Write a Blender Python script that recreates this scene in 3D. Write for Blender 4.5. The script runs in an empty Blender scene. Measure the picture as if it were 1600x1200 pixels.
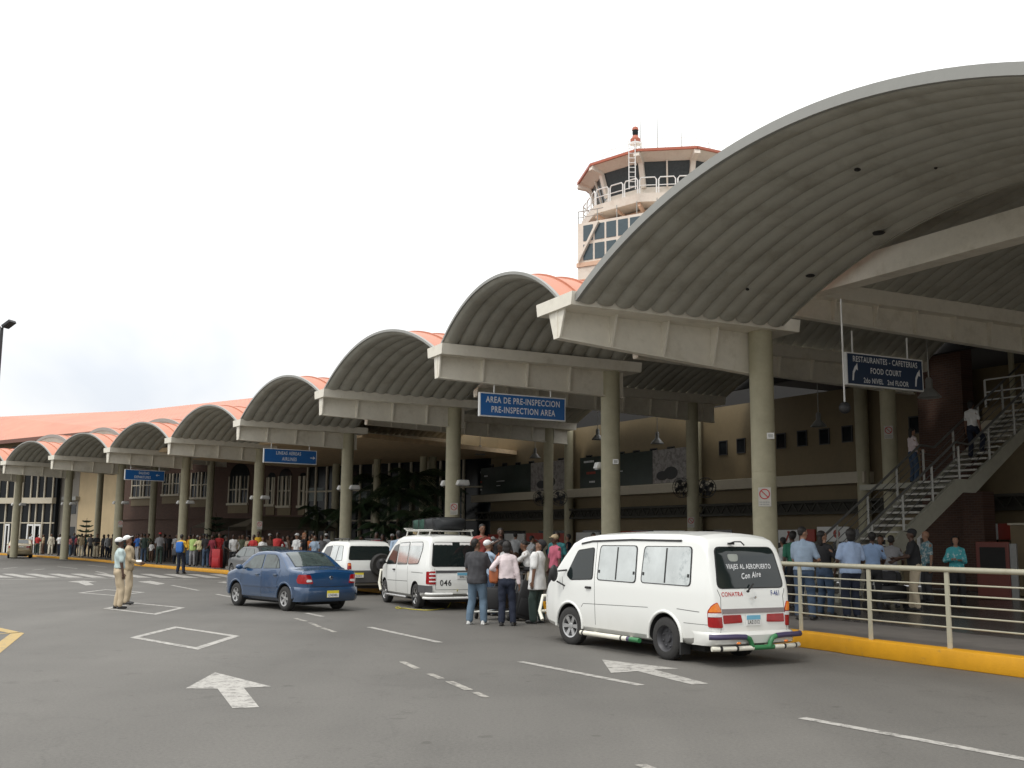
import bpy, bmesh, math, random
import numpy as np
from mathutils import Vector, Matrix
from mathutils.bvhtree import BVHTree
rnd = random.Random(7)
SC = bpy.context.scene
COL = SC.collection
R_ = math.radians

# ---------------------------------------------------------------- camera
FPX, CAMH, ROLL, HOR = 1650.0, 1.75, 0.009, 843.0
_p = math.atan((HOR-600)/FPX)
_F = Vector((0, math.cos(_p), math.sin(_p)))
_R0 = Vector((1, 0, 0)); _U0 = _R0.cross(_F)
_R = _R0*math.cos(ROLL)+_U0*math.sin(ROLL)
_U = _U0*math.cos(ROLL)-_R0*math.sin(ROLL)
CP = Vector((0, 0, CAMH))
cam = bpy.data.cameras.new('camera'); cam.sensor_width = 36; cam.lens = 36*FPX/1600
cam.clip_start = .1; cam.clip_end = 3000
co = bpy.data.objects.new('camera', cam); COL.objects.link(co)
_m = Matrix((_R, _U, -_F)).transposed().to_4x4(); _m.translation = CP
co.matrix_world = _m; SC.camera = co

def ray(u, v): return _F+_R*((u-800)/FPX)-_U*((v-600)/FPX)
def gnd(u, v, z=0.0):
    """surveyed point of the photograph lying at height z"""
    d = ray(u, v); return CP+d*((z-CAMH)/d.z)
def atY(u, v, Y):
    d = ray(u, v); return CP+d*(Y/d.y)

# ---------------------------------------------------------------- world, sun, exposure
W = bpy.data.worlds.new('World'); SC.world = W; W.use_nodes = True
nt = W.node_tree; nt.nodes.clear()
N = nt.nodes.new; Lk = nt.links.new
out = N('ShaderNodeOutputWorld'); bg = N('ShaderNodeBackground'); bg.inputs[1].default_value = 1.0
sky = N('ShaderNodeTexSky'); sky.sky_type = 'NISHITA'; sky.sun_disc = False
sky.sun_elevation = R_(58); sky.sun_rotation = R_(150)
sc1 = N('ShaderNodeVectorMath'); sc1.operation = 'SCALE'; sc1.inputs['Scale'].default_value = .10
Lk(sky.outputs[0], sc1.inputs[0])
tc = N('ShaderNodeTexCoord'); mp = N('ShaderNodeMapping'); mp.inputs['Scale'].default_value = (1.3, 1.0, 2.2)
mp.inputs['Rotation'].default_value = (0, 0, .5)
no = N('ShaderNodeTexNoise'); no.inputs['Scale'].default_value = 2.2; no.inputs['Detail'].default_value = 5; no.inputs['Roughness'].default_value = .5
no.inputs['Distortion'].default_value = .4
Lk(tc.outputs['Generated'], mp.inputs[0]); Lk(mp.outputs[0], no.inputs[0])
cr = N('ShaderNodeValToRGB')
cr.color_ramp.elements[0].position = .30; cr.color_ramp.elements[0].color = (1.02, 1.07, 1.14, 1)
cr.color_ramp.elements[1].position = .47; cr.color_ramp.elements[1].color = (1.30, 1.30, 1.28, 1)
Lk(no.outputs[0], cr.inputs[0])
mx = N('ShaderNodeMix'); mx.data_type = 'RGBA'; mx.inputs[0].default_value = .93
Lk(sc1.outputs[0], mx.inputs[6]); Lk(cr.outputs[0], mx.inputs[7]); 
# an overcast sky is about three times as bright overhead as at the horizon
sx_ = N('ShaderNodeSeparateXYZ'); Lk(tc.outputs['Generated'], sx_.inputs[0])
mr = N('ShaderNodeMapRange'); mr.inputs[1].default_value = 0.0; mr.inputs[2].default_value = .95; mr.inputs[3].default_value = .86; mr.inputs[4].default_value = 2.05
Lk(sx_.outputs[2], mr.inputs[0]); vs_ = N('ShaderNodeVectorMath'); vs_.operation = 'SCALE'; Lk(mx.outputs[2], vs_.inputs[0]); Lk(mr.outputs[0], vs_.inputs['Scale']); Lk(vs_.outputs[0], bg.inputs[0]); Lk(bg.outputs[0], out.inputs[0])
sun = bpy.data.lights.new('sun', 'SUN'); sun.energy = 1.5; sun.angle = R_(11); sun.color = (1, .96, .9)
so = bpy.data.objects.new('sun', sun); COL.objects.link(so)
# sun high, from the left behind the camera
sd = Vector((-.45, -.55, 1.15)).normalized(); so.rotation_euler = sd.to_track_quat('Z', 'Y').to_euler()
sky.sun_elevation = math.asin(sd.z); sky.sun_rotation = math.atan2(sd.x, sd.y)
SC.view_settings.view_transform = 'Standard'; SC.view_settings.look = 'None'
SC.view_settings.exposure = -0.22; SC.view_settings.gamma = 1.0
SC.cycles.max_bounces = 6; SC.cycles.diffuse_bounces = 4

# ---------------------------------------------------------------- materials
MATS = {}
def mat(name, col, rough=.6, metal=0., var=.08, scale=6., bump=0., bscale=40., coat=0., spec=None, trans=0., emit=None, two=None, tscale=1.5, tpos=(.45, .6), obj=True):
    if name in MATS: return MATS[name]
    m = bpy.data.materials.new(name); m.use_nodes = True; t = m.node_tree; b = t.nodes['Principled BSDF']
    b.inputs['Base Color'].default_value = (*col, 1); b.inputs['Roughness'].default_value = rough; b.inputs['Metallic'].default_value = metal
    if coat: b.inputs['Coat Weight'].default_value = coat; b.inputs['Coat Roughness'].default_value = .05
    if spec is not None: b.inputs['Specular IOR Level'].default_value = spec
    if trans: b.inputs['Transmission Weight'].default_value = trans
    c = t.nodes.new('ShaderNodeTexCoord'); cs = c.outputs['Object' if obj else 'Generated']
    if var or two:
        n = t.nodes.new('ShaderNodeTexNoise'); n.inputs['Scale'].default_value = scale; n.inputs['Detail'].default_value = 6; n.inputs['Roughness'].default_value = .65
        t.links.new(cs, n.inputs[0])
        r = t.nodes.new('ShaderNodeValToRGB'); e = r.color_ramp.elements
        e[0].position = .3; e[1].position = .7
        e[0].color = tuple(max(0, x*(1-var)) for x in col)+(1,); e[1].color = tuple(min(1, x*(1+var)) for x in col)+(1,)
        t.links.new(n.outputs[0], r.inputs[0]); src = r.outputs[0]
        if two:
            n2 = t.nodes.new('ShaderNodeTexNoise'); n2.inputs['Scale'].default_value = tscale; n2.inputs['Detail'].default_value = 8; n2.inputs['Roughness'].default_value = .7
            t.links.new(cs, n2.inputs[0])
            r2 = t.nodes.new('ShaderNodeValToRGB'); r2.color_ramp.elements[0].position = tpos[0]; r2.color_ramp.elements[1].position = tpos[1]
            t.links.new(n2.outputs[0], r2.inputs[0])
            x = t.nodes.new('ShaderNodeMix'); x.data_type = 'RGBA'; x.inputs[7].default_value = (*two, 1)
            t.links.new(r2.outputs[0], x.inputs[0]); t.links.new(src, x.inputs[6]); src = x.outputs[2]
        t.links.new(src, b.inputs['Base Color'])
    if bump:
        n3 = t.nodes.new('ShaderNodeTexNoise'); n3.inputs['Scale'].default_value = bscale; n3.inputs['Detail'].default_value = 4
        t.links.new(cs, n3.inputs[0])
        bp = t.nodes.new('ShaderNodeBump'); bp.inputs['Strength'].default_value = bump; bp.inputs['Distance'].default_value = .02
        t.links.new(n3.outputs[0], bp.inputs['Height']); t.links.new(bp.outputs[0], b.inputs['Normal'])
    if emit: b.inputs['Emission Color'].default_value = (*emit[:3], 1); b.inputs['Emission Strength'].default_value = emit[3]
    MATS[name] = m; return m

def srgb(r, g, b):
    f = lambda c: (c/255/12.92) if c <= 10 else ((c/255+.055)/1.055)**2.4
    return (f(r), f(g), f(b))

M_conc = mat('column_paint', (.42, .39, .27), .6, var=.05, two=(.32, .295, .20), tscale=.8, tpos=(.45, .75))
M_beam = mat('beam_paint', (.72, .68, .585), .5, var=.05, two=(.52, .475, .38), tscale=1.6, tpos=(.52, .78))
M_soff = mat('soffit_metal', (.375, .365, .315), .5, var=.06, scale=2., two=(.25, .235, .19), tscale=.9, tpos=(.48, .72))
M_trim = mat('edge_trim', (.27, .27, .25), .45, var=.04)
M_whit = mat('white_paint', (.75, .75, .73), .45, var=.03)
M_roof = mat('pink_roof_metal', (.50, .205, .125), .55, var=.06, scale=1.2, two=(.43, .165, .10), tscale=.25, tpos=(.4, .7))
M_redd = mat('roof_flashing', (.30, .07, .04), .6)
M_steel = mat('grey_steel', (.30, .30, .28), .4, metal=.6)
M_dark = mat('dark_metal', (.03, .03, .032), .5)
M_black = mat('black_rubber', (.018, .018, .018), .8)
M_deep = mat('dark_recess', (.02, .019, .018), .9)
M_glassd = mat('dark_window_glass', (.010, .012, .014), .12, var=0, spec=.18)

# ---------------------------------------------------------------- mesh helpers
def newobj(name, me, parent=None, loc=None, rot=None):
    o = bpy.data.objects.new(name, me); COL.objects.link(o)
    if parent is not None: o.parent = parent
    if loc is not None: o.location = loc
    if rot is not None: o.rotation_euler = rot
    return o
def tag(o, label=None, cat=None, group=None, kind=None):
    if label: o['label'] = label
    if cat: o['category'] = cat
    if group: o['group'] = group
    if kind: o['kind'] = kind
    return o
def empty(name, loc, rz, label, cat, group=None):
    o = newobj(name, None, None, loc, (0, 0, rz)); o.empty_display_size = .2
    return tag(o, label, cat, group)
class MB:
    def __init__(s): s.v = []; s.f = []; s.m = []; s.mi = 0
    def add(s, vs, fs):
        b = len(s.v); s.v += [tuple(v) for v in vs]; s.f += [tuple(b+i for i in f) for f in fs]; s.m += [s.mi]*len(fs); return s
    def box(s, x0, x1, y0, y1, z0, z1, M=None):
        vs = [Vector((x, y, z)) for z in (z0, z1) for y in (y0, y1) for x in (x0, x1)]
        if M is not None: vs = [M@v for v in vs]
        return s.add(vs, [(0, 2, 3, 1), (4, 5, 7, 6), (0, 1, 5, 4), (2, 6, 7, 3), (0, 4, 6, 2), (1, 3, 7, 5)])
    def bar(s, a, b, w, h=None, up=(0, 0, 1)):
        """box beam from a to b, width w across, height h"""
        a = Vector(a); b = Vector(b); h = h or w; d = (b-a).normalized(); u = Vector(up)
        if abs(d.dot(u)) > .98: u = Vector((1, 0, 0))
        r = d.cross(u).normalized(); u = r.cross(d).normalized(); r = r*w/2; u = u*h/2
        vs = [a-r-u, a+r-u, a+r+u, a-r+u, b-r-u, b+r-u, b+r+u, b-r+u]
        return s.add(vs, [(3, 2, 1, 0), (4, 5, 6, 7), (0, 1, 5, 4), (1, 2, 6, 5), (2, 3, 7, 6), (3, 0, 4, 7)])
    def tube(s, pts, r, n=10, cap=True):
        pts = [Vector(p) for p in pts]; rs = r if isinstance(r, (list, tuple)) else [r]*len(pts)
        vs = []; fs = []; pr = None
        for i, p in enumerate(pts):
            d = (pts[min(i+1, len(pts)-1)]-pts[max(i-1, 0)]).normalized()
            if pr is None:
                u = Vector((0, 0, 1)) if abs(d.z) < .9 else Vector((1, 0, 0)); a = d.cross(u).normalized()
            else: a = (pr-d*pr.dot(d)).normalized()
            pr = a; b = d.cross(a)
            vs += [p+(a*math.cos(2*math.pi*k/n)+b*math.sin(2*math.pi*k/n))*rs[i] for k in range(n)]
        for i in range(len(pts)-1):
            for k in range(n):
                q = i*n; fs.append((q+k, q+(k+1) % n, q+n+(k+1) % n, q+n+k))
        if cap: fs.append(tuple(range(n))[::-1]); fs.append(tuple((len(pts)-1)*n+k for k in range(n)))
        return s.add(vs, fs)
    def ell(s, c, r, n=12, m=8, M=None):
        vs = []; fs = []
        for j in range(m+1):
            a = math.pi*j/m
            for k in range(n):
                b = 2*math.pi*k/n
                v = Vector((r[0]*math.sin(a)*math.cos(b), r[1]*math.sin(a)*math.sin(b), r[2]*math.cos(a)))
                if M is not None: v = M@v
                vs.append(v+Vector(c))
        for j in range(m):
            for k in range(n): fs.append((j*n+k, (j+1)*n+k, (j+1)*n+(k+1) % n, j*n+(k+1) % n))
        return s.add(vs, fs)
    def lathe(s, prof, n=24, ax='z', c=(0, 0, 0)):
        vs = []; fs = []; c = Vector(c)
        for (r, h) in prof:
            for k in range(n):
                a = 2*math.pi*k/n; x, y = r*math.cos(a), r*math.sin(a)
                vs.append(c+(Vector((x, y, h)) if ax == 'z' else Vector((x, h, y))))
        for i in range(len(prof)-1):
            for k in range(n): fs.append((i*n+k, i*n+(k+1) % n, (i+1)*n+(k+1) % n, (i+1)*n+k))
        return s.add(vs, fs)
    def prism(s, pts, h, ax=2):
        """extrude polygon pts (3D, planar) by vector h"""
        h = Vector(h); n = len(pts); p = [Vector(q) for q in pts]
        return s.add(p+[q+h for q in p], [tuple(range(n))[::-1], tuple(range(n, 2*n))]+[(i, (i+1) % n, n+(i+1) % n, n+i) for i in range(n)])
    def grid(s, P):
        n, m = len(P), len(P[0])
        return s.add([q for r in P for q in r], [(i*m+j, i*m+j+1, (i+1)*m+j+1, (i+1)*m+j) for i in range(n-1) for j in range(m-1)])
    def mesh(s, name, mats, smooth=None, bev=0):
        me = bpy.data.meshes.new(name); me.from_pydata(s.v, [], s.f)
        for m in (mats if isinstance(mats, (list, tuple)) else [mats]): me.materials.append(m)
        me.polygons.foreach_set('material_index', s.m)
        bm = bmesh.new(); bm.from_mesh(me); bmesh.ops.remove_doubles(bm, verts=bm.verts, dist=1e-5)
        bmesh.ops.recalc_face_normals(bm, faces=bm.faces)
        if bev:
            es = [e for e in bm.edges if len(e.link_faces) == 2 and e.calc_face_angle(0) > .6]
            bmesh.ops.bevel(bm, geom=es, offset=bev, segments=2, profile=.5, affect='EDGES', clamp_overlap=True)
        bm.to_mesh(me); bm.free()
        if smooth:
            me.shade_smooth(); me.set_sharp_from_angle(angle=R_(smooth))
        return me
    def build(s, name, mats, parent=None, smooth=None, bev=0, loc=None, rot=None):
        return newobj(name, s.mesh(name, mats, smooth, bev), parent, loc, rot)

def text_verts(txt, size, bold=.0, align='CENTER', extr=0, shear=0, sx=1.):
    c = bpy.data.curves.new('t', 'FONT'); c.body = txt; c.size = size; c.align_x = align; c.align_y = 'CENTER'; c.offset = min(bold, .017*size) if bold else 0; c.extrude = extr
    c.shear = shear; c.space_character = 1.12; c.resolution_u = 3
    o = bpy.data.objects.new('t', c); COL.objects.link(o); dg = bpy.context.evaluated_depsgraph_get()
    me = bpy.data.meshes.new_from_object(o.evaluated_get(dg))
    V = [(v.co.x*sx, v.co.y, v.co.z) for v in me.vertices]; F = [tuple(p.vertices) for p in me.polygons]
    bpy.data.objects.remove(o); bpy.data.curves.remove(c); bpy.data.meshes.remove(me)
    return V, F
def add_text(mb, txt, size, O, X, Y, bold=.0, shear=0, sx=1., align='CENTER'):
    """flat lettering: origin O, text axes X (right) and Y (up)"""
    V, F = text_verts(txt, size, bold, align, 0, shear, sx); O = Vector(O); X = Vector(X); Y = Vector(Y)
    return mb.add([O+X*v[0]+Y*v[1] for v in V], F)
# ================================================================ SETTING: layout of canopy lines
HG, HW, HS = 6.45, 5.9, 6.72      # gutter bottom, web bottom at the tip, spring of the vaults
TIPPX = [(876, 523), (679, 589), (498, 647), (369, 686), (261.5, 709), (166, 722), (79, 732), (4, 739)]
TIP = [gnd(u, v, HW) for u, v in TIPPX]
HEAD = [26.5, 27, 29, 33, 38, 42, 45, 47, 49]
TIP.append(TIP[7]+Vector((-math.sin(R_(48)), math.cos(R_(48)), 0))*8.0)
TIP = [Vector((t.x, t.y, 0)) for t in TIP]
DIR = [Vector((math.cos(R_(a)), math.sin(R_(a)), 0)) for a in HEAD]
ROW = [Vector((-math.sin(R_(a)), math.cos(R_(a)), 0)) for a in HEAD]
def hit(P, D, u):
    d = ray(u, 720); k = d.x/d.y      # X = k Y
    return (k*P.y-P.x)/(D.x-k*D.y)
AX = [1193, 954, 708, 543, 406, 291, 190, 104, 13]
TA = [hit(TIP[i], DIR[i], AX[i]) for i in range(9)]
BX = {1: 1391, 2: 1082, 3: 857, 4: 676, 5: 526}
TB = [hit(TIP[i], DIR[i], BX[i]) if i in BX else TA[i]+11 for i in range(9)]
print('TA', [round(t, 2) for t in TA]); print('TB', [round(t, 2) for t in TB])
TA = [min(max(t, 4.6), 6.2) for t in TA]
TB = [min(max(t, TA[i]+9.8), TA[i]+12.2) if i < 6 else TA[i]+6.5 for i, t in enumerate(TB)]
COLA = [TIP[i]+DIR[i]*TA[i] for i in range(9)]
COLB = [TIP[i]+DIR[i]*TB[i] for i in range(9)]
# line nearest the camera, its front end right of the frame
TIPN = Vector((6.75, 10.3, 0)); DIRN = Vector((math.cos(R_(26)), math.sin(R_(26)), 0)); ROWN = Vector((-math.sin(R_(26)), math.cos(R_(26)), 0))
Ltip = [TIPN]+TIP; Ldir = [DIRN]+DIR; Lrow = [ROWN]+ROW; LTA = [5.3]+TA; LTB = [16.3]+TB   # index 0 = nearest line

# ---------------------------------------------------------------- ground
def ground_mat():
    m = bpy.data.materials.new('asphalt'); m.use_nodes = True; t = m.node_tree; b = t.nodes['Principled BSDF']
    c = t.nodes.new('ShaderNodeTexCoord')
    def noise(s, d=6, r=.6):
        n = t.nodes.new('ShaderNodeTexNoise'); n.inputs['Scale'].default_value = s; n.inputs['Detail'].default_value = d; n.inputs['Roughness'].default_value = r
        t.links.new(c.outputs['Object'], n.inputs[0]); return n.outputs[0]
    def ramp(src, p0, c0, p1, c1):
        r = t.nodes.new('ShaderNodeValToRGB'); e = r.color_ramp.elements; e[0].position = p0; e[0].color = (*c0, 1); e[1].position = p1; e[1].color = (*c1, 1)
        t.links.new(src, r.inputs[0]); return r.outputs[0]
    def mul(a, b_, f=1.):
        x = t.nodes.new('ShaderNodeMix'); x.data_type = 'RGBA'; x.blend_type = 'MULTIPLY'; x.inputs[0].default_value = f
        t.links.new(a, x.inputs[6]); t.links.new(b_, x.inputs[7]); return x.outputs[2]
    base = ramp(noise(.16, 4), .3, (.108, .102, .091), .72, (.134, .127, .114))
    fine = ramp(noise(28, 5, .8), .3, (.72, .72, .72), .7, (1.2, 1.2, 1.2))
    g2 = ramp(noise(150, 3, .8), .25, (.6, .6, .6), .75, (1.35, 1.35, 1.35))
    spots = ramp(noise(1.1, 6, .72), .60, (1, 1, 1), .80, (.55, .54, .52))
    tyre = ramp(noise(.5, 3, .5), .45, (1, 1, 1), .75, (.86, .86, .86))
    vo = t.nodes.new('ShaderNodeTexVoronoi'); vo.feature = 'DISTANCE_TO_EDGE'; vo.inputs['Scale'].default_value = .22
    wn = t.nodes.new('ShaderNodeTexNoise'); wn.inputs['Scale'].default_value = .9; wn.inputs['Detail'].default_value = 6
    t.links.new(c.outputs['Object'], wn.inputs[0]); wm = t.nodes.new('ShaderNodeVectorMath'); wm.operation = 'MULTIPLY_ADD'; wm.inputs[1].default_value = (1.6, 1.6, 0)
    t.links.new(wn.outputs['Color'], wm.inputs[0]); t.links.new(c.outputs['Object'], wm.inputs[2]); t.links.new(wm.outputs[0], vo.inputs[0])
    crack = ramp(vo.outputs['Distance'], .0, (.55, .55, .55), .006, (1, 1, 1))
    drips = ramp(noise(3.2, 2, .4), .70, (1, 1, 1), .76, (.66, .65, .63))
    lanes = t.nodes.new('ShaderNodeMapping'); lanes.inputs['Rotation'].default_value = (0, 0, R_(-30)); lanes.inputs['Scale'].default_value = (.55, .03, 1); t.links.new(c.outputs['Object'], lanes.inputs[0])
    ln_ = t.nodes.new('ShaderNodeTexNoise'); ln_.inputs['Scale'].default_value = 1.; ln_.inputs['Detail'].default_value = 3; t.links.new(lanes.outputs[0], ln_.inputs[0]); tracks = ramp(ln_.outputs[0], .35, (.90, .90, .90), .65, (1.08, 1.08, 1.08))
    col = mul(mul(mul(mul(mul(mul(mul(base, fine), g2, .8), spots), tyre), crack, .22), drips, .8), tracks)
    t.links.new(col, b.inputs['Base Color']); b.inputs['Roughness'].default_value = .8
    bp = t.nodes.new('ShaderNodeBump'); bp.inputs['Strength'].default_value = .4; bp.inputs['Distance'].default_value = .01
    t.links.new(noise(60, 5, .8), bp.inputs['Height']); t.links.new(bp.outputs[0], b.inputs['Normal'])
    return m
M_asph = ground_mat()
mb = MB(); mb.box(-900, 900, -300, 1500, -.5, 0)
tag(mb.build('road', M_asph), kind='structure')

# kerb line surveyed from the photograph
KPX = [(1600, 1060), (1245, 1011), (824, 955), (712, 942), (575, 925), (355, 897.5), (205, 883.5), (150, 877.5), (52, 870.5)]
K = [gnd(*k) for k in KPX]
K[3] = (K[2]+K[4])/2
K = [K[0]+Vector((.478, -.878, 0))*26]+K+[K[-1]+Vector((-.64, .76, 0))*60]
def smooth_line(P, n=8):
    out = []
    for i in range(len(P)-1):
        p0, p1, p2, p3 = P[max(i-1, 0)], P[i], P[i+1], P[min(i+2, len(P)-1)]
        for k in range(n):
            t = k/n; out.append(.5*((2*p1)+(p2-p0)*t+(2*p0-5*p1+4*p2-p3)*t*t+(3*p1-p0-3*p2+p3)*t**3))
    return out+[P[-1]]
KL = smooth_line(K, 6)
def offs(P, d):
    o = []
    for i, p in enumerate(P):
        t = (P[min(i+1, len(P)-1)]-P[max(i-1, 0)]).normalized(); o.append(p+Vector((t.y, -t.x, 0))*d)
    return o
KH = .26
def kz(y): return KH+(.15-KH)*min(1, max(0, (y-32)/26))     # the kerb gets lower towards the far end
M_yel = mat('yellow_kerb_paint', (.62, .30, .008), .55, var=.10, scale=3, two=(.30, .19, .06), tscale=3.2, tpos=(.60, .72), bump=.15)
M_pave = mat('pavement_concrete', (.14, .128, .115), .75, var=.12, scale=5, bump=.1, two=(.12, .11, .10), tscale=.9)
def tilemat():
    m = mat('polished_floor_tiles', (.12, .11, .098), .25, var=.1, scale=2)
    t = m.node_tree; b = t.nodes['Principled BSDF']; c = t.nodes.new('ShaderNodeTexCoord')
    k = t.nodes.new('ShaderNodeTexBrick'); k.inputs['Scale'].default_value = 1.6; k.offset = 0; k.inputs['Mortar Size'].default_value = .012
    k.inputs['Brick Width'].default_value = .8; k.inputs['Row Height'].default_value = .8
    k.inputs['Color1'].default_value = (.125, .112, .1, 1); k.inputs['Color2'].default_value = (.10, .09, .08, 1); k.inputs['Mortar'].default_value = (.05, .045, .04, 1)
    t.links.new(c.outputs['Object'], k.inputs[0]); t.links.new(k.outputs[0], b.inputs['Base Color']); return m
M_tile = tilemat()
def slab(A, B, dz):
    mb = MB(); n = len(A); vs = []
    vs += [Vector((p.x, p.y, 0)) for p in A+B]+[Vector((p.x, p.y, kz(p.y)+dz)) for p in A+B]
    fs = []
    for i in range(n-1):
        fs += [(2*n+i, 2*n+i+1, 3*n+i+1, 3*n+i), (i, i+1, 2*n+i+1, 2*n+i), (n+i+1, n+i, 3*n+i, 3*n+i+1), (i, n+i, n+i+1, i+1)]
    fs += [(0, 2*n, 3*n, n), (n-1, 2*n-1, 4*n-1, 3*n-1)]
    mb.add(vs, fs); return mb
mb = slab(KL, offs(KL, .30), 0.0)
me = mb.mesh('kerb', M_yel, smooth=30, bev=.02)
tag(newobj('kerb', me), kind='structure')
P2 = offs(KL, .302); P3 = offs(KL, 2.6); P4 = offs(KL, 42)
tag(slab(P2, P3, -.012).build('pavement', M_pave), kind='structure')
tag(slab(offs(KL, 2.602), P4, -.008).build('terminal_floor', M_tile), kind='structure')

# ---------------------------------------------------------------- painted markings
def paint(name, base, worn):
    m = bpy.data.materials.new(name); m.use_nodes = True; t = m.node_tree; b = t.nodes['Principled BSDF']; b.inputs['Roughness'].default_value = .7
    c = t.nodes.new('ShaderNodeTexCoord'); n = t.nodes.new('ShaderNodeTexNoise'); n.inputs['Scale'].default_value = 7; n.inputs['Detail'].default_value = 9; n.inputs['Roughness'].default_value = .8
    t.links.new(c.outputs['Object'], n.inputs[0]); r = t.nodes.new('ShaderNodeValToRGB'); e = r.color_ramp.elements
    e[0].position = worn-.06; e[0].color = (*base, 1); e[1].position = worn+.06; e[1].color = (.14, .132, .12, 1)
    t.links.new(n.outputs[0], r.inputs[0]); t.links.new(r.outputs[0], b.inputs['Base Color']); return m
M_pw = paint('white_road_paint', (.38, .365, .335), .54)
M_pw2 = paint('worn_road_paint', (.36, .34, .30), .50)
M_py = paint('yellow_road_paint', (.40, .28, .10), .58)
def marking(name, polys, m, z=.004, is_px=True):
    mb = MB()
    for P in polys:
        q = [gnd(*p) for p in P]
        mb.add([Vector((a.x, a.y, z)) for a in q], [tuple(range(len(q)))])
    me = mb.mesh(name, m)
    for p in me.polygons:
        if p.normal.z < 0: p.flip()
    return tag(newobj(name, me), kind='structure')
def gline(a, b, w):
    """stripe of real width w between two surveyed ground points (returned as quad of world points)"""
    A, B = gnd(*a), gnd(*b); t = (B-A).normalized(); n = Vector((-t.y, t.x, 0))*w/2
    return [A-n, B-n, B+n, A+n]
def marking_w(name, quads, m, z=.004):
    mb = MB()
    for q in quads: mb.add([Vector((a.x, a.y, z)) for a in q], [tuple(range(len(q)))])
    me = mb.mesh(name, m)
    for p in me.polygons:
        if p.normal.z < 0: p.flip()
    return tag(newobj(name, me), kind='structure')
marking('arrow_marking', [[(290, 1076), (336, 1051), (424, 1073), (381, 1075), (405, 1105.5), (363, 1107), (340, 1076.5)]], M_pw)
marking('arrow_marking', [[(940.5, 1031), (1061, 1045), (1022, 1046.5), (1107, 1068.5), (1081, 1070), (996, 1049), (955, 1052)]], M_pw)
marking('arrow_marking', [[(105, 909), (130, 907.3), (152, 909.2), (138, 909.8), (147, 914), (134, 914.8), (122, 910.4)]], M_pw)
marking('arrow_marking', [[(215, 909), (235, 907.6), (258, 912), (246, 914), (229, 911)]], M_pw)
marking('arrow_marking', [[(339, 910), (350, 908.6), (362, 910.2), (352, 911.4)]], M_pw)
def ringpoly(px, w):
    """closed painted outline of width w following pixel corners"""
    P = [gnd(*p) for p in px]; c = sum(P, Vector())/len(P); n = len(P); q = []
    A = sum(((P[i].x*P[(i+1) % n].y-P[(i+1) % n].x*P[i].y) for i in range(n))); s = 1 if A > 0 else -1
    inn = []
    for i in range(n):
        e0 = (P[i]-P[i-1]).normalized(); e1 = (P[(i+1) % n]-P[i]).normalized()
        n0 = Vector((-e0.y, e0.x, 0))*s; n1 = Vector((-e1.y, e1.x, 0))*s; b = (n0+n1); b = b/(b.dot(n0)) if abs(b.dot(n0)) > .05 else n0
        inn.append(P[i]+b*w)
    return [[P[i], P[(i+1) % n], inn[(i+1) % n], inn[i]] for i in range(n)]
for px, w in (([(202, 996.5), (274, 979), (375, 994), (309, 1015.5)], .15), ([(160, 951), (212, 942), (290, 949.7), (243, 960.8)], .15), ([(121, 926.5), (165, 921), (227, 925.5), (180, 931)], .15)):
    marking_w('diamond_marking', ringpoly(px, w), M_pw)
marking_w('yellow_box_marking', ringpoly([(-60, 968), (38, 989.5), (-4, 1024), (-190, 1000)], .22)+[gline((-60, 995), (32, 988.5), .08)], M_py, .0045)
marking_w('lane_marking', [gline((1253, 1122), (1900, 1242), .13)], M_pw)
marking_w('lane_marking', [gline((813, 1034), (1002, 1071), .13)], M_pw)
marking_w('lane_marking', [gline((577, 980), (687, 1004), .13)], M_pw)
for a, b in (((478, 958), (504, 963.5)), ((268, 914.5), (310, 922.7)), ((338, 928.5), (362, 933)), ((5, 888.5), (27, 886.5)), ((50, 891), (70, 889)), ((90, 885.3), (121, 888.5)), ((137, 883), (166, 886)), ((150, 893), (168, 896.5))):
    marking_w('lane_marking', [gline(a, b, .13)], M_pw)
marking_w('worn_dash_marking', [gline((461, 966), (478, 971), .1), gline((484, 973), (500, 980), .1), gline((503, 981), (524, 988), .1)], M_pw2)
marking_w('worn_dash_marking', [gline((628, 1034), (652, 1045), .1), gline((671, 1053), (690, 1061), .1), gline((702, 1065), (733, 1078.5), .11), gline((742, 1082), (760, 1090), .09)], M_pw2)
marking_w('worn_dash_marking', [gline((1000, 1195), (1080, 1225), .1)], M_pw2)
qs = []
for k in range(-2, 14):
    x = 2+36*k; qs.append([gnd(x-36, 896.6+max(0, k-5)*.12), gnd(x-18, 896.6+max(0, k-5)*.12), gnd(x+21, 902.6+max(0, k-5)*.12), gnd(x-3, 902.6+max(0, k-5)*.12)])
marking_w('crosswalk_marking', qs, M_pw)
marking_w('stop_line_marking', [gline((-120, 907.0), (170, 904.0), .2), gline((170, 904.0), (420, 908.0), .13)], M_pw)

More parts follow.
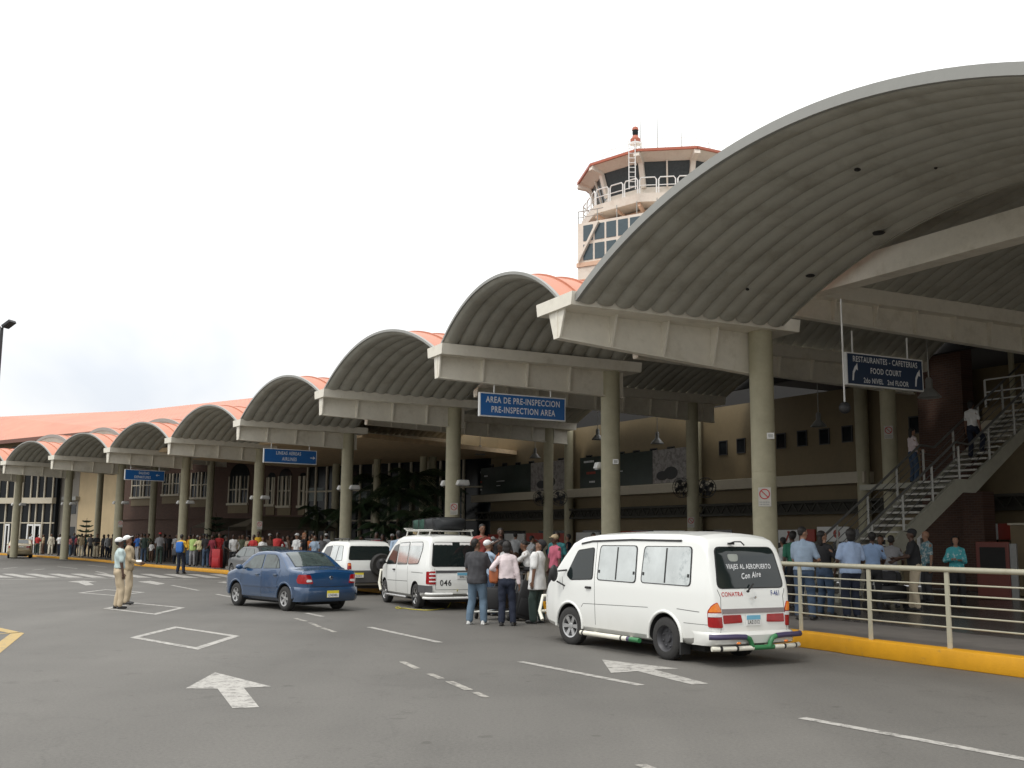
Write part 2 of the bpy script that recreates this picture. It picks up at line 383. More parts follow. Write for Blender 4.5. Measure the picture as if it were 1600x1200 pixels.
# ================================================================ canopies
def beamend(P, D, R, s0, s1, zg, zt, zw0, zw1, wid, name, label, group, tipout=False, fin=.22):
    """gutter beam along D from s0 to s1: trough (zg..zt), web below it and stiffener fins"""
    M = Matrix((D, -R, Vector((0, 0, 1)))).transposed().to_4x4(); M.translation = P
    root = newobj(name, None, None, (P.x, P.y, 0)); tag(root, label, 'canopy beam', group)
    Mi = Matrix.Translation(-Vector((P.x, P.y, 0)))@M
    h = wid/2
    mb = MB()       # trough: outer skins, floor and hollow top
    prof = [(-h, zt), (-h+.05, zg), (h-.05, zg), (h, zt), (h-.06, zt), (h-.1, zg+.08), (-h+.1, zg+.08), (-h+.06, zt)]
    a = [Mi@Vector((s0, y, z)) for y, z in prof]; b = [Mi@Vector((s1, y*1., z)) for y, z in prof]
    n = len(prof); mb.add(a+b, [(i, (i+1) % n, n+(i+1) % n, n+i) for i in range(n)])
    mb.add(a, [(0, 1, 6, 7), (1, 2, 5, 6), (2, 3, 4, 5)]); mb.add(b, [(0, 1, 6, 7), (1, 2, 5, 6), (2, 3, 4, 5)])
    # end plate closing the trough, a touch proud
    mb.add([Mi@Vector((s0-.012, y, z)) for y, z in ((-h, zt), (-h+.05, zg), (h-.05, zg), (h, zt))]+[Mi@Vector((s0-.002, y, z)) for y, z in ((-h, zt), (-h+.05, zg), (h-.05, zg), (h, zt))],
           [(0, 1, 2, 3), (4, 5, 6, 7), (0, 1, 5, 4), (1, 2, 6, 5), (2, 3, 7, 6), (3, 0, 4, 7)])
    mb.build('gutter', M_beam if not tipout else [M_beam], root, smooth=30)
    mb = MB(); t = .05; e = s1-.35
    vs = [Mi@Vector(v) for v in ((s0+.05, -t, zw0), (s0+.05, t, zw0), (s0+.05, t, zg), (s0+.05, -t, zg), (e, -t, zw1), (e, t, zw1), (e, t, zg), (e, -t, zg))]
    mb.add(vs, [(0, 1, 2, 3), (4, 5, 6, 7), (0, 1, 5, 4), (1, 2, 6, 5), (2, 3, 7, 6), (3, 0, 4, 7)])
    # bottom flange
    f = .11; vs = [Mi@Vector(v) for v in ((s0+.05, -f, zw0-.03), (s0+.05, f, zw0-.03), (s0+.05, f, zw0), (s0+.05, -f, zw0), (e, -f, zw1-.03), (e, f, zw1-.03), (e, f, zw1), (e, -f, zw1))]
    mb.add(vs, [(0, 1, 2, 3), (4, 5, 6, 7), (0, 1, 5, 4), (1, 2, 6, 5), (2, 3, 7, 6), (3, 0, 4, 7)])
    mb.build('web', M_beam, root)
    s = s0+.06; wt, wb = fin, .13
    k = 0
    while s < e-.3:
        zz = zw0+(zw1-zw0)*(s-s0)/(e-s0)
        mb = MB()
        for sg in (-1, 1):
            vs = [Mi@Vector((x, sg*y, z)) for x in (s, s+.04) for y, z in ((t, zg), (wt, zg), (wb, zz), (t, zz))]
            mb.add(vs, [(0, 1, 2, 3), (4, 5, 6, 7), (0, 1, 5, 4), (1, 2, 6, 5), (2, 3, 7, 6), (3, 0, 4, 7)])
        mb.build('stiffener', M_beam, root); s += 1.32 if k else 1.25; k += 1
    return root

def arcz(t, S, r):
    Rr = (S*S/4+r*r)/(2*r); return math.sqrt(max(0, Rr*Rr-((t-.5)*S)**2))-(Rr-r)
def vault(i, j, sA, sB, zs, rise, name, label, group, fas=.16, front=0., dt0=0., dt1=0., pitch=.41, roofz=.14, rear=True):
    """barrel vault between canopy lines i (far) and j (near), from distance sA to sB along them"""
    Pi, Di, Pj, Dj = Ltip[i], Ldir[i], Ltip[j], Ldir[j]
    A0, A1 = Pi+Di*sA[0], Pi+Di*sB[0]; B0, B1 = Pj+Dj*sA[1], Pj+Dj*sB[1]
    S = (A0-B0).length; org = Vector((A0.x, A0.y, 0))
    e = dt0/S; e1 = dt1/S
    def pt(u, t, dz=0.):
        tt = e+(1-e-e1)*t
        p = A0.lerp(A1, u).lerp(B0.lerp(B1, u), tt); z = zs+arcz(t, S*(1-e-e1), rise)
        return Vector((p.x, p.y, z+dz))-org
    Lu = (A1-A0).length; nr = max(4, int(Lu/pitch)); nu = nr*8; na = 40
    root = newobj(name, None, None, org); tag(root, label, 'vault canopy', group)
    mb = MB(); P = []
    for a in range(nu+1):
        u = a/nu; ph = (a % 8)/8; d = -.10*(math.sin(math.pi*ph)**.5 if 0 < ph < 1 else 0)
        P.append([pt(u, b/na, d) for b in range(na+1)])
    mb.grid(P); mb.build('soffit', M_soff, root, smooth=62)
    mb = MB(); P = []; ns = max(3, int(Lu/.6))*4
    for a in range(ns+1):
        u = a/ns; dz = roofz+(.05 if a % 4 == 0 else 0)
        P.append([pt(u*.995+.002, b/na, dz) for b in range(na+1)])
    # standing seams: narrow raised ribs
    flat = [[pt(u, b/na, roofz) for b in range(na+1)] for u in (.0, 1.)]
    mb.grid([[pt(u, b/na, roofz) for b in range(na+1)] for u in np.linspace(0.002, .998, 12)])
    for a in range(1, ns//4):
        u = a*4/ns; w = .018/Lu
        for b in range(na):
            q = [pt(u-w, b/na, roofz-.01), pt(u+w, b/na, roofz-.01), pt(u+w, b/na, roofz+.045), pt(u-w, b/na, roofz+.045),
                 pt(u-w, (b+1)/na, roofz-.01), pt(u+w, (b+1)/na, roofz-.01), pt(u+w, (b+1)/na, roofz+.045), pt(u-w, (b+1)/na, roofz+.045)]
            mb.add(q, [(2, 3, 7, 6), (0, 3, 7, 4), (1, 2, 6, 5)])
    mb.build('roof_sheet', M_roof, root, smooth=40)
    def rim(u0, u1, lo, hi, nm, m):
        mb = MB(); P = []
        for b in range(na+1):
            t = b/na; P.append([pt(u0, t, lo), pt(u0, t, hi), pt(u1, t, hi), pt(u1, t, lo), pt(u0, t, lo)])
        mb.grid(P); mb.build(nm, m, root, smooth=40)
    rim(-.05/Lu, .03/Lu, -fas+.1, roofz+.02, 'front_fascia', M_trim)
    if rear: rim(1-.02/Lu, 1+.02/Lu, -.06, roofz+.02, 'rear_fascia', M_soff)
    return root

ordn = ['nearest', 'second nearest', 'third nearest', 'fourth nearest', 'fifth nearest', 'sixth nearest', 'seventh nearest', 'eighth nearest', 'farthest']
wherev = ['huge arched canopy vault at the upper right, largest of the front row', 'arched canopy vault directly above the blue pre-inspection sign',
          'arched canopy vault between the pre-inspection vault and the airlines sign', 'arched canopy vault above the airlines sign', 'arched canopy vault left of the one over the airlines sign',
          'arched canopy vault just right of the departures sign', 'arched canopy vault above and left of the departures sign', 'small arched canopy vault over the far glass entrance', 'leftmost distant arched canopy vault cut by the photo edge']
for k in range(9):
    i, j = k+1, k
    ta = LTA
    vault(i, j, (.10, .10), (ta[i]+.2, ta[j]+.2), HS-(.14 if k == 0 else .13), (1.52 if k == 0 else 1.2), 'canopy_vault', wherev[k], 'front row of arched canopy vaults', dt0=(.5 if k == 0 else .12), dt1=.12, fas=(.17 if k == 0 else .10), roofz=(.08 if k == 0 else .05))
for k in range(9):
    i, j = k+1, k
    vault(i, j, (LTA[i]+.26, LTA[j]+.26), (LTB[i]+1.6, LTB[j]+1.6), 7.72, 1.25 if k else 1.5, 'canopy_vault',
          'rear arched canopy vault behind the '+['huge one at the upper right', 'one over the pre-inspection sign', 'one between pre-inspection and airlines signs', 'one above the airlines sign', 'one left of the airlines sign',
           'one right of the departures sign', 'one left of the departures sign', 'small one over the glass entrance', 'leftmost distant one'][k], 'rear row of arched canopy vaults', fas=.16, dt0=.15, dt1=.15)
for o in [o for o in COL.objects if o.get('label', '').startswith('rear arched')]:
    k = int([q for q in range(9) if (Vector((Ltip[q+1]+Ldir[q+1]*(LTA[q+1]+.26)))-o.location).length < .3][0]); i, j = k+1, k
    A = Ltip[i]+Ldir[i]*(LTA[i]+.24)-o.location; B = Ltip[j]+Ldir[j]*(LTA[j]+.24)-o.location; S = (B-A).length; mb = MB(); P = [[], []]
    for t in np.linspace(.02, .98, 41):
        p = A.lerp(B, t); P[0].append((p.x, p.y, HS-.13+arcz(t, S, 1.52 if k == 0 else 1.2)+.06)); P[1].append((p.x, p.y, 7.74+arcz(t, S, 1.25 if k else 1.5)))
    mb.grid(P); mb.build('shade_riser', M_soff, o)  # panel added to shut out light that brightened the cross beams
bl = ['canopy gutter beam running out of frame at the right foreground', 'nearest whole gutter beam, left end under the huge vault', 'gutter beam carrying the blue pre-inspection sign', 'gutter beam left of the pre-inspection sign, ending above the tan sedan column',
      'gutter beam carrying the airlines sign', 'gutter beam left of the airlines sign', 'gutter beam carrying the departures sign', 'gutter beam left of the departures sign', 'gutter beam above the far glass entrance', 'farthest gutter beam at the left photo edge']
bl[3] = 'gutter beam between the pre-inspection and airlines signs'
for k in range(10):
    P, D, Rr = Ltip[k], Ldir[k], Lrow[k]
    wid = 1.55 if k == 1 else 1.0
    c = P+Rr*(.28 if k == 1 else 0)
    beamend(c, D, Rr, 0, LTA[k]+.75, HG, HG+.27, HW, HW-(.40 if k < 2 else .14), wid, 'canopy_beam', 'front-row '+bl[k], 'front row gutter beams', fin=(.34 if k < 2 else .20))
    beamend(P, D, Rr, LTA[k]+.8, LTB[k]+1.5, 7.4, 7.73, 6.95, 6.68, .8, 'canopy_beam', 'rear-row '+bl[k].replace('nearest whole', 'second').replace('carrying', 'behind').replace('left end under', 'behind'), 'rear row gutter beams')

for k in range(9):
    i, j = k+1, k
    A = Ltip[i]+Ldir[i]*(LTA[i]+.95); B = Ltip[j]+Ldir[j]*(LTA[j]+.95); d = (B-A).normalized(); L_ = (B-A).length
    n_ = Vector((-d.y, d.x, 0))*.22; root = newobj('transverse_beam', None, None, (A.x, A.y, 0))
    tag(root, 'deep pale cross beam with a slanted end under the '+['huge vault at the upper right', 'vault over the pre-inspection sign', 'vault between the pre-inspection and airlines signs', 'vault above the airlines sign', 'vault left of the airlines sign',
        'vault right of the departures sign', 'vault left of the departures sign', 'vault over the glass entrance', 'leftmost distant vault'][k], 'canopy beam', 'cross beams between the vault rows')
    ch = min(1.6, L_*.2); cv = [(ch*t, 7.27+.53*math.sin(t*math.pi/2)**.9) for t in np.linspace(0, 1, 9)]
    mb = MB(); q = [(-.05, 7.25)]+cv+[(L_-x, z) for x, z in cv[::-1]]+[(L_+.05, 7.25)]
    mb.prism([d*x+Vector((0, 0, z))-n_ for x, z in q], n_*2); mb.build('box_beam', M_beam, root)
def column(P, r, z0, z1, label, group):
    mb = MB(); mb.lathe([(0, z0), (r, z0), (r, (z0+z1)*.5-.004), (r-.006, (z0+z1)*.5), (r, (z0+z1)*.5+.004), (r, z1), (0, z1)], 32)
    o = mb.build('canopy_column', M_conc, None, smooth=40, loc=(P.x, P.y, 0)); return tag(o, label, 'column', group)
cl = ['round canopy column outside the frame at right', 'thick round column just above the rear of the white van', 'round column behind the front roof of the white van', 'round column behind the white minivan with roof luggage', 'round column behind the white off-roader',
      'round column just behind the blue sedan nose, under the airlines sign', 'round column beside the person with the blue backpack', 'round column left of the departures sign', 'round column in front of the far beige wall', 'leftmost round column by the glass entrance']
for k in range(10):
    P = Ltip[k]+Ldir[k]*LTA[k]; column(P, .265, .1, HG+.02, cl[k], 'front row of round canopy columns')
    P = Ltip[k]+Ldir[k]*LTB[k]; column(P, .25, .1, 7.42, 'rear '+cl[k].replace('just above', 'beyond').replace('behind', 'beyond'), 'rear row of round canopy columns')
# canopy line points for the added roof that shades the gap
def lp(k, s, z): 
    p = Ltip[k]+Ldir[k]*s; return Vector((p.x, p.y, z))

# dark round drain holes in the huge vault's soffit
hv = [o for o in COL.objects if o.get('label', '').startswith('huge arched')][0]; sf = [c for c in hv.children if c.name.startswith('soffit')][0]
bt = BVHTree.FromPolygons([v.co+hv.location for v in sf.data.vertices], [tuple(p.vertices) for p in sf.data.polygons])
for px, py, w in ((1340, 265, .06), (1371, 364, .15), (1266, 431, .10), (1168, 452, .04), (1462, 262, .03)):
    h = bt.ray_cast(CP, ray(px, py).normalized())
    if h[0] is not None:
        mb = MB(); mb.ell((0, 0, 0), (w, w, .03), 14, 6); o = mb.build('drain_hole', M_deep, hv); o.location = h[0]-hv.location
# ================================================================ terminal building
def brickmat(name, c1, c2, mort, s=9):
    m = bpy.data.materials.new(name); m.use_nodes = True; t = m.node_tree; b = t.nodes['Principled BSDF']; b.inputs['Roughness'].default_value = .85
    c = t.nodes.new('ShaderNodeTexCoord'); mp = t.nodes.new('ShaderNodeMapping'); mp.inputs['Rotation'].default_value = (R_(90), 0, 0)
    k = t.nodes.new('ShaderNodeTexBrick'); k.inputs['Scale'].default_value = s/4; k.inputs['Color1'].default_value = (*c1, 1); k.inputs['Color2'].default_value = (*c2, 1)
    k.inputs['Mortar'].default_value = (*mort, 1); k.inputs['Mortar Size'].default_value = .02; k.inputs['Brick Width'].default_value = .5; k.inputs['Row Height'].default_value = .18
    t.links.new(c.outputs['Object'], mp.inputs[0]); t.links.new(mp.outputs[0], k.inputs[0]); t.links.new(k.outputs[0], b.inputs['Base Color']); return m
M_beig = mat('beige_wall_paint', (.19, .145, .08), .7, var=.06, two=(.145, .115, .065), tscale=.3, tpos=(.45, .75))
M_cream = mat('cream_trim', (.50, .45, .35), .6, var=.05)
M_brick = brickmat('dark_red_brick', (.095, .046, .030), (.07, .034, .024), (.10, .075, .06))
M_wood = mat('lit_soffit_boards', (.72, .54, .34), .6, var=.15, scale=3)  # board colour raised to stand for light falling on the ceiling
M_red = mat('red_sign_panel', (.38, .05, .03), .45)
M_blue = mat('blue_sign_face', (.014, .11, .34), .35, var=.04)
M_blue2 = mat('navy_sign_face', (.010, .030, .075), .35, var=.04)
M_let = mat('sign_letters', (.72, .73, .74), .4, var=0)
M_green = mat('poster_dark_green', (.015, .028, .022), .3, var=.3, scale=2)
M_photo = mat('poster_photo', (.27, .255, .24), .4, var=.3, scale=5, two=(.17, .15, .15), tscale=4, tpos=(.5, .56))

def frame_of(O, d, s=None):
    """local wall frame: x along d, y outward (towards the road), z up"""
    d = Vector((d[0], d[1], 0)).normalized(); n = Vector((-d.y, d.x, 0))
    if n.dot(Vector((0, 0, 0))-Vector((O[0], O[1], 0))) < 0: n = -n
    M = Matrix((d, n, Vector((0, 0, 1)))).transposed().to_4x4(); M.translation = Vector((O[0], O[1], 0)); return M
class Wall:
    """a wall plane: px/py of the survey -> local (x, z); builder of boxes in that frame"""
    def __init__(s, O, d):
        s.M = frame_of(O, d); s.O = Vector((O[0], O[1], 0)); s.d = Vector((s.M[0][0], s.M[1][0], 0)); s.n = Vector((s.M[0][1], s.M[1][1], 0))
    def t(s, px, y=0.): return hit(s.O+s.n*y, s.d, px)
    def z(s, px, py, y=0.):
        p = s.O+s.n*y+s.d*s.t(px, y); return atY(px, py, p.y).z
    def root(s, name, label, cat, group=None):
        o = newobj(name, None); o.matrix_world = s.M; tag(o, label, cat, group); return o
    def part(s, name, boxes, m, root, bev=0, smooth=None):
        mb = MB()
        for b in boxes: mb.box(min(b[0], b[1]), max(b[0], b[1]), b[2], b[3], b[4], b[5])
        return mb.build(name, m, root, bev=bev, smooth=smooth)

W1 = Wall((14.5, 37.9), (-.52, .855))
TR = W1.root('terminal_building', 'long dark beige terminal hall wall with a row of small square windows', 'building')
t0, t1 = -30, W1.t(731)
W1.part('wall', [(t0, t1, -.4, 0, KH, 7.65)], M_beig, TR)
W1.part('ledge', [(W1.t(1365), t1+.0, 0, .55, 3.95, 4.38)], M_cream, TR, bev=.02)
W1.part('upper_recess_wall', [(t0, t1+8, -5.3, -5, 6.5, 10.4)], M_deep, TR)  # near-black colour paints in the shade of the space above the wall
for px, py in ((749, 735), (768, 734), (789, 732), (810, 731), (831, 729), (877, 725), (921, 721), (971, 716), (995, 714), (1022, 711), (1049, 708.5), (1131, 700), (1159, 696.5), (1190, 693), (1222, 689), (1255, 685), (1290, 682), (1326, 678), (1433, 664)):
    t = W1.t(px); z = W1.z(px, py)
    w = W1.part('window', [(t-.22, t+.22, .0, .012, z-.28, z+.28)], M_glassd, TR)
    fr = MB()
    for b in ((t-.26, t-.22, z-.32, z+.32), (t+.22, t+.26, z-.32, z+.32), (t-.22, t+.22, z-.32, z-.28), (t-.22, t+.22, z+.28, z+.32)): fr.box(b[0], b[1], 0.001, .045, b[2], b[3])
    fr.build('window_frame', M_dark, w)
for px in (1358, 1097, 897, 745):
    t = W1.t(px); mb = MB(); mb.lathe([(0, KH), (.24, KH), (.24, 7.7), (0, 7.7)], 20, c=(t, .34, 0)); mb.build('pilaster', M_conc, TR, smooth=40)
# lattice truss band over the shops
zt, zb = 3.32, 2.88
mb = MB(); T0, T1 = -12, t1
for z in (zb, zt): mb.box(T0, T1, .35, .47, z-.05, z+.05)
mb.box(T0, T1, .06, .10, zb-.02, zt+.02)
x = T0
while x < T1-.5:
    mb.bar((x, .41, zb), (x+.32, .41, zt), .05); mb.bar((x+.32, .41, zt), (x+.64, .41, zb), .05); x += .64
mb.build('lattice_truss', mat('truss_paint', (.045, .042, .032), .7), TR)
# shopfront strip: piers, dark openings and panels
x = T0
while x < T1-3: W1.part('shop_opening', [(x+.5, x+3.3, 0.001, .02, KH+.001, 2.25)], mat('shop_dark_glass', (.012, .013, .014), .15, var=0), TR); x += 4.2
for a, b, y0, y1, m in ((1213, 1245, 828, 848, M_whit), (1246, 1269, 827, 846, M_red), (1273, 1322, 823, 846, M_whit), (764, 785, 835, 846, M_red), (789, 820, 834, 846, M_whit), (823, 850, 833, 846, M_red), (873, 893, 833, 848, M_red), (900, 935, 832, 848, M_whit), (960, 1010, 830, 850, M_red), (1020, 1066, 829, 849, M_whit)):
    c = (a+b)/2; ta, tb = W1.t(a, .1), W1.t(b, .1)
    q = W1.part('shop_sign_panel', [(ta, tb, .021, .10, W1.z(c, y1, .1), W1.z(c, y0, .1))], m, TR)
ta = W1.t(1229, .11); z = W1.z(1229, 838, .11)
mb = MB()
for s in (-1, 1): mb.bar((ta-s*.05, .115, z+.2), (ta+s*.16, .115, z-.2), .07, .012, up=(0, 1, 0))
mb.build('red_emblem', M_red, TR)
ta = W1.t(1303, .11); z = W1.z(1303, 834, .11); mb = MB(); mb.lathe([(0, .102), (.16, .102), (.16, .12), (0, .12)], 20, 'y', (ta, 0, z)); mb.build('red_emblem', M_red, TR)
# white framed doorway under the stairs, red booth strip
ta, tb = W1.t(1428, .1), W1.t(1468, .1)
mb = MB(); lo, hi = min(ta, tb), max(ta, tb); zt = W1.z(1450, 823, .1)
mb.box(lo, lo+.14, .022, .14, KH, zt); mb.box(hi-.14, hi, .022, .14, KH, zt); mb.box(lo+.14, hi-.14, .022, .14, zt-.4, zt); mb.build('door_frame', M_whit, TR)
# banners along the ledge
def banner(px0, px1, px2, label):
    tA, tB, tC = W1.t(px0, .3), W1.t(px1, .3), W1.t(px2, .3)
    r = W1.root('wall_banner', label, 'banner', 'advertising banners on the terminal ledge')
    z0 = 4.42; z1 = 6.0
    for (a, b, m, nm) in ((tA, tB, M_green, 'dark_panel'), (tB-.02, tC, M_photo, 'photo_panel')):
        W1.part(nm, [(a, b, .24, .29, z0, z1)], m, r)
    # rows of small lettering, too fine to read: short strokes
    mb = MB(); rr = random.Random(3); w = tA-tB
    for (fx, fz, n, h, red) in ((.06, .82, 9, .10, 0), (.25, .66, 4, .09, 0), (.10, .44, 6, .12, 1), (.14, .16, 5, .09, 0), (.46, .44, 18, .045, 0), (.46, .28, 9, .045, 0)):
        mb.mi = red; x = tA-w*fx
        for i in range(n):
            ww = rr.uniform(.5, 1.1)*h; mb.box(x-ww, x, .291, .297, z0+(z1-z0)*fz, z0+(z1-z0)*fz+h); x -= ww*1.35
    mb.build('lettering', [M_let, M_red], r)
    mb = MB(); mb.ell(((tB*.45+tC*.55), .292, z0+.45), (.5, .02, .3), 14, 8); mb.ell(((tB*.7+tC*.3), .292, z0+.35), (.45, .02, .22), 14, 8); mb.build('picture_figure', M_dark, r)
banner(735, 829, 886, 'dark banner with white and red lettering, left one on the terminal ledge')
banner(906, 1019, 1072, 'dark banner with white and red lettering behind the round column, right one on the ledge')

# brick stair tower block
BT = W1.root('brick_tower', 'dark red brick block rising behind the stairs', 'building')
ta, tb = W1.t(1438, 1.2), W1.t(1509, 1.2)
W1.part('wall', [(ta, tb, .6, 1.2, KH, 9.2)], M_brick, BT)
ta2, tb2 = W1.t(1500, 1.8), W1.t(1532, 1.8)
W1.part('pier', [(ta2, tb2, 1.21, 1.8, KH, 3.4)], M_brick, BT)

# ------------------------------------------------ curtain wall, brick block, beige block, glass hall
W2 = Wall((-2.2, 64.5), (-11.8, 9.1))
G2 = W2.root('glass_curtain_building', 'glazed terminal front with thin cream mullions behind the palms', 'building')
L2 = W2.t(480)
W2.part('glass_panel', [(-3, L2, -.3, 0, 0.1, 6.6)], M_glassd, G2)
for px in (726, 712, 690, 671, 644, 626, 610, 585, 565, 546, 530, 513, 496, 483):
    t = W2.t(px); W2.part('mullion', [(t-.07, t+.07, 0, .12, 0.1, 6.6)], M_cream, G2)
for z in (4.9, 2.9): W2.part('transom', [(-3, L2, .001, .09, z-.05, z+.05)], M_cream, G2)
W2.part('soffit', [(-4, L2+1, -.5, 13.5, 6.62, 6.85)], M_wood, G2)
W2.part('cornice', [(-3, L2+1, -.2, .3, 6.9, 8.4)], M_beig, G2)
for px in (662, 590):
    t = W2.t(px, 3.); mb = MB(); mb.lathe([(0, 0.1), (.22, 0.1), (.22, 6.6), (0, 6.6)], 16, c=(t, 3., 0)); mb.build('round_pillar', M_conc, G2, smooth=40)
# the pale shine of glazing at first floor level: painted on as pale patches over the panes
for a, b, y0, y1 in ((485, 507, 762, 783), (558, 575, 768, 790), (598, 604, 770, 782), (632, 642, 770, 782)):
    W2.part('shine_patch', [(W2.t(a, .02), W2.t(b, .02), .002, .02, W2.z((a+b)/2, y1, .02), W2.z((a+b)/2, y0, .02))], mat('painted_glass_shine', (.17, .20, .20), .5, var=.3), G2)

W3 = Wall((-14.0, 73.6), (-20.5, 17.0))
G3 = W3.root('brick_building', 'dark brick terminal front with tall arched cream-framed windows behind the crowd', 'building')
L3 = W3.t(186)
W3.part('wall', [(0, L3, -.5, 0, 0.1, 8.6)], M_brick, G3)
W3.part('string_course', [(0, L3, .0, .12, 3.1, 3.3)], M_brick, G3)
for a, b, y0, y1, arch in ((210, 242, 741, 776, 0), (258, 284, 740, 772, 0), (302, 329, 738, 777, 0), (361, 391, 744, 786, 1), (420, 432, 746, 788, 1), (438, 457, 744, 790, 1), (470, 479, 744, 790, 1)):
    ta, tb = sorted((W3.t(a), W3.t(b))); c = (a+b)/2; z0, z1 = W3.z(c, y1), W3.z(c, y0)
    w = W3.part('window', [(ta, tb, .002, .03, z0, z1)], M_glassd, G3)
    if arch:
        r = (tb-ta)/2; mb = MB(); cx = (ta+tb)/2
        mb.prism([(cx+r*math.cos(q), .002, z1+r*.8*math.sin(q)) for q in np.linspace(0, math.pi, 15)], (0, .03, 0)); mb.build('arch_light', M_glassd, w)
    mb = MB(); f = .10; mid = (ta+tb)/2
    for x in (ta, tb): mb.box(x-f/2, x+f/2, .031, .11, z0, z1)
    for x in (mid-.22, mid+.22): mb.box(x-.09, x+.09, .031, .12, z0, z1)
    for x in ((ta+mid-.22)/2, (tb+mid+.22)/2): mb.box(x-.02, x+.02, .032, .07, z0, z1)
    for z in (z0+(z1-z0)*.5,): mb.box(ta+f/2, tb-f/2, .032, .09, z-.04, z+.04)
    mb.box(ta-.1, tb+.1, .02, .2, z0-.16, z0)
    mb.build('window_frame', M_cream, w, bev=0)
    W3.part('window_apron', [(ta-.05, tb+.05, .003, .06, z0-.75, z0-.17)], M_beig, G3)
W4 = Wall((-34.3, 92.0), (-5.0, 4.4))
G4 = W4.root('beige_building', 'plain beige wall block between the brick front and the far glass entrance', 'building')
L4 = W4.t(127)
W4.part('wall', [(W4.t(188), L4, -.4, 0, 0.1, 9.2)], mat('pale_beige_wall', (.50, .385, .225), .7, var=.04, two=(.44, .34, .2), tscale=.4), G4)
W4.part('door_surround', [(L4, W4.t(94), -.4, 0.02, 0.1, 8.6)], mat('grey_stone_surround', (.22, .20, .17), .7), G4)
ta, tb = sorted((W4.t(110, .1), W4.t(123, .1)))
for y0, y1 in ((789, 803), (823, 866)):
    W4.part('door_pane', [(ta, tb, .021, .06, W4.z(116, y1, .05), W4.z(116, y0, .05))], M_glassd, G4)
W4.part('canopy_strip', [(ta-.5, tb+.6, .021, .4, W4.z(116, 782, .1), W4.z(116, 778, .1)+.1)], M_steel, G4)
W5 = Wall((-42.0, 98.0), (-13, 4.6))
G5 = W5.root('glass_entrance_hall', 'far glass entrance hall with thin pale mullions and a beige band at the left edge', 'building')
t1_ = 34; a0 = W5.t(92)
W5.part('glass_panel', [(a0, t1_, -.4, 0, 0.1, 8.4)], M_glassd, G5)
W5.part('fascia_band', [(a0, t1_, .001, .5, W5.z(50, 787), W5.z(50, 778))], M_cream, G5)
for px in (87, 74, 63, 53, 40, 28, 16, 3, -12, -26, -40): 
    t = W5.t(px); W5.part('mullion', [(t-.06, t+.06, .002, .13, 0.1, 7.8)], M_cream, G5)
z = W5.z(40, 817); W5.part('transom', [(a0, t1_, .002, .1, z-.05, z+.05)], M_cream, G5)
for pa, pb in ((51, 61), (62, 72), (17, 24)):
    ta, tb = sorted((W5.t(pa, .1), W5.t(pb, .1))); zt_ = W5.z(60, 819, .1); mb = MB()
    for q in ((ta, ta+.14, 0.1, zt_), (tb-.14, tb, 0.1, zt_), (ta+.14, tb-.14, zt_-.16, zt_)): mb.box(q[0], q[1], .14, .2, q[2], q[3])
    mb.build('door_frame', M_whit, G5)

# pink metal roof of the terminal at the left
RF = newobj('terminal_roof', None); tag(RF, 'long pink metal roof rising behind the small far vaults at the left', 'roof')
ridge = [(-120, 137, 14.2), (-54.2, 111.7, 14.2), (-37.4, 105, 14.2), (-24.3, 95.3, 14.2), (-4, 79, 14.2)]
eave = [(-105, 131, 10.4), (-47.4, 97.8, 10.4), (-32.5, 86.3, 10.4), (-19, 76.0, 10.4), (0, 66, 10.4)]
mb = MB(); mb.add([Vector(p) for p in ridge]+[Vector(p) for p in eave]+[Vector(p)+Vector((0, 0, -.3)) for p in ridge]+[Vector(p)+Vector((0, 0, -.3)) for p in eave],
    [(i, i+1, 6+i, 5+i) for i in range(4)]+[(10+i, 11+i, 16+i, 15+i) for i in range(4)]+[(5+i, 6+i, 16+i, 15+i) for i in range(4)]+[(i, i+1, 11+i, 10+i) for i in range(4)])
mb.build('roof_sheet', M_roof, RF)
mb = MB()
for i in range(4):
    n = int((Vector(ridge[i+1])-Vector(ridge[i])).length/.55)
    for k in range(n):
        a = Vector(ridge[i]).lerp(Vector(ridge[i+1]), k/n); b = Vector(eave[i]).lerp(Vector(eave[i+1]), k/n); mb.bar(a+Vector((0, 0, .0)), b+Vector((0, 0, .0)), .04, .03)
mb.build('standing_seams', mat('roof_seam', (.52, .20, .14), .5), RF)
mb = MB()
for i in range(4):
    mb.bar(Vector(eave[i])+Vector((0, 0, -.15)), Vector(eave[i+1])+Vector((0, 0, -.15)), .3, .34)
mb.build('eave_gutter', mat('dark_eave', (.16, .07, .05), .6), RF)
mb = MB()
for i in range(4):
    a, b = Vector(eave[i]), Vector(eave[i+1]); n = Vector((.55, .83, 0))*1.0
    a, b = a+n, b+n; mb.add([Vector((a.x, a.y, 8.3)), Vector((b.x, b.y, 8.3)), Vector((b.x, b.y, 10.4)), Vector((a.x, a.y, 10.4))], [(0, 1, 2, 3)])
mb.build('clerestory_wall', M_beig, RF)
mb = MB()
for i in range(4):
    a, b = Vector(eave[i]), Vector(eave[i+1]); n = Vector((.55, .83, 0))*.97; m_ = int((b-a).length/3.5)
    for k in range(m_):
        p = (a+n).lerp(b+n, (k+.1)/m_); q = (a+n).lerp(b+n, (k+.85)/m_)
        mb.add([Vector((p.x, p.y, 8.6)), Vector((q.x, q.y, 8.6)), Vector((q.x, q.y, 9.9)), Vector((p.x, p.y, 9.9))], [(0, 1, 2, 3)])
mb.build('clerestory_glass', M_glassd, RF)

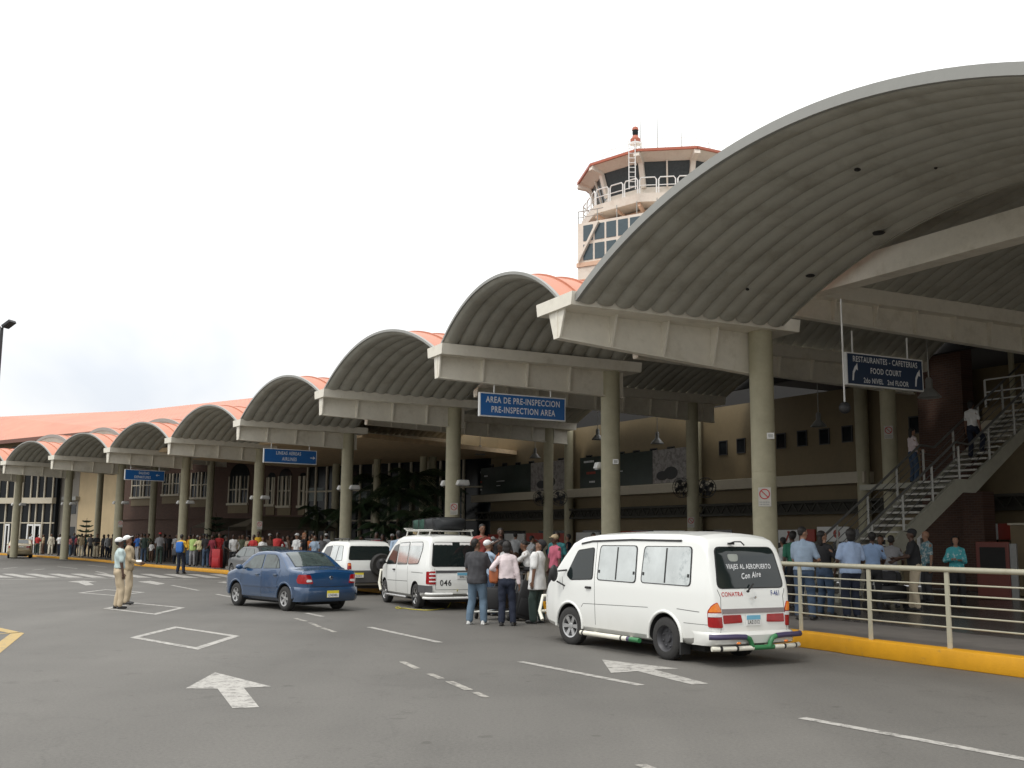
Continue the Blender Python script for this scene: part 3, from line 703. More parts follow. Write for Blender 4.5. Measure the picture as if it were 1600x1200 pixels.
mb = MB()
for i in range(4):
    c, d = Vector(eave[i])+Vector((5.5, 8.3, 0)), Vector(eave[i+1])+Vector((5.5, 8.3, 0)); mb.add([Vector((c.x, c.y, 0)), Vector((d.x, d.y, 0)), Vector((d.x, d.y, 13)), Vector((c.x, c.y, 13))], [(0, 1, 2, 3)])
mb.build('rear_wall', M_deep, RF)  # wall coloured near black to paint in the shade behind the vaults
# roof slab and end fascia added to keep the strip behind the vaults dark
CL = newobj('rear_shade_roof', None); tag(CL, 'added flat dark roof shading the gap between the rear vaults and the terminal wall', 'roof')
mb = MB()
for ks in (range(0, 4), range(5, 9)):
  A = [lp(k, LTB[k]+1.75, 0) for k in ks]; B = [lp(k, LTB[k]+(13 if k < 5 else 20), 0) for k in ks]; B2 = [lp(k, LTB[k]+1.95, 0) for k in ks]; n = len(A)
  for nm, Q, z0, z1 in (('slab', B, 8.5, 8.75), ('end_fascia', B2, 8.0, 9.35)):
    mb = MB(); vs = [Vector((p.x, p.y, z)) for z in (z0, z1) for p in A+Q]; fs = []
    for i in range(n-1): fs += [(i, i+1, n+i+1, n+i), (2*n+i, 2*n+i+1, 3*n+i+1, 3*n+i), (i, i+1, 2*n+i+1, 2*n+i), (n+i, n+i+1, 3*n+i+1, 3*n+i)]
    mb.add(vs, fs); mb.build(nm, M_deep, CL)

# ================================================================ control tower
TW = newobj('control_tower', None, None, (11.0, 72+4, 0)); tag(TW, 'airport control tower with railed gallery, slanted dark glazing and red-edged roof behind the vaults', 'tower')
M_twr = mat('tower_white', (.68, .62, .54), .6, var=.05, two=(.54, .45, .37), tscale=.8, tpos=(.5, .8))
M_twp = mat('tower_peach', (.62, .42, .30), .65, var=.06)
M_tred = mat('tower_red_paint', (.40, .11, .06), .5)
tcx, tcy = 11.6, 76.5
def tl(p): return Vector((p.x-11.0, p.y-76, p.z))
# body: square shaft, left face towards the camera
d1 = Vector((.84, -.54, 0)).normalized(); d2 = Vector((.54, .84, 0))
c0 = Vector((atY(903, 400, 73).x, 73, 0))
def bodyM():
    M = Matrix((d1, d2, Vector((0, 0, 1)))).transposed().to_4x4(); M.translation = Vector((c0.x-11.0, c0.y-76, 0)); return M
BM = bodyM()
mb = MB(); mb.box(0, 11, 0, 10, 0, 23.2, BM); mb.build('shaft', M_twr, TW)
mb = MB(); mb.box(-.08, 11.1, -.08, 10.1, 20.9, 21.2, BM); mb.box(.35, 10.5, -.05, .0, 14, 20.0, BM); mb.build('peach_band', M_twp, TW)
for r, (z0, z1) in enumerate(((22.35, 23.75), (20.5+.85, 22.1))):
    pass
zz = [(22.55, 23.75), (21.25, 22.4)]
mb = MB(); mb.box(-.0, 11.0, .0, 10, 23.2, 24.1, BM); mb.build('upper_shaft', M_twr, TW)
for (z0, z1) in ((22.75, 23.9), (21.35, 22.5)):
    for k in range(11):
        x0 = .45+.92*k
        g = MB(); g.box(x0, x0+.76, -.03, -.003, z0, z1, BM); g.build('window', mat('tower_blue_glass', (.055, .085, .10), .12, var=.1), TW)
mb = MB(); mb.bar(BM@Vector((.15, -.12, 21.3)), BM@Vector((1.7, -.12, 24.0)), .28, .16); mb.build('diagonal_brace', M_twr, TW)
# gallery and cab: ten-sided
nS = 10
def ringv(r, z, off=0.): return [Vector((tcx-11.0+r*math.sin(R_(36*k+off)), tcy-76-r*math.cos(R_(36*k+off)), z)) for k in range(nS)]
OFF = 9
def frust(mb, r0, z0, r1, z1, cap0=True, cap1=True):
    a, b = ringv(r0, z0, OFF), ringv(r1, z1, OFF); f = [(i, (i+1) % nS, nS+(i+1) % nS, nS+i) for i in range(nS)]
    if cap0: f.append(tuple(range(nS)))
    if cap1: f.append(tuple(range(nS, 2*nS)))
    mb.add(a+b, f)
mb = MB(); frust(mb, 4.3, 23.6, 5.0, 24.9); mb.build('gallery_base', M_twp, TW)
mb = MB(); frust(mb, 6.45, 25.05, 6.5, 25.65)
mb.build('gallery_floor', M_twr, TW)
for k, p in enumerate(ringv(6.3, 25.04, OFF)):
    q = ringv(4.6, 24.3, OFF)[k]; mb = MB(); mb.bar(p+Vector((0, 0, -.12)), q, .16, .3); mb.build('gallery_bracket', M_twp, TW)
    p2, q2 = ringv(6.1, 25.0, OFF+18)[k], ringv(4.6, 24.5, OFF+18)[k]; mb = MB(); mb.bar(p2+Vector((0, 0, -.1)), q2, .1, .2); mb.build('gallery_bracket', M_twp, TW)
mb = MB(); frust(mb, 5.25, 25.66, 5.3, 26.45); mb.build('cab_wall', M_twr, TW)
mb = MB(); frust(mb, 5.27, 26.46, 5.75, 28.15); mb.build('cab_glazing', mat('cab_glass', (.045, .052, .055), .08, var=.2), TW)
a, b = ringv(5.36, 26.4, OFF), ringv(5.9, 28.2, OFF)
for k in range(nS):
    mb = MB(); mb.bar(a[k], b[k], .34, .26); mb.build('cab_mullion', M_twr, TW)
    a2, b2 = a[k].lerp(a[(k+1) % nS], .5), b[k].lerp(b[(k+1) % nS], .5)
    if k in (7, 9): mb = MB(); mb.bar(a2, b2, .12, .1); mb.build('cab_mullion', M_twr, TW)

mb = MB(); frust(mb, 5.8, 28.16, 6.7, 28.60, True, False); frust(mb, 6.7, 28.601, 6.2, 28.85, False, True); mb.build('cab_roof', M_twr, TW)
mb = MB(); a = ringv(6.78, 28.58, OFF)
for k in range(nS): mb.bar(a[k]+Vector((0, 0, .1)), a[(k+1) % nS]+Vector((0, 0, .1)), .14, .18)
mb.build('roof_edge', M_tred, TW)
for k, p in enumerate(ringv(6.5, 28.4, OFF)):
    q = ringv(5.75, 28.2, OFF)[k]; mb = MB(); mb.bar(p+(p-q)*.35, q, .42, .42); mb.build('roof_corner_block', M_twr, TW)
def ringrail(mb, r, z, h, n2=3, rt=.05, loops=False):
    P = []
    ring = ringv(r, z, OFF)
    for k in range(nS):
        A, B = ring[k], ring[(k+1) % nS]
        for j in range(n2):
            a = A.lerp(B, (j+.06)/n2); b = A.lerp(B, (j+.94)/n2); up = Vector((0, 0, h))
            mb.tube([a, a+up*.85, a.lerp(b, .1)+up, b.lerp(a, .1)+up, b+up*.85, b], rt, 5)
            mb.tube([a+up*.5, b+up*.5], rt*.7, 5)
mb = MB(); ringrail(mb, 6.4, 25.66, 1.15); mb.build('gallery_railing', M_whit, TW)
mb = MB(); ringrail(mb, 5.4, 28.85, 1.1, 2, .028); mb.build('roof_railing', M_whit, TW)
mb = MB()
for x in np.linspace(0, 10.8, 8): mb.tube([BM@Vector((x, 0.05, 24.1)), BM@Vector((x, .05, 25.0))], .035, 5)
mb.tube([BM@Vector((0, .05, 25)), BM@Vector((2.0, .05, 25))], .035, 5); mb.tube([BM@Vector((0, .05, 24.55)), BM@Vector((2.0, .05, 24.55))], .025, 5)
mb.build('shaft_railing', M_steel, TW)
bp_ = tl(atY(993, 245, 71.5)); bz = bp_.z
mb = MB(); mb.lathe([(0, 0), (.10, 0), (.10, 1.5), (.42, 1.5), (.42, 1.62), (.1, 1.62), (.1, 1.7), (0, 1.7)], 12, c=(bp_.x, bp_.y, bz-.6))
for k in range(4): mb.bar((bp_.x+.25, bp_.y, bz-.4+.4*k), (bp_.x+.45, bp_.y, bz-.4+.4*k), .05)
mb.build('beacon_mast', M_whit, TW, smooth=40)
mb = MB(); mb.lathe([(0, 1.6), (.36, 1.62), (.36, 1.85), (.24, 1.95), (.2, 2.1)], 14, c=(bp_.x, bp_.y, bz-.55)); mb.lathe([(.24, 2.5), (.2, 2.7), (0, 2.82)], 14, c=(bp_.x, bp_.y, bz-.55)); mb.build('beacon_light', M_tred, TW, smooth=40)
mb = MB(); mb.lathe([(.18, 2.08), (.22, 2.3), (.2, 2.52)], 14, c=(bp_.x, bp_.y, bz-.55)); mb.build('beacon_lens', M_glassd, TW, smooth=40)
for px, yt, yb in ((1000, 166, 240), (1027, 182, 236), (1065, 207, 228), (1108, 222, 240)):
    p = tl(atY(px, yt, 73)); q = tl(atY(px, yb+10, 73)); mb = MB(); mb.tube([(p.x, p.y, q.z), (p.x, p.y, q.z+(p.z-q.z)*.5), (p.x, p.y, p.z)], [.035, .03, .018], 5); mb.build('antenna', M_steel, TW)
mb = MB(); p = tl(atY(988, 300, 70.0)); 
for s in (-.22, .22): mb.tube([(p.x+s, p.y, 25.7), (p.x+s, p.y, 29.3)], .035, 5)
for k in range(10): mb.tube([(p.x-.22, p.y, 25.9+.34*k), (p.x+.22, p.y, 25.9+.34*k)], .025, 5)
mb.build('ladder', M_whit, TW)

# ================================================================ stairs, upper walkway
SD = Vector((.86, .51, 0)).normalized(); SN = Vector((-SD.y, SD.x, 0)); STX, STY = 7.85+.12, 27.95-.20
ST = newobj('outdoor_staircase', None, None, (STX, STY, 0)); tag(ST, 'open-riser staircase with pale treads climbing to the upper floor behind the railing', 'staircase')
SM = Matrix((SD, SN, Vector((0, 0, 1)))).transposed().to_4x4()
rise, run, wd = .181, .277, .52
M_str = mat('stair_concrete', (.34, .33, .27), .6, var=.08)
M_trd = mat('stair_tread', (.46, .45, .41), .55)
mb = MB(); n1 = 18
for k in range(n1): mb.box(run*k, run*k+.29, -wd, wd, KH+rise*(k+1)-.055, KH+rise*(k+1), SM)
zl = KH+rise*n1; xl = run*n1; xl2 = xl+.60
n2_ = 16
for k in range(1, n2_): mb.box(xl2+run*(k-1), xl2+run*(k-1)+.29, -wd, wd, zl+rise*k-.055, zl+rise*k, SM)
mb.build('treads', M_trd, ST)
mb = MB(); mb.box(xl+.02, xl2-.01, -wd, wd, zl-.16, zl, SM); mb.box(xl+.02, xl+1.6, wd+.15, wd+2.4, zl-.16, zl, SM); mb.build('landing', M_str, ST)
for s in (-1, 1):
    mb = MB(); y = s*(wd+.07)
    a = [(0, KH-.05), (.5, KH-.05), (xl+.15, zl-.34), (xl2+.1, zl-.34), (xl2+run*n2_, zl+rise*n2_-.34), (xl2+run*n2_, zl+rise*n2_), (xl2-.1, zl+.03), (xl-.1, zl+.03), (0, KH+.12)]
    mb.prism([SM@Vector((x, y-.06, z)) for x, z in a], SM.to_3x3()@Vector((0, .12, 0))); mb.build('stringer', M_str, ST)
for s in (-1, 1):
    y = s*(wd+.07)
    def top(x): return KH+rise/run*x+.1 if x < xl else (zl if x < xl2 else zl+(x-xl2)*rise/run+.05)
    for x in list(np.arange(.15, xl, 1.25))+[xl+.1]+list(np.arange(xl2+.9, xl2+run*n2_, 1.25)):
        mb = MB(); mb.bar(SM@Vector((x, y, top(x)-.1)), SM@Vector((x, y, top(x)+.95)), .05, .05); mb.build('baluster', mat('pale_metal', (.42, .42, .39), .45), ST)
    mb = MB()
    for h, r in ((.98, .035), (.75, .012), (.55, .012), (.35, .012)):
        mb.tube([SM@Vector((x, y, top(x)+h)) for x in (.1, xl-.01, xl2+.01, xl2+run*n2_)], r, 7)
    mb.build('handrail', mat('dark_rail', (.12, .12, .115), .4), ST)
WK = newobj('upper_walkway', None, None, (16.2, 33.2, 0)); tag(WK, 'upper floor slab with pale edge and railing at the right edge above the stairs', 'walkway')
WM = Matrix((Vector((.52, -.855, 0)).normalized(), Vector((.855, .52, 0)).normalized(), Vector((0, 0, 1)))).transposed().to_4x4()
def wx(px, Y): return None
mb = MB(); mb.box(-.9, 12, -.9, 5, 5.1, 5.62, WM); mb.box(-1.0, 12, -1.0, -.9, 5.0, 5.35, WM); mb.build('slab', M_cream, WK)
mb = MB(); mb.box(-.85, 12, -.85, -.6, 5.63, 6.05, WM); mb.build('parapet', M_beig, WK)
mb = MB()
for x in np.arange(-.8, 12, 1.3): mb.bar(WM@Vector((x, -.72, 6.05)), WM@Vector((x, -.72, 6.95)), .05)
for z in (6.3, 6.55, 6.95): mb.bar(WM@Vector((-.8, -.72, z)), WM@Vector((12, -.72, z)), .04)
mb.build('railing', M_whit, WK)
mb = MB(); mb.tube([WM@Vector((-.7, .6, 5.6)), WM@Vector((-.7, .6, 8.4))], .09, 10); mb.build('support_post', M_conc, WK, smooth=40)

# ================================================================ kerb railing
RL = offs(KL, .16)
def at_px(L, px):
    for a, b in zip(L[:-1], L[1:]):
        t = hit(a, (b-a), px)
        if 0 <= t < 1 and (a+(b-a)*t).y > 1: return a+(b-a)*t
def cum(L):
    c = [0]
    for a, b in zip(L[:-1], L[1:]): c.append(c[-1]+(b-a).length)
    return c
RC = cum(RL)
def at_s(L, C_, s):
    for i in range(len(L)-1):
        if C_[i] <= s <= C_[i+1]: return L[i].lerp(L[i+1], (s-C_[i])/(C_[i+1]-C_[i]))
def s_px(L, C_, px):
    for i in range(len(L)-1):
        a, b = L[i], L[i+1]; t = hit(a, (b-a), px)
        if 0 <= t < 1 and (a+(b-a)*t).y > 1: return C_[i]+(C_[i+1]-C_[i])*t
sp = [s_px(RL, RC, p) for p in (1470, 1350, 1244)]
print('posts', [round(s, 2) for s in sp]); dS = (sp[2]-sp[0])/2
ss = [sp[0]-dS*2, sp[0]-dS, sp[0], sp[1], sp[2], sp[2]+dS, sp[2]+2*dS, sp[2]+3*dS]
PT = [at_s(RL, RC, s) for s in ss]
RG = newobj('kerb_railing', None, None, (PT[3].x, PT[3].y, KH)); tag(RG, 'cream metal railing with thin horizontal rails along the yellow kerb at right', 'railing')
M_rail = mat('cream_rail_paint', (.40, .38, .29), .45, var=.05, two=(.30, .28, .20), tscale=3, tpos=(.55, .75))
ro = Vector((PT[3].x, PT[3].y, KH)); H = 1.115
for p in PT:
    mb = MB(); q = Vector((p.x, p.y, KH))-ro; t = (PT[4]-PT[3]).normalized()
    mb.bar(q+Vector((0, 0, -.01)), q+Vector((0, 0, H-.02)), .03, .075, up=t); mb.build('post', M_rail, RG, bev=.004)
mb = MB(); e0 = PT[0]-(PT[1]-PT[0])*2.5
mb.tube([Vector((p.x, p.y, KH+H))-ro for p in [e0]+PT], .04, 12); mb.build('top_rail', M_rail, RG, smooth=50)
for f in (.81, .674, .537, .406, .267):
    mb = MB(); mb.tube([Vector((p.x, p.y, KH+H*f))-ro for p in [e0]+PT], .0125, 8); mb.build('rail', M_rail, RG, smooth=50)

# ================================================================ hanging signs
def sign(k, px0, px1, y0, y1, lines, label, face, rods, s_off=0., rodtop=HW, arrow=None, group='hanging blue direction signs'):
    P, D = Ltip[k]+Ltip[k]*0, Ldir[k]
    ta, tb = hit(P, D, px0), hit(P, D, px1); A = P+D*ta; B = P+D*tb
    zt = atY(px0, y0, A.y).z; zb = atY(px0, y1, A.y).z; w = (B-A).length; h = zt-zb
    C_ = (A+B)/2; root = newobj('hanging_sign', None, None, (C_.x, C_.y, (zt+zb)/2), (0, 0, math.atan2(D.y, D.x))); tag(root, label, 'sign', group)
    mb = MB(); mb.box(-w/2, w/2, -.05, .05, -h/2, h/2); mb.build('panel', M_whit, root)
    mb = MB(); mb.box(-w/2+.03, w/2-.03, -.056, -.0505, -h/2+.03, h/2-.03); mb.build('sign_face', face, root)
    mb = MB()
    for (tx, sz, cx, cz) in lines: add_text(mb, tx, sz*h, (cx*w, -.060, cz*h), (1, 0, 0), (0, 0, 1), bold=.016, sx=.74)
    if arrow == 'right':
        x, z = w*.42, -.03*h; mb.box(x-.12*h*1.5, x+.1*h, -.062, -.058, z-.025*h, z+.025*h); mb.add([(x+.02*h, -.06, z+.13*h), (x+.2*h, -.06, z), (x+.02*h, -.06, z-.13*h), (x+.07*h, -.06, z)], [(0, 1, 2, 3)])
    if arrow == 'left':
        x, z = w*.32, .05*h; mb.box(x-.1*h, x+.18*h, -.062, -.058, z-.025*h, z+.025*h); mb.add([(x-.02*h, -.06, z+.13*h), (x-.2*h, -.06, z), (x-.02*h, -.06, z-.13*h), (x-.07*h, -.06, z)], [(0, 1, 2, 3)])
    if arrow == 'updown':
        for s in (-1, 1):
            x = s*w*.41; z = -.14*h
            mb.prism([(x-.09*h*1, -.062, z-.22*h), (x-.03*h, -.062, z-.22*h), (x+.0*h, -.062, z), (x+.11*h, -.062, z+.2*h), (x+.04*h, -.062, z+.24*h), (x-.06*h, -.062, z+.05*h)], (0, .003, 0))
            mb.add([(x-.0*h, -.0605, z+.16*h), (x+.13*h, -.0605, z+.33*h), (x+.15*h, -.0605, z+.10*h)], [(0, 1, 2)])
    mb.build('lettering', M_let, root)
    for r in rods:
        mb = MB(); mb.tube([(r*w, 0, h/2), (r*w, 0, rodtop-(zt+zb)/2)], .02, 8); mb.build('hanger_rod', M_whit, root, smooth=40)
    return root
sign(2, 747, 882, 612.5, 650, [('AREA DE PRE-INSPECCION', .36, 0, .2), ('PRE-INSPECTION AREA', .36, 0, -.2)], 'bright blue hanging sign reading AREA DE PRE-INSPECCION, the sharpest front sign', M_blue, (-.33, .33))
sign(4, 411, 494, 700, 722.5, [('LINEAS AEREAS', .33, -.04, .2), ('AIRLINES', .33, -.02, -.2)], 'blue hanging sign reading LINEAS AEREAS AIRLINES left of the middle', M_blue, (-.36, .36), arrow='right')
sign(6, 196, 258, 733, 749.5, [('SALIDAS', .34, -.03, .2), ('DEPARTURES', .34, -.06, -.2)], 'small distant blue hanging sign reading SALIDAS DEPARTURES', M_blue, (-.36, .36), arrow='left')
k = 1
sign(1, 1326, 1446, 550, 601, [('RESTAURANTES - CAFETERIAS', .245, 0, .3), ('FOOD COURT', .245, 0, -.02), ('2do NIVEL   2nd FLOOR', .22, 0, -.33)], 'dark navy hanging sign reading RESTAURANTES CAFETERIAS FOOD COURT at right', M_blue2, (-.4, .32), rodtop=6.75, arrow='updown')

# ================================================================ things on the columns
def floodlight(P, D, Rr, side, z, label):
    c = P-Rr*side*.36+D*(.22 if side > 0 else -.05)
    root = newobj('wall_light', None, None, (c.x, c.y, z), (0, 0, math.atan2(D.y, D.x))); tag(root, label, 'light', 'pairs of floodlights on the columns')
    mb = MB(); mb.add([(-.26, -.10, -.07), (.26, -.10, -.07), (.26, .10, -.07), (-.26, .10, -.07), (-.18, -.12, .11), (.2, -.12, .11), (.2, .12, .11), (-.18, .12, .11)], [(0, 1, 2, 3), (4, 5, 6, 7), (0, 1, 5, 4), (1, 2, 6, 5), (2, 3, 7, 6), (3, 0, 4, 7)])
    mb.build('housing', M_whit, root, bev=.03, smooth=40)
    mb = MB(); mb.box(-.2, .2, -.08, .08, -.10, -.072); mb.build('lens', mat('light_lens', (.35, .36, .36), .2), root)
    mb = MB(); mb.bar((0, side*.05, 0), (-(.22 if side > 0 else -.05)*.6, side*.26, 0), .06); mb.build('bracket', M_steel, root)
cn = {1: 'column above the rear of the white van', 2: 'column behind the white van front', 3: 'column behind the minivan with roof luggage', 4: 'column behind the white off-roader', 5: 'column under the airlines sign', 6: 'column by the backpack person',
      7: 'column left of the departures sign', 8: 'column in front of the beige wall', 9: 'leftmost column'}
for k in range(2, 10):
    P = Ltip[k]+Ldir[k]*LTA[k]
    z = {2: 727.5, 3: 755, 4: 762, 5: 777.5, 6: 785, 7: 785.5, 8: 787, 9: 788}[k]; z = atY(AX[k-1], z, P.y).z
    for sd_ in ((-1,) if k == 2 else (-1, 1)):
        floodlight(P, Ldir[k], Lrow[k], sd_, z, 'white floodlight on the %s side of the %s' % ('left' if sd_ < 0 else 'right', cn[k]))
def facing(P): 
    v = Vector((-P.x, -P.y, 0)).normalized(); return v
def notice(P, r, px, py, label):
    v = facing(P); a = math.atan2(v.y, v.x)+math.pi/2; z = atY(px, py, P.y).z
    r_ = Vector((math.cos(a), math.sin(a), 0)); c = P+v*(r+.006)
    off = (atY(px, py, P.y).x-P.x); c = c+r_*off*.6-v*.02*0
    root = newobj('no_entry_notice', None, None, (c.x, c.y, z), (0, 0, a)); tag(root, label, 'notice', 'prohibition notices on the columns'); root.scale = (.8, 1, .8)
    mb = MB(); mb.box(-.17, .17, -.004, .004, -.30, .22); mb.build('plate', mat('notice_plate', (.5, .48, .43), .5), root)
    mb = MB(); mb.lathe([(.115, -.006), (.145, -.006), (.145, -.010), (.115, -.010), (.115, -.006)], 28, 'y', (0, 0, .04)); mb.bar((-.085, -.008, .125), (.085, -.008, -.045), .028, .004, up=(0, 1, 0)); mb.build('red_symbol', mat('notice_red', (.45, .04, .04), .4), root)
    mb = MB(); rr = random.Random(5)
    for row in range(2):
        x = -.14
        while x < .12: w = rr.uniform(.015, .035); mb.box(x, x+w, -.0075, -.0045, -.20-.06*row, -.165-.06*row); x += w+.012
    mb.build('fine_print', M_steel, root)
for k, px, py, row in ((1, 1195, 775, 'A'), (3, 711, 794, 'A'), (5, 408, 820, 'A'), (7, 190, 818, 'A')):
    notice(Ltip[k]+Ldir[k]*LTA[k], .265, px, py, 'red slashed-circle notice on the '+cn[k])
notice(Ltip[2]+Ldir[2]*LTB[2], .25, 1388, 675, 'red slashed-circle notice on the dim rear column beside the stairs')
notice(Ltip[3]+Ldir[3]*LTB[3], .25, 1077, 815, 'red slashed-circle notice on the dim rear column with two fans')
for k, px, py in ((1, 1204, 683), (2, 962, 722.5)):
    P = Ltip[k]+Ldir[k]*LTA[k]; q = atY(px, py, P.y); v = facing(P); c = Vector((q.x, P.y, q.z))+v*.27
    root = newobj('junction_box', None, None, c, (0, 0, math.atan2(v.y, v.x)+math.pi/2)); tag(root, 'small pale box on the '+cn[k], 'box', 'small boxes on the columns')
    mb = MB(); mb.box(-.08, .08, -.04, .04, -.07, .07); mb.build('case', M_whit, root, bev=.01)
    mb = MB(); mb.box(-.05, .05, -.043, -.041, -.04, .04); mb.build('cover', M_steel, root)
def fan(C0, lab, face=0.):
    root = newobj('cooling_fan', None, None, C0, (0, 0, face)); tag(root, lab, 'fan', 'round fans on the rear columns')
    mb = MB(); R0 = .4
    for rr in (R0, R0*.66, R0*.33):
        for y in (-.07, .07): mb.tube([(rr*math.cos(a), y*(1 if rr > .35 else 1.3), rr*math.sin(a)) for a in np.linspace(0, 2*math.pi, 25)], .012, 5, cap=False)
    for a in np.linspace(0, 2*math.pi, 17)[:-1]:
        for y in (-.08, .08): mb.tube([(0, y*1.2, 0), (R0*math.cos(a), y*.85, R0*math.sin(a))], .006, 4)
    mb.build('cage', M_dark, root)
    for i in range(4):
        a = i*math.pi/2+.4; mb = MB(); mb.add([(0.05*math.cos(a), -.02, .05*math.sin(a)), (.33*math.cos(a-.35), -.05, .33*math.sin(a-.35)), (.35*math.cos(a), 0, .35*math.sin(a)), (.33*math.cos(a+.35), .05, .33*math.sin(a+.35))], [(0, 1, 2, 3)]); mb.build('blade', M_dark, root)
    mb = MB(); mb.lathe([(0, -.05), (.09, -.05), (.09, .16), (0, .16)], 12, 'y'); mb.build('motor', M_dark, root, smooth=40)
for k, a, b, y in ((3, 1065, 1103, 762), (4, 845, 874, 778)):
    P = Ltip[k]+Ldir[k]*LTB[k]
    for px, s in ((a, 'left'), (b, 'right')):
        fan(atY(px, y, P.y-.1), 'dark round fan on the %s of the rear column %s' % (s, 'behind the van' if k == 3 else 'behind the loading people'), .5 if s == 'left' else -.3)
def pendant(px, py, Y, lab):
    p = atY(px, py, Y); root = newobj('pendant_lamp', None, None, p); tag(root, lab, 'lamp', 'bell-shaped pendant lamps')
    mb = MB(); mb.lathe([(.30, -.16), (.29, -.13), (.13, .06), (.09, .1), (.09, .32), (.05, .38), (0, .38)], 18); mb.build('lamp_shade', mat('lamp_metal', (.2, .2, .19), .4), root, smooth=50)
    mb = MB(); mb.tube([(0, 0, .38), (0, 0, 8.5-p.z)], .018, 6); mb.build('rod', M_steel, root)
for px, py, lab in ((750, 706, 'leftmost dim pendant lamp over the left wall banner'), (836, 711, 'pendant lamp behind the right end of the pre-inspection sign'), (934, 682, 'pendant lamp just left of the column behind the van front'), (1027, 688, 'pendant lamp above the right wall banner'), (1279, 660, 'pendant lamp in front of the small windows left of the stairs')):
    t = W1.t(px, 2.); pendant(px, py, (W1.O+W1.n*2+W1.d*t).y, lab)
pendant(1452, 612, 27.5, 'pale pendant lamp at the right end of the restaurants sign')
p = atY(1316, 600, 22.5); q = atY(1320, 637, 22.5)
root = newobj('ceiling_speaker', None, None, q); tag(root, 'small round dark speaker on a long thin pole left of the restaurants sign', 'speaker')
mb = MB(); mb.tube([(0, 0, .1), (0, 0, 7.0-q.z)], .02, 6); mb.build('pole', M_whit, root)
mb = MB(); mb.ell((0, 0, 0), (.13, .1, .13), 16, 10); mb.build('horn', M_dark, root, smooth=60)

# street lamp at the left edge
p = atY(3, 512, 45); root = newobj('street_lamp', None, None, (p.x, p.y, 0)); tag(root, 'tall dark twin-head street lamp at the left edge against the sky', 'street lamp')
mb = MB(); mb.tube([(0, 0, 0), (0, 0, p.z)], [.13, .07], 12); mb.build('pole', M_dark, root, smooth=40)
for s in (-1, 1):
    mb = MB(); mb.bar((s*.12, 0, p.z+.02), (s*.5, -.1, p.z+.27), .42, .13); mb.build('lamp_head', M_dark, root, bev=.02)
# ================================================================ vehicles (local axes: x forward, y left, z up)
def carpaint(name, col, rough=.28, dirt=(.30, .27, .22), coat=.6):
    m = bpy.data.materials.new(name); m.use_nodes = True; t = m.node_tree; b = t.nodes['Principled BSDF']
    b.inputs['Roughness'].default_value = rough; b.inputs['Coat Weight'].default_value = coat; b.inputs['Coat Roughness'].default_value = .06
    c = t.nodes.new('ShaderNodeTexCoord'); s = t.nodes.new('ShaderNodeSeparateXYZ'); t.links.new(c.outputs['Object'], s.inputs[0])
    n = t.nodes.new('ShaderNodeTexNoise'); n.inputs['Scale'].default_value = 2.5; n.inputs['Detail'].default_value = 7; t.links.new(c.outputs['Object'], n.inputs[0])
    a = t.nodes.new('ShaderNodeMath'); a.operation = 'MULTIPLY_ADD'; a.inputs[1].default_value = -.7; t.links.new(n.outputs[0], a.inputs[0])
    # road dust thrown up from the wheels: strongest at the sills
    a.inputs[2].default_value = 1.05
    d = t.nodes.new('ShaderNodeMapRange'); d.inputs[1].default_value = .22; d.inputs[2].default_value = .75; d.inputs[3].default_value = .55; d.inputs[4].default_value = .0
    t.links.new(s.outputs[2], d.inputs[0]); m2 = t.nodes.new('ShaderNodeMath'); m2.operation = 'MULTIPLY'; t.links.new(a.outputs[0], m2.inputs[0]); t.links.new(d.outputs[0], m2.inputs[1])
    x = t.nodes.new('ShaderNodeMix'); x.data_type = 'RGBA'; x.inputs[6].default_value = (*col, 1); x.inputs[7].default_value = (*dirt, 1)
    t.links.new(m2.outputs[0], x.inputs[0]); t.links.new(x.outputs[2], b.inputs['Base Color']); return m
M_vwhite = carpaint('white_car_paint', (.80, .81, .78)); M_vblue = carpaint('blue_car_paint', (.005, .045, .125), .25, (.10, .10, .09), .9)
M_vgrey = carpaint('grey_car_paint', (.055, .06, .065), .3); M_vbeig = carpaint('champagne_car_paint', (.42, .34, .20), .3)
M_glass = mat('tinted_car_glass', (.012, .018, .018), .04, var=0, spec=.6)
M_film = mat('silver_window_film', (.62, .65, .64), .07, metal=.7, var=.14, scale=1.6, two=(.30, .33, .33), tscale=1.1, tpos=(.55, .62))
M_glassl = mat('greenish_car_glass', (.055, .075, .072), .04, var=.5, scale=1.4, spec=.8, two=(.02, .028, .028), tscale=1.3, tpos=(.5, .56))
M_seal = mat('black_seal', (.012, .012, .012), .5)
M_plast = mat('grey_bumper_plastic', (.07, .07, .072), .6)
M_tyre = mat('tyre_rubber', (.028, .027, .026), .85, var=.2, scale=20)
M_rim = mat('alloy_rim', (.50, .50, .50), .3, metal=.7); M_rimd = mat('steel_rim_dark', (.06, .06, .065), .5, metal=.4)
M_tail = mat('red_tail_lens', (.30, .006, .008), .2, var=.15, coat=.3); M_amb = mat('amber_lens', (.75, .20, .02), .12, coat=1); M_clr = mat('clear_lens', (.62, .62, .62), .1, coat=1)
M_chr = mat('chrome', (.6, .6, .6), .15, metal=1, var=0)
M_gbar = mat('green_bar_paint', (.03, .17, .06), .4); M_pbar = mat('purple_bar_paint', (.055, .045, .10), .4)
M_cream2 = mat('cream_bar_paint', (.72, .70, .60), .4)
M_platb = mat('blue_plate', (.16, .42, .58), .4); M_platy = mat('yellow_plate', (.75, .62, .05), .4)
M_txk = mat('black_lettering', (.02, .02, .02), .5, var=0); M_txr = mat('red_lettering', (.5, .02, .02), .5, var=0); M_txb = mat('blue_lettering', (.02, .05, .22), .5, var=0)

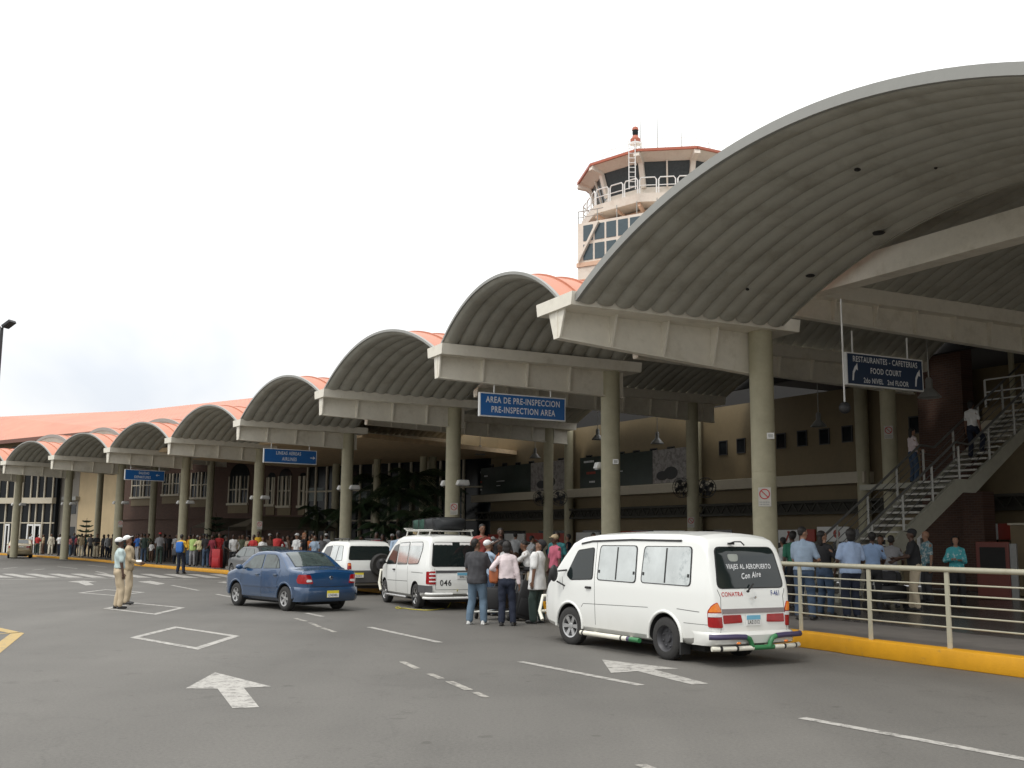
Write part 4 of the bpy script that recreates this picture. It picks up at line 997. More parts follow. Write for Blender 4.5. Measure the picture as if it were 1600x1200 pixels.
def ip(x, pts): return float(np.interp(x, [p[0] for p in pts], [p[1] for p in pts]))
class Car:
    def __init__(s, L, top, bot, plan, belt, tumble, rc, paint, crown=.03, wheels=(), wr=.31, sill=.05, ends=(.5, .5), arch_lip=.0, hwn=10):
        s.L = L; s.top = top; s.bot = bot; s.plan = plan
        xs = sorted(set([round(p[0], 4) for p in top+plan+bot]+[round(x, 4) for x in np.linspace(0, L, 48)]))
        xs = [x for i, x in enumerate(xs) if i == 0 or x-xs[i-1] > .004]
        loops = []
        s.belt, s.tumble = belt, tumble
        for x in xs:
            zb, zt, w = ip(x, bot), ip(x, top), ip(x, plan); r = min(rc, (zt-zb)*.35)
            def sw(z):
                if z <= belt: return w-.035*((belt-.25-z)/(belt-.3))**2*(1 if z < belt-.25 else .3)
                return w-tumble*(z-belt)-.02*(z-belt)**2
            zs = np.linspace(zb+.10, zt-r, hwn)
            P = [(0, zb), (w*.55, zb), (w-.14, zb), (w-.065, zb+.03)]+[(sw(z), z) for z in zs]
            y1 = sw(zt-r)
            for a in (15, 35, 55, 75, 90): P.append((y1-r*(1-math.cos(R_(a))), zt-r+r*math.sin(R_(a))))
            yc = P[-1][0]
            for f in (.66, .33, 0): P.append((yc*f, zt+crown*(1-f*f)*min(1, w/.6)))
            loop = [(x, y, z) for y, z in P]+[(x, -y, z) for y, z in P[-2:0:-1]]
            loops.append(loop)
        m = len(loops[0]); mb = MB(); mb.add([p for l in loops for p in l], [(i*m+j, i*m+(j+1) % m, (i+1)*m+(j+1) % m, (i+1)*m+j) for i in range(len(loops)-1) for j in range(m)]+[tuple(range(m))[::-1], tuple((len(loops)-1)*m+k for k in range(m))])
        s.me = mb.mesh('body', [paint, M_black], smooth=32)
        s.bvh = BVHTree.FromPolygons([v.co.copy() for v in s.me.vertices], [tuple(p.vertices) for p in s.me.polygons])
        s.wheels, s.wr, s.paint = wheels, wr, paint
    def finish(s, loc, heading, name, label, cat, group=None):
        root = newobj(name, None, None, loc, (0, 0, R_(90+heading))); tag(root, label, cat, group); s.root = root
        o = newobj('body', s.me, root)
        # cut the wheel arches
        mb = MB()
        for x in s.wheels:
            for sd in (-1, 1):
                w = ip(x, s.plan); y0, y1 = sd*(w-.27), sd*(w+.2)
                mb.lathe([(0, min(y0, y1)), (s.wr+.055, min(y0, y1)), (s.wr+.055, max(y0, y1)), (0, max(y0, y1))], 40, 'y', (x, 0, s.wr+.015))
        cut = mb.build('cutter', M_black); cut.parent = root
        md = o.modifiers.new('b', 'BOOLEAN'); md.operation = 'DIFFERENCE'; md.solver = 'EXACT'; md.object = cut
        dg = bpy.context.evaluated_depsgraph_get(); dg.update()
        me = bpy.data.meshes.new_from_object(o.evaluated_get(dg)); o.modifiers.clear(); o.data = me
        bpy.data.objects.remove(cut)
        if len(me.materials) < 2: me.materials.append(M_black)
        for p in me.polygons:      # inside of the wheel housing is bare dark underseal
            c = p.center
            for x in s.wheels:
                if math.hypot(c.x-x, c.z-s.wr-.015) < s.wr+.06 and abs(p.normal.y) < .9 and math.hypot(p.normal.x, p.normal.z) > .5 and abs(math.hypot(c.x-x, c.z-s.wr-.015)-s.wr-.055) < .02: p.material_index = 1
                elif math.hypot(c.x-x, c.z-s.wr-.015) < s.wr+.05 and abs(c.y) < ip(x, s.plan)-.2: p.material_index = 1
        me.shade_smooth(); me.set_sharp_from_angle(angle=R_(32)); return root
    def cast(s, p, d, off):
        h = s.bvh.ray_cast(Vector(p), Vector(d).normalized())
        if h[0] is None:
            h = s.bvh.find_nearest(Vector(p))
        n = h[1]
        if n.dot(Vector(d)) > 0: n = -n
        return h[0]+n*off
    def patch(s, name, pts, d, off, m, parent=None, r=.04, rings=6, samp=6, inset=0.):
        """panel following the body: outline pts (3D) thrown along d; corners rounded by r"""
        P = [Vector(p) for p in pts]; c = sum(P, Vector())/len(P)
        if inset: P = [p+(c-p).normalized()*inset for p in P]
        o = []
        n = len(P)
        for i in range(n):
            a, b, e = P[i-1], P[i], P[(i+1) % n]; ra = min(r, (a-b).length*.45, (e-b).length*.45)
            q0 = b+(a-b).normalized()*ra; q1 = b+(e-b).normalized()*ra
            for k in range(5): t = k/4; o.append(q0*(1-t)**2+b*2*t*(1-t)+q1*t*t)
            q2 = e+(b-e).normalized()*min(r, (e-b).length*.45)
            for k in range(1, samp): o.append(q1.lerp(q2, k/samp))
        G = [[s.cast(p, d, -.012) for p in o]]
        for k in range(rings): f = 1-k/rings; G.append([s.cast(c+(p-c)*f, d, off) for p in o])
        cc = s.cast(c, d, off); m_ = len(o); mb = MB()
        vs = [p for g in G for p in g]+[cc]; fs = [(i*m_+j, i*m_+(j+1) % m_, (i+1)*m_+(j+1) % m_, (i+1)*m_+j) for i in range(len(G)-1) for j in range(m_)]
        fs += [((len(G)-1)*m_+j, (len(G)-1)*m_+(j+1) % m_, len(vs)-1) for j in range(m_)]
        mb.add(vs, fs); ob = mb.build(name, m, parent or s.root, smooth=50); return ob
    def glass(s, pts, d, m=M_glass, name='window', seal=.022, r=.05, off=.009, par=None):
        P = [Vector(p) for p in pts]; c = sum(P, Vector())/len(P); Q = [p+(p-c).normalized()*seal for p in P]
        a = s.patch(name, Q, d, .005, M_seal, par, r+.01); b = s.patch('pane', P, d, off, m, a, r); return a
    def strip(s, name, path, d, w, m, off=.004, parent=None, wd=(0, 0, 1), n=14):
        P = [Vector(p) for p in path]; S = []
        for a, b in zip(P[:-1], P[1:]): S += [a.lerp(b, k/n) for k in range(n)]
        S.append(P[-1]); mb = MB(); rows = []
        for i, p in enumerate(S):
            t = (S[min(i+1, len(S)-1)]-S[max(i-1, 0)]).normalized(); u = t.cross(Vector(d)).normalized()*w/2
            rows.append([s.cast(p-u, d, -.004), s.cast(p-u, d, off), s.cast(p+u, d, off), s.cast(p+u, d, -.004)])
        mb.grid(rows); return mb.build(name, m, parent or s.root)
    def text(s, name, txt, size, O, X, Y, d, m, off=.011, sx=.85, bold=.012, shear=0, parent=None):
        V, F = text_verts(txt, size, bold, 'CENTER', 0, shear, sx); O = Vector(O); X = Vector(X); Y = Vector(Y)
        mb = MB(); mb.add([s.cast(O+X*v[0]+Y*v[1], d, off) for v in V], F); return mb.build(name, m, parent or s.root)
    def wheel(s, x, side, m_rim, style='spoke', tr=.62, face=.005, steer=0.):
        w = ip(x, s.plan); R0 = s.wr; W_ = .19
        mb = MB(); y1 = W_/2
        prof = [(R0*.62, -y1), (R0*.80, -y1-.005), (R0*.93, -y1*.93), (R0, -y1*.7), (R0, y1*.7), (R0*.93, y1*.93), (R0*.80, y1+.005), (R0*.62, y1), (R0*.60, y1*.6), (R0*.60, -y1*.6), (R0*.62, -y1)]
        mb.lathe(prof, 36, 'y')
        for k in range(36):    # tread blocks
            a = 2*math.pi*k/36; c, s_ = math.cos(a), math.sin(a)
            mb.bar((R0*1.002*c, -y1*.65, R0*1.002*s_), (R0*1.002*c, y1*.65, R0*1.002*s_), .03, .012, up=(c, 0, s_))
        t = mb.build('wheel', M_tyre, s.root, smooth=35, loc=(x, side*(w-W_/2-.01), R0))
        t.rotation_euler = (0, rnd.uniform(0, 1), 0) if not steer else (0, 0, steer)
        mb = MB(); o_ = side
        def yy(v): return o_*v
        if style == 'steel':
            mb.lathe([(0, yy(y1*.35)), (R0*.16, yy(y1*.4)), (R0*.2, yy(y1*.1)), (R0*.5, yy(y1*.15)), (R0*.56, yy(y1*.75)), (R0*.63, yy(y1*.95))], 30, 'y')
            for k in range(8): a = k*math.pi/4; mb.ell((R0*.38*math.cos(a), yy(y1*.2), R0*.38*math.sin(a)), (.02, .012, .02), 8, 5)
        else:
            mb.lathe([(R0*.63, yy(y1*.98)), (R0*.55, yy(y1*.9)), (R0*.53, yy(-y1*.2)), (0, yy(-y1*.2))], 30, 'y')
            nsp = {'spoke': 6, 'five': 5, 'cover': 7}[style]
            for k in range(nsp):
                a = 2*math.pi*k/nsp; c, s_ = math.cos(a), math.sin(a); tx, tz = -s_, c; wi, wo = (.05, .075) if style != 'cover' else (.06, .10)
                q = [(R0*.12*c-tx*wi/2, yy(y1*.75), R0*.12*s_-tz*wi/2), (R0*.12*c+tx*wi/2, yy(y1*.75), R0*.12*s_+tz*wi/2), (R0*.57*c+tx*wo/2, yy(y1*.88), R0*.57*s_+tz*wo/2), (R0*.57*c-tx*wo/2, yy(y1*.88), R0*.57*s_-tz*wo/2)]
                mb.prism(q, (0, -yy(.03), 0))
            mb.lathe([(0, yy(y1*.85)), (R0*.16, yy(y1*.8)), (R0*.18, yy(y1*.5))], 16, 'y')
        mb.build('rim', m_rim if style != 'steel' else M_rimd, t, smooth=40)
        if style != 'steel':
            mb = MB(); mb.lathe([(0, yy(-y1*.1)), (R0*.5, yy(-y1*.1))], 24, 'y'); mb.build('brake_disc', M_rimd, t)
    def underside(s, x0, x1, z=.17):
        w = ip(s.L/2, s.plan)
        mb = MB(); mb.box(x0, x1, -w+.3, w-.3, z, z+.12)
        for x in s.wheels: mb.tube([(x, -w+.15, s.wr), (x, w-.15, s.wr)], .045, 8)
        mb.build('chassis', M_black, s.root)
    def handle(s, x, z, side=1, m=M_seal, w=.16):
        p = s.cast((x, side*2, z), (0, -side, 0), 0); mb = MB(); mb.box(-w/2, w/2, -.01, .01, -.02, .02); mb.box(-w/2+.01, w/2-.01, side*.011, side*.03, -.012, .014)
        mb.build('door_handle', m, s.root, loc=p+Vector((0, side*.006, 0)), bev=.004)
    def plate(s, x, y, z, txt, m=M_platb, w=.30, h=.16, slope=0.):
        p = s.cast((-1, y, z), (1, 0, 0), .012); mb = MB(); mb.box(-.006, .006, -w/2, w/2, -h/2, h/2); o = mb.build('licence_plate', [M_whit if m is M_platb else m], s.root, loc=p, bev=.003)
        if m is M_platb: mb = MB(); mb.box(-.0095, -.0065, -w/2+.005, w/2-.005, .01, h/2-.005); mb.build('plate_band', M_platb, o)
        else: mb = MB(); mb.box(-.0095, -.0065, -w/2+.005, w/2-.005, -h/2+.005, .015); mb.build('plate_band', M_whit, o)
        mb = MB(); add_text(mb, txt, h*.48, (-.011, 0, -h*.18), (0, -1, 0), (0, 0, 1), bold=.004, sx=.8); mb.build('plate_number', M_txk, o)
    def seam(s, path, d=(0, -1, 0), w=.009): s.strip('door_seam', path, d, w, M_seal, .0015)

L_ = (0, -1, 0); Rr_ = (0, 1, 0); BK = (1, 0, 0)
def gp(px, py): g = gnd(px, py); return Vector((g.x, g.y, 0))

# ---------------------------------------------------------------- white van (hero)
def make_van():
    top = [(0, .62), (.015, .80), (.04, 1.08), (.10, 1.35), (.17, 1.62), (.22, 1.76), (.30, 1.86), (.45, 1.915), (.9, 1.945), (2.0, 1.955), (3.0, 1.93), (3.45, 1.885), (3.7, 1.80), (3.95, 1.58), (4.2, 1.33), (4.38, 1.16), (4.55, 1.05), (4.68, .95), (4.75, .80), (4.80, .60)]
    bot = [(0, .42), (.1, .36), (.5, .28), (1.0, .25), (4.2, .25), (4.6, .30), (4.8, .38)]
    plan = [(0, .70), (.02, .765), (.06, .81), (.15, .838), (.4, .86), (1, .868), (3.6, .868), (4.2, .845), (4.5, .79), (4.7, .70), (4.8, .58)]
    c = Car(4.8, top, bot, plan, 1.12, .115, .115, M_vwhite, crown=.045, wheels=(1.10, 3.72), wr=.325)
    return c
van = make_van()
# survey: rear wheel contact (1036,1031), front wheel contact (896,1008)
rw, fw = gp(1036, 1031), gp(896, 1009)
hd = (fw-rw).normalized(); VH = math.degrees(math.atan2(-hd.x, hd.y)); lft = Vector((-hd.y, hd.x, 0))
print('van heading', VH, (fw-rw).length, rw)
VH = 30.5; hd = Vector((-math.sin(R_(VH)), math.cos(R_(VH)), 0)); lft = Vector((-hd.y, hd.x, 0))
org = rw-hd*1.10-lft*.80
r = van.finish((org.x, org.y, 0), VH, 'white_van', 'white passenger van with CONATRA lettering parked by the yellow kerb, nearest vehicle', 'van', None); r.scale = (.98, .91, .955)
v = van
v.underside(.5, 4.4)
for x, st in ((1.10, 'steel'), (3.72, 'spoke')):
    for sd_ in (1, -1): v.wheel(x, sd_, M_rim, st, steer=(.12 if x > 3 else 0))
for sd_ in (1, -1):
    D = (0, -sd_, 0); Y = 2*sd_
    # front door window, then two long sliding windows
    v.glass([(3.02, Y, 1.17), (3.66, Y, 1.14), (3.80, Y, 1.22), (3.50, Y, 1.64), (3.03, Y, 1.70)], D, M_glass, r=.05)
    for a, b in ((1.83, 2.86), (.50, 1.66)):
        w = v.glass([(a, Y, 1.16), (b, Y, 1.17), (b-.03, Y, 1.735), (a+.02, Y, 1.74)], D, M_film, r=.07, seal=.03)
        v.strip('window_bar', [((a+b)/2, Y, 1.18), ((a+b)/2, Y, 1.72)], D, .028, M_seal, .014, parent=w)
        for x in (a+.04, b-.04): v.strip('latch', [(x, Y, 1.28), (x, Y, 1.33)], D, .03, M_seal, .02, parent=w, n=2)
    v.seam([(2.93, Y, .40), (2.95, Y, 1.15), (2.955, Y, 1.80)], D); v.seam([(3.9, Y, .95), (3.96, Y, 1.18)], D); v.seam([(.3, Y, .78), (.8, Y, .80)], D)
    v.seam([(1.5, Y, .78), (3.28, Y, .74), (3.34, Y, .68)], D, .008); v.seam([(.12, Y, .60), (.65, Y, .60)], D, .007)
    v.strip('gutter_rail', [(.75, sd_*2, 1.835), (2.0, sd_*2, 1.845), (3.1, sd_*2, 1.815), (3.42, sd_*2, 1.77)], (0, -sd_, 0), .03, M_seal, .012)
    v.handle(3.12, 1.02, sd_); v.handle(2.78, 1.0, sd_) if sd_ < 0 else None
    # door mirror on its arm
    mb = MB(); mb.ell((3.98, sd_*1.02, 1.24), (.05, .085, .15), 14, 10); mb.tube([(3.82, sd_*.84, 1.30), (3.93, sd_*.96, 1.28)], .018, 6); mb.tube([(3.86, sd_*.86, 1.02), (3.95, sd_*.98, 1.10)], .016, 6); mb.build('mirror', M_seal, r, smooth=50)
    # wheel-arch lips
    for x in v.wheels:
        mb = MB(); w = ip(x, v.plan)+.004
        pts = [(x+(v.wr+.078)*math.cos(a), sd_*(w-.012), v.wr+.015+(v.wr+.078)*math.sin(a)) for a in np.linspace(R_(-5), R_(185), 26)]
        mb.tube(pts, .026, 8); mb.build('wheel_arch_lip', M_vwhite, r, smooth=60)
    # nerf bar along the sill
    mb = MB(); mb.mi = 0; mb.tube([(3.26, sd_*.93, .25), (1.95, sd_*.93, .25)], .04, 12); mb.mi = 2; mb.tube([(1.952, sd_*.93, .25), (1.88, sd_*.93, .25)], .041, 12); mb.mi = 1; mb.tube([(1.882, sd_*.93, .25), (1.64, sd_*.93, .25)], .04, 12)
    mb.mi = 0
    for x in (3.0, 2.0): mb.tube([(x, sd_*.93, .25), (x, sd_*.7, .28)], .02, 6)
    mb.mi = 3
    for x in (3.18, 2.1): mb.tube([(x+.02, sd_*.931, .25), (x-.02, sd_*.931, .25)], .042, 12)
    mb.build('side_step', [M_cream2, M_gbar, M_pbar, M_seal], r, smooth=50)
    mb = MB(); mb.box(.70, .73, sd_*.80-.12, sd_*.80+.08, .12, .42); mb.build('mud_flap', M_black, r)
# rear face
bw = v.glass([(-1, .69, 1.14), (-1, -.69, 1.14), (-1, -.60, 1.74), (-1, .60, 1.74)], BK, M_glass, r=.10, seal=.03, name='rear_window')
v.patch('rear_view_patch', [(-1, .40, 1.64), (-1, .17, 1.64), (-1, .19, 1.53), (-1, .37, 1.53)], BK, .012, mat('frosted_patch', (.30, .32, .29), .5), bw, r=.05)
v.text('rear_lettering', 'VIAJES AL AEROPUERTO', .102, (-1, -.02, 1.45), (0, -1, 0), (0, 0, 1), BK, M_let, .013, sx=.78, bold=.003, parent=bw)
v.text('rear_lettering', 'Con Aire', .12, (-1, -.02, 1.32), (0, -.99, .08), (0, .08, .99), BK, M_let, .013, sx=.85, bold=.006, shear=.3, parent=bw)
v.text('rear_lettering', 'CONATRA', .09, (-1, .42, 1.045), (0, -1, 0), (0, 0, 1), BK, M_txr, .004, sx=.95, bold=.006)
v.text('rear_lettering', 'F-461', .11, (-1, -.50, 1.05), (0, -1, 0), (0, 0, 1), BK, M_txb, .004, sx=.72, bold=.005)
v.seam([(-1, .70, .46), (-1, .66, 1.0), (-1, .715, 1.12)], BK); v.seam([(-1, -.70, .46), (-1, -.66, 1.0), (-1, -.715, 1.12)], BK); v.seam([(-1, .68, .47), (-1, 0, .45), (-1, -.68, .47)], BK)
v.strip('garnish', [(-1, .66, .80), (-1, -.66, .80)], BK, .07, mat('grey_garnish', (.23, .20, .20), .4), .012)
for sd_ in (1, -1):
    dg_ = Vector((.75, -sd_*.66, 0)); T_ = lambda P: [Vector(p)-dg_ for p in P]
    a = v.patch('tail_light', T_([(0, sd_*.662, .56), (.12, sd_*.84, .57), (.13, sd_*.84, .80), (.07, sd_*.80, .90), (.05, sd_*.72, .94), (.03, sd_*.665, .82)]), dg_, .012, M_tail, r=.03)
    v.patch('amber_lens', T_([(.02, sd_*.672, .79), (.12, sd_*.83, .79), (.07, sd_*.79, .89), (.05, sd_*.72, .93), (.03, sd_*.675, .82)]), dg_, .018, M_amb, a, r=.02); v.patch('clear_lens', T_([(.0, sd_*.672, .72), (.12, sd_*.835, .72), (.12, sd_*.83, .775), (.02, sd_*.672, .775)]), dg_, .018, M_clr, a, r=.01)
    v.patch('hatch_light', [(-1, sd_*.26, .63), (-1, sd_*.64, .62), (-1, sd_*.64, .745), (-1, sd_*.28, .745)], BK, .012, M_tail, r=.02)
v.plate(0, .03, .66, 'LA21312')
mb = MB(); mb.ell((-.03, 0, 1.0), (.012, .03, .02), 10, 6); mb.build('badge', M_chr, r)
mb = MB(); mb.tube([(-.01, .12, 1.10), (.0, -.0, 1.20)], .012, 6); mb.ell((-.02, .14, 1.09), (.02, .03, .02), 8, 6); mb.build('wiper', M_seal, r)
mb = MB(); mb.tube([(.22, .28, 1.80), (.12, .26, 1.83), (.05, .20, 1.83), (.06, .12, 1.78)], .012, 6); mb.bar((.18, .34, 1.80), (.18, .22, 1.80), .03); mb.build('rear_mirror_arm', M_seal, r)
# rear bumper and its painted guard tubes
mb = MB(); P = []
for z, o_ in ((.30, .02), (.33, -.06), (.45, -.075), (.49, -.03), (.50, .03)):
    P.append([(x+o_ if abs(y) < .80 else x+o_*.7, y*(1 if o_ > -.05 else 1.0), z) for x, y in ((.42, .90), (.18, .89), (.06, .85), (.0, .74), (-.02, .4), (-.025, 0), (-.02, -.4), (.0, -.74), (.06, -.85), (.18, -.89), (.42, -.90))])
mb.grid(P); mb.build('rear_bumper', M_vwhite, r, smooth=50)
mb = MB(); yz = lambda y: (-.13+.10*(abs(y)/.92)**4, y, .27)
mb.mi = 0; mb.tube([yz(y) for y in np.linspace(.92, .17, 10)], .036, 12); mb.tube([yz(y) for y in np.linspace(-.27, -.92, 8)], .036, 12); mb.mi = 1; mb.tube([yz(y) for y in np.linspace(.168, -.268, 7)], .0365, 12)
for s_ in (1, -1):
    mb.mi = 2; mb.tube([(-.02, s_*.96, .44), (-.10, s_*.88, .44), (-.13, s_*.7, .44), (-.135, s_*.5, .44), (-.135, s_*.32, .43)], .04, 12); mb.mi = 1; mb.tube([(-.135, s_*.318, .43), (-.135, s_*.24, .40), (-.13, s_*.20, .34), (-.13, s_*.18, .28)], .038, 12)
    mb.mi = 3; mb.ell((-.17, s_*.5, .35), (.02, .05, .02), 8, 6)
    mb.mi = 4
    for y in (.5, .78): a, b = yz(s_*(y-.02)), yz(s_*(y+.02)); mb.tube([a, b], .038, 12)
mb.build('rear_guard', [M_cream2, M_gbar, M_pbar, M_amb, M_seal], r, smooth=50)
mb = MB(); mb.tube([(4.82, .7, .35), (4.95, .68, .5), (4.96, .6, .78), (4.96, 0, .80), (4.96, -.6, .78), (4.95, -.68, .5), (4.82, -.7, .35)], .035, 8); mb.tube([(4.95, .66, .5), (4.95, -.66, .5)], .03, 8); mb.build('front_guard', M_cream2, r, smooth=50)
v.glass([(4.5, .70, 2.5), (4.48, -.70, 2.5), (3.72, -.62, 2.5), (3.72, .62, 2.5)], (0, 0, -1), M_glass, r=.08, name='windscreen')
for s_ in (1, -1): v.patch('headlight', [(6, s_*.38, .72), (6, s_*.62, .72), (6, s_*.62, .88), (6, s_*.38, .88)], (-1, 0, 0), .01, M_clr, r=.03)
v.text('side_badge', 'PREGIO', .05, (3.62, 2, 1.0), (-1, 0, 0), (0, 0, 1), L_, M_txk, .003) if False else None

# ---------------------------------------------------------------- blue sedan
top = [(0, .60), (.02, .78), (.05, .90), (.12, .955), (.35, .975), (.55, .985), (.72, 1.03), (1.12, 1.28), (1.35, 1.375), (1.6, 1.405), (2.1, 1.41), (2.45, 1.385), (2.7, 1.30), (3.12, 1.03), (3.22, .975), (3.5, .93), (3.85, .85), (4.05, .76), (4.14, .66), (4.18, .52)]
bot = [(0, .34), (.15, .27), (.6, .20), (3.6, .20), (4.0, .24), (4.18, .30)]
plan = [(0, .60), (.03, .68), (.10, .745), (.25, .785), (.6, .805), (2.0, .81), (3.3, .80), (3.8, .76), (4.0, .69), (4.12, .58), (4.18, .46)]
sd = Car(4.18, top, bot, plan, .92, .33, .07, M_vblue, crown=.035, wheels=(.82, 3.27), wr=.29)
rw = gp(446, 954.5); SH = 42.; hd = Vector((-math.sin(R_(SH)), math.cos(R_(SH)), 0)); lft = Vector((-hd.y, hd.x, 0)); org = rw-hd*.82-lft*.74
fp = org+hd*3.27+lft*.74
r = sd.finish((org.x, org.y, 0), SH, 'blue_sedan', 'metallic blue four-door sedan driving in the middle lane', 'car')
c = sd; c.underside(.4, 3.9, .15)
for x in c.wheels:
    for s_ in (1, -1): c.wheel(x, s_, M_rim, 'five')
for s_ in (1, -1):
    D = (0, -s_, 0); Y = 2*s_
    c.glass([(1.98, Y, .985), (2.86, Y, .965), (2.90, Y, 1.0), (2.50, Y, 1.275), (2.02, Y, 1.325)], D, M_glassl, r=.03, seal=.015)
    c.glass([(1.10, Y, 1.01), (1.90, Y, .99), (1.93, Y, 1.325), (1.48, Y, 1.315), (1.28, Y, 1.22)], D, M_glassl, r=.03, seal=.015)
    c.strip('window_post', [(1.27, Y, 1.0), (1.29, Y, 1.21)], D, .02, M_seal, .012)
    c.seam([(1.95, Y, .30), (1.94, Y, .95)], D); c.seam([(3.02, Y, .30), (3.0, Y, .94)], D); c.seam([(1.2, Y, .62), (1.08, Y, .85), (1.05, Y, .97)], D); c.seam([(1.15, Y, .27), (3.0, Y, .27)], D, .008)
    c.strip('side_moulding', [(1.15, Y, .56), (2.95, Y, .555)], D, .035, M_vblue, .014)
    c.handle(2.14, .83, s_, M_vblue); c.handle(1.25, .845, s_, M_vblue)
    mb = MB(); mb.ell((2.87, s_*.93, 1.0), (.06, .10, .065), 14, 10); mb.tube([(2.85, s_*.80, .97), (2.87, s_*.88, .98)], .025, 6); mb.build('mirror', M_vblue, r, smooth=60)
    for x in c.wheels:
        mb = MB(); w = ip(x, c.plan); mb.tube([(x+(c.wr+.08)*math.cos(a), s_*(w-.018), c.wr+.015+(c.wr+.08)*math.sin(a)) for a in np.linspace(R_(0), R_(180), 24)], .026, 8); mb.build('wheel_arch_lip', M_vblue, r, smooth=60)
    dg_ = Vector((.75, -s_*.66, 0)); T_ = lambda P: [Vector(p)-dg_ for p in P]
    a = c.patch('tail_light', T_([(.0, s_*.50, .66), (.22, s_*.79, .67), (.27, s_*.79, .74), (.20, s_*.785, .88), (.05, s_*.55, .87)]), dg_, .012, M_tail, r=.04)
    c.patch('clear_lens', T_([(.0, s_*.54, .71), (.06, s_*.64, .70), (.06, s_*.64, .76), (.0, s_*.56, .76)]), dg_, .018, M_clr, a, r=.02)
    c.patch('headlight', [(6, s_*.36, .58), (6, s_*.56, .60), (6, s_*.56, .72), (6, s_*.38, .70)], (-1, 0, 0), .01, M_clr, r=.03)
c.glass([(.72, .56, 3), (.72, -.56, 3), (1.30, -.50, 3), (1.30, .50, 3)], (0, 0, -1), M_glassl, r=.05, name='rear_window', seal=.02)
c.glass([(3.14, .60, 3), (3.14, -.60, 3), (2.56, -.52, 3), (2.56, .52, 3)], (0, 0, -1), M_glassl, r=.05, name='windscreen', seal=.02)
c.seam([(-1, .50, .60), (-1, 0, .58), (-1, -.50, .60)], BK, .012); c.seam([(.10, .54, 3), (.66, .55, 3)], (0, 0, -1)); c.seam([(.10, -.54, 3), (.66, -.55, 3)], (0, 0, -1))
mb = MB(); mb.lathe([(.025, 0), (.045, -.004), (.045, -.012), (.03, -.012)], 20, 'y'); o = mb.build('badge', M_chr, r, loc=c.cast((-1, 0, .80), BK, .012)); o.rotation_euler = (0, 0, R_(90))
c.plate(0, 0, .42, 'L74D4EL', M_platy, w=.33, h=.16)
mb = MB(); P = []
for z, o_ in ((.24, .02), (.30, -.05), (.50, -.065), (.575, -.03), (.58, .05)):
    P.append([(x+o_, y, z) for x, y in ((.40, .80), (.18, .785), (.05, .74), (.0, .62), (-.015, .3), (-.02, 0), (-.015, -.3), (.0, -.62), (.05, -.74), (.18, -.785), (.40, -.80))])
mb.grid(P); mb.build('rear_bumper', M_vblue, r, smooth=50)
# plate sits proud of bumper
r.children[-1]
for ch in r.children:
    if ch.name.startswith('licence_plate'): ch.location.x = -.098

# ---------------------------------------------------------------- white minivan with roof luggage
top = [(0, .60), (.015, .85), (.05, 1.05), (.10, 1.30), (.16, 1.55), (.22, 1.70), (.32, 1.79), (.6, 1.825), (1.5, 1.84), (2.4, 1.82), (2.75, 1.76), (3.0, 1.62), (3.35, 1.36), (3.65, 1.13), (3.8, 1.06), (4.05, .98), (4.22, .85), (4.3, .62)]
bot = [(0, .40), (.2, .30), (.6, .24), (3.8, .24), (4.3, .34)]
plan = [(0, .66), (.02, .72), (.08, .78), (.2, .82), (.6, .84), (3.2, .845), (3.8, .80), (4.1, .72), (4.3, .56)]
mv = Car(4.3, top, bot, plan, 1.02, .17, .11, M_vwhite, crown=.04, wheels=(.90, 3.55), wr=.31)
rw = gp(652, 950.5); MH = 24.; hd = Vector((-math.sin(R_(MH)), math.cos(R_(MH)), 0)); lft = Vector((-hd.y, hd.x, 0)); org = rw-hd*.90-lft*.76; MVO = org; MVH = hd; MVL = lft
r = mv.finish((org.x, org.y, 0), MH, 'white_minivan', 'white minivan numbered 046 with bags strapped on its roof rack', 'minivan'); c = mv; c.underside(.4, 4.0)
for x in c.wheels:
    for s_ in (1, -1): c.wheel(x, s_, M_chr, 'spoke')
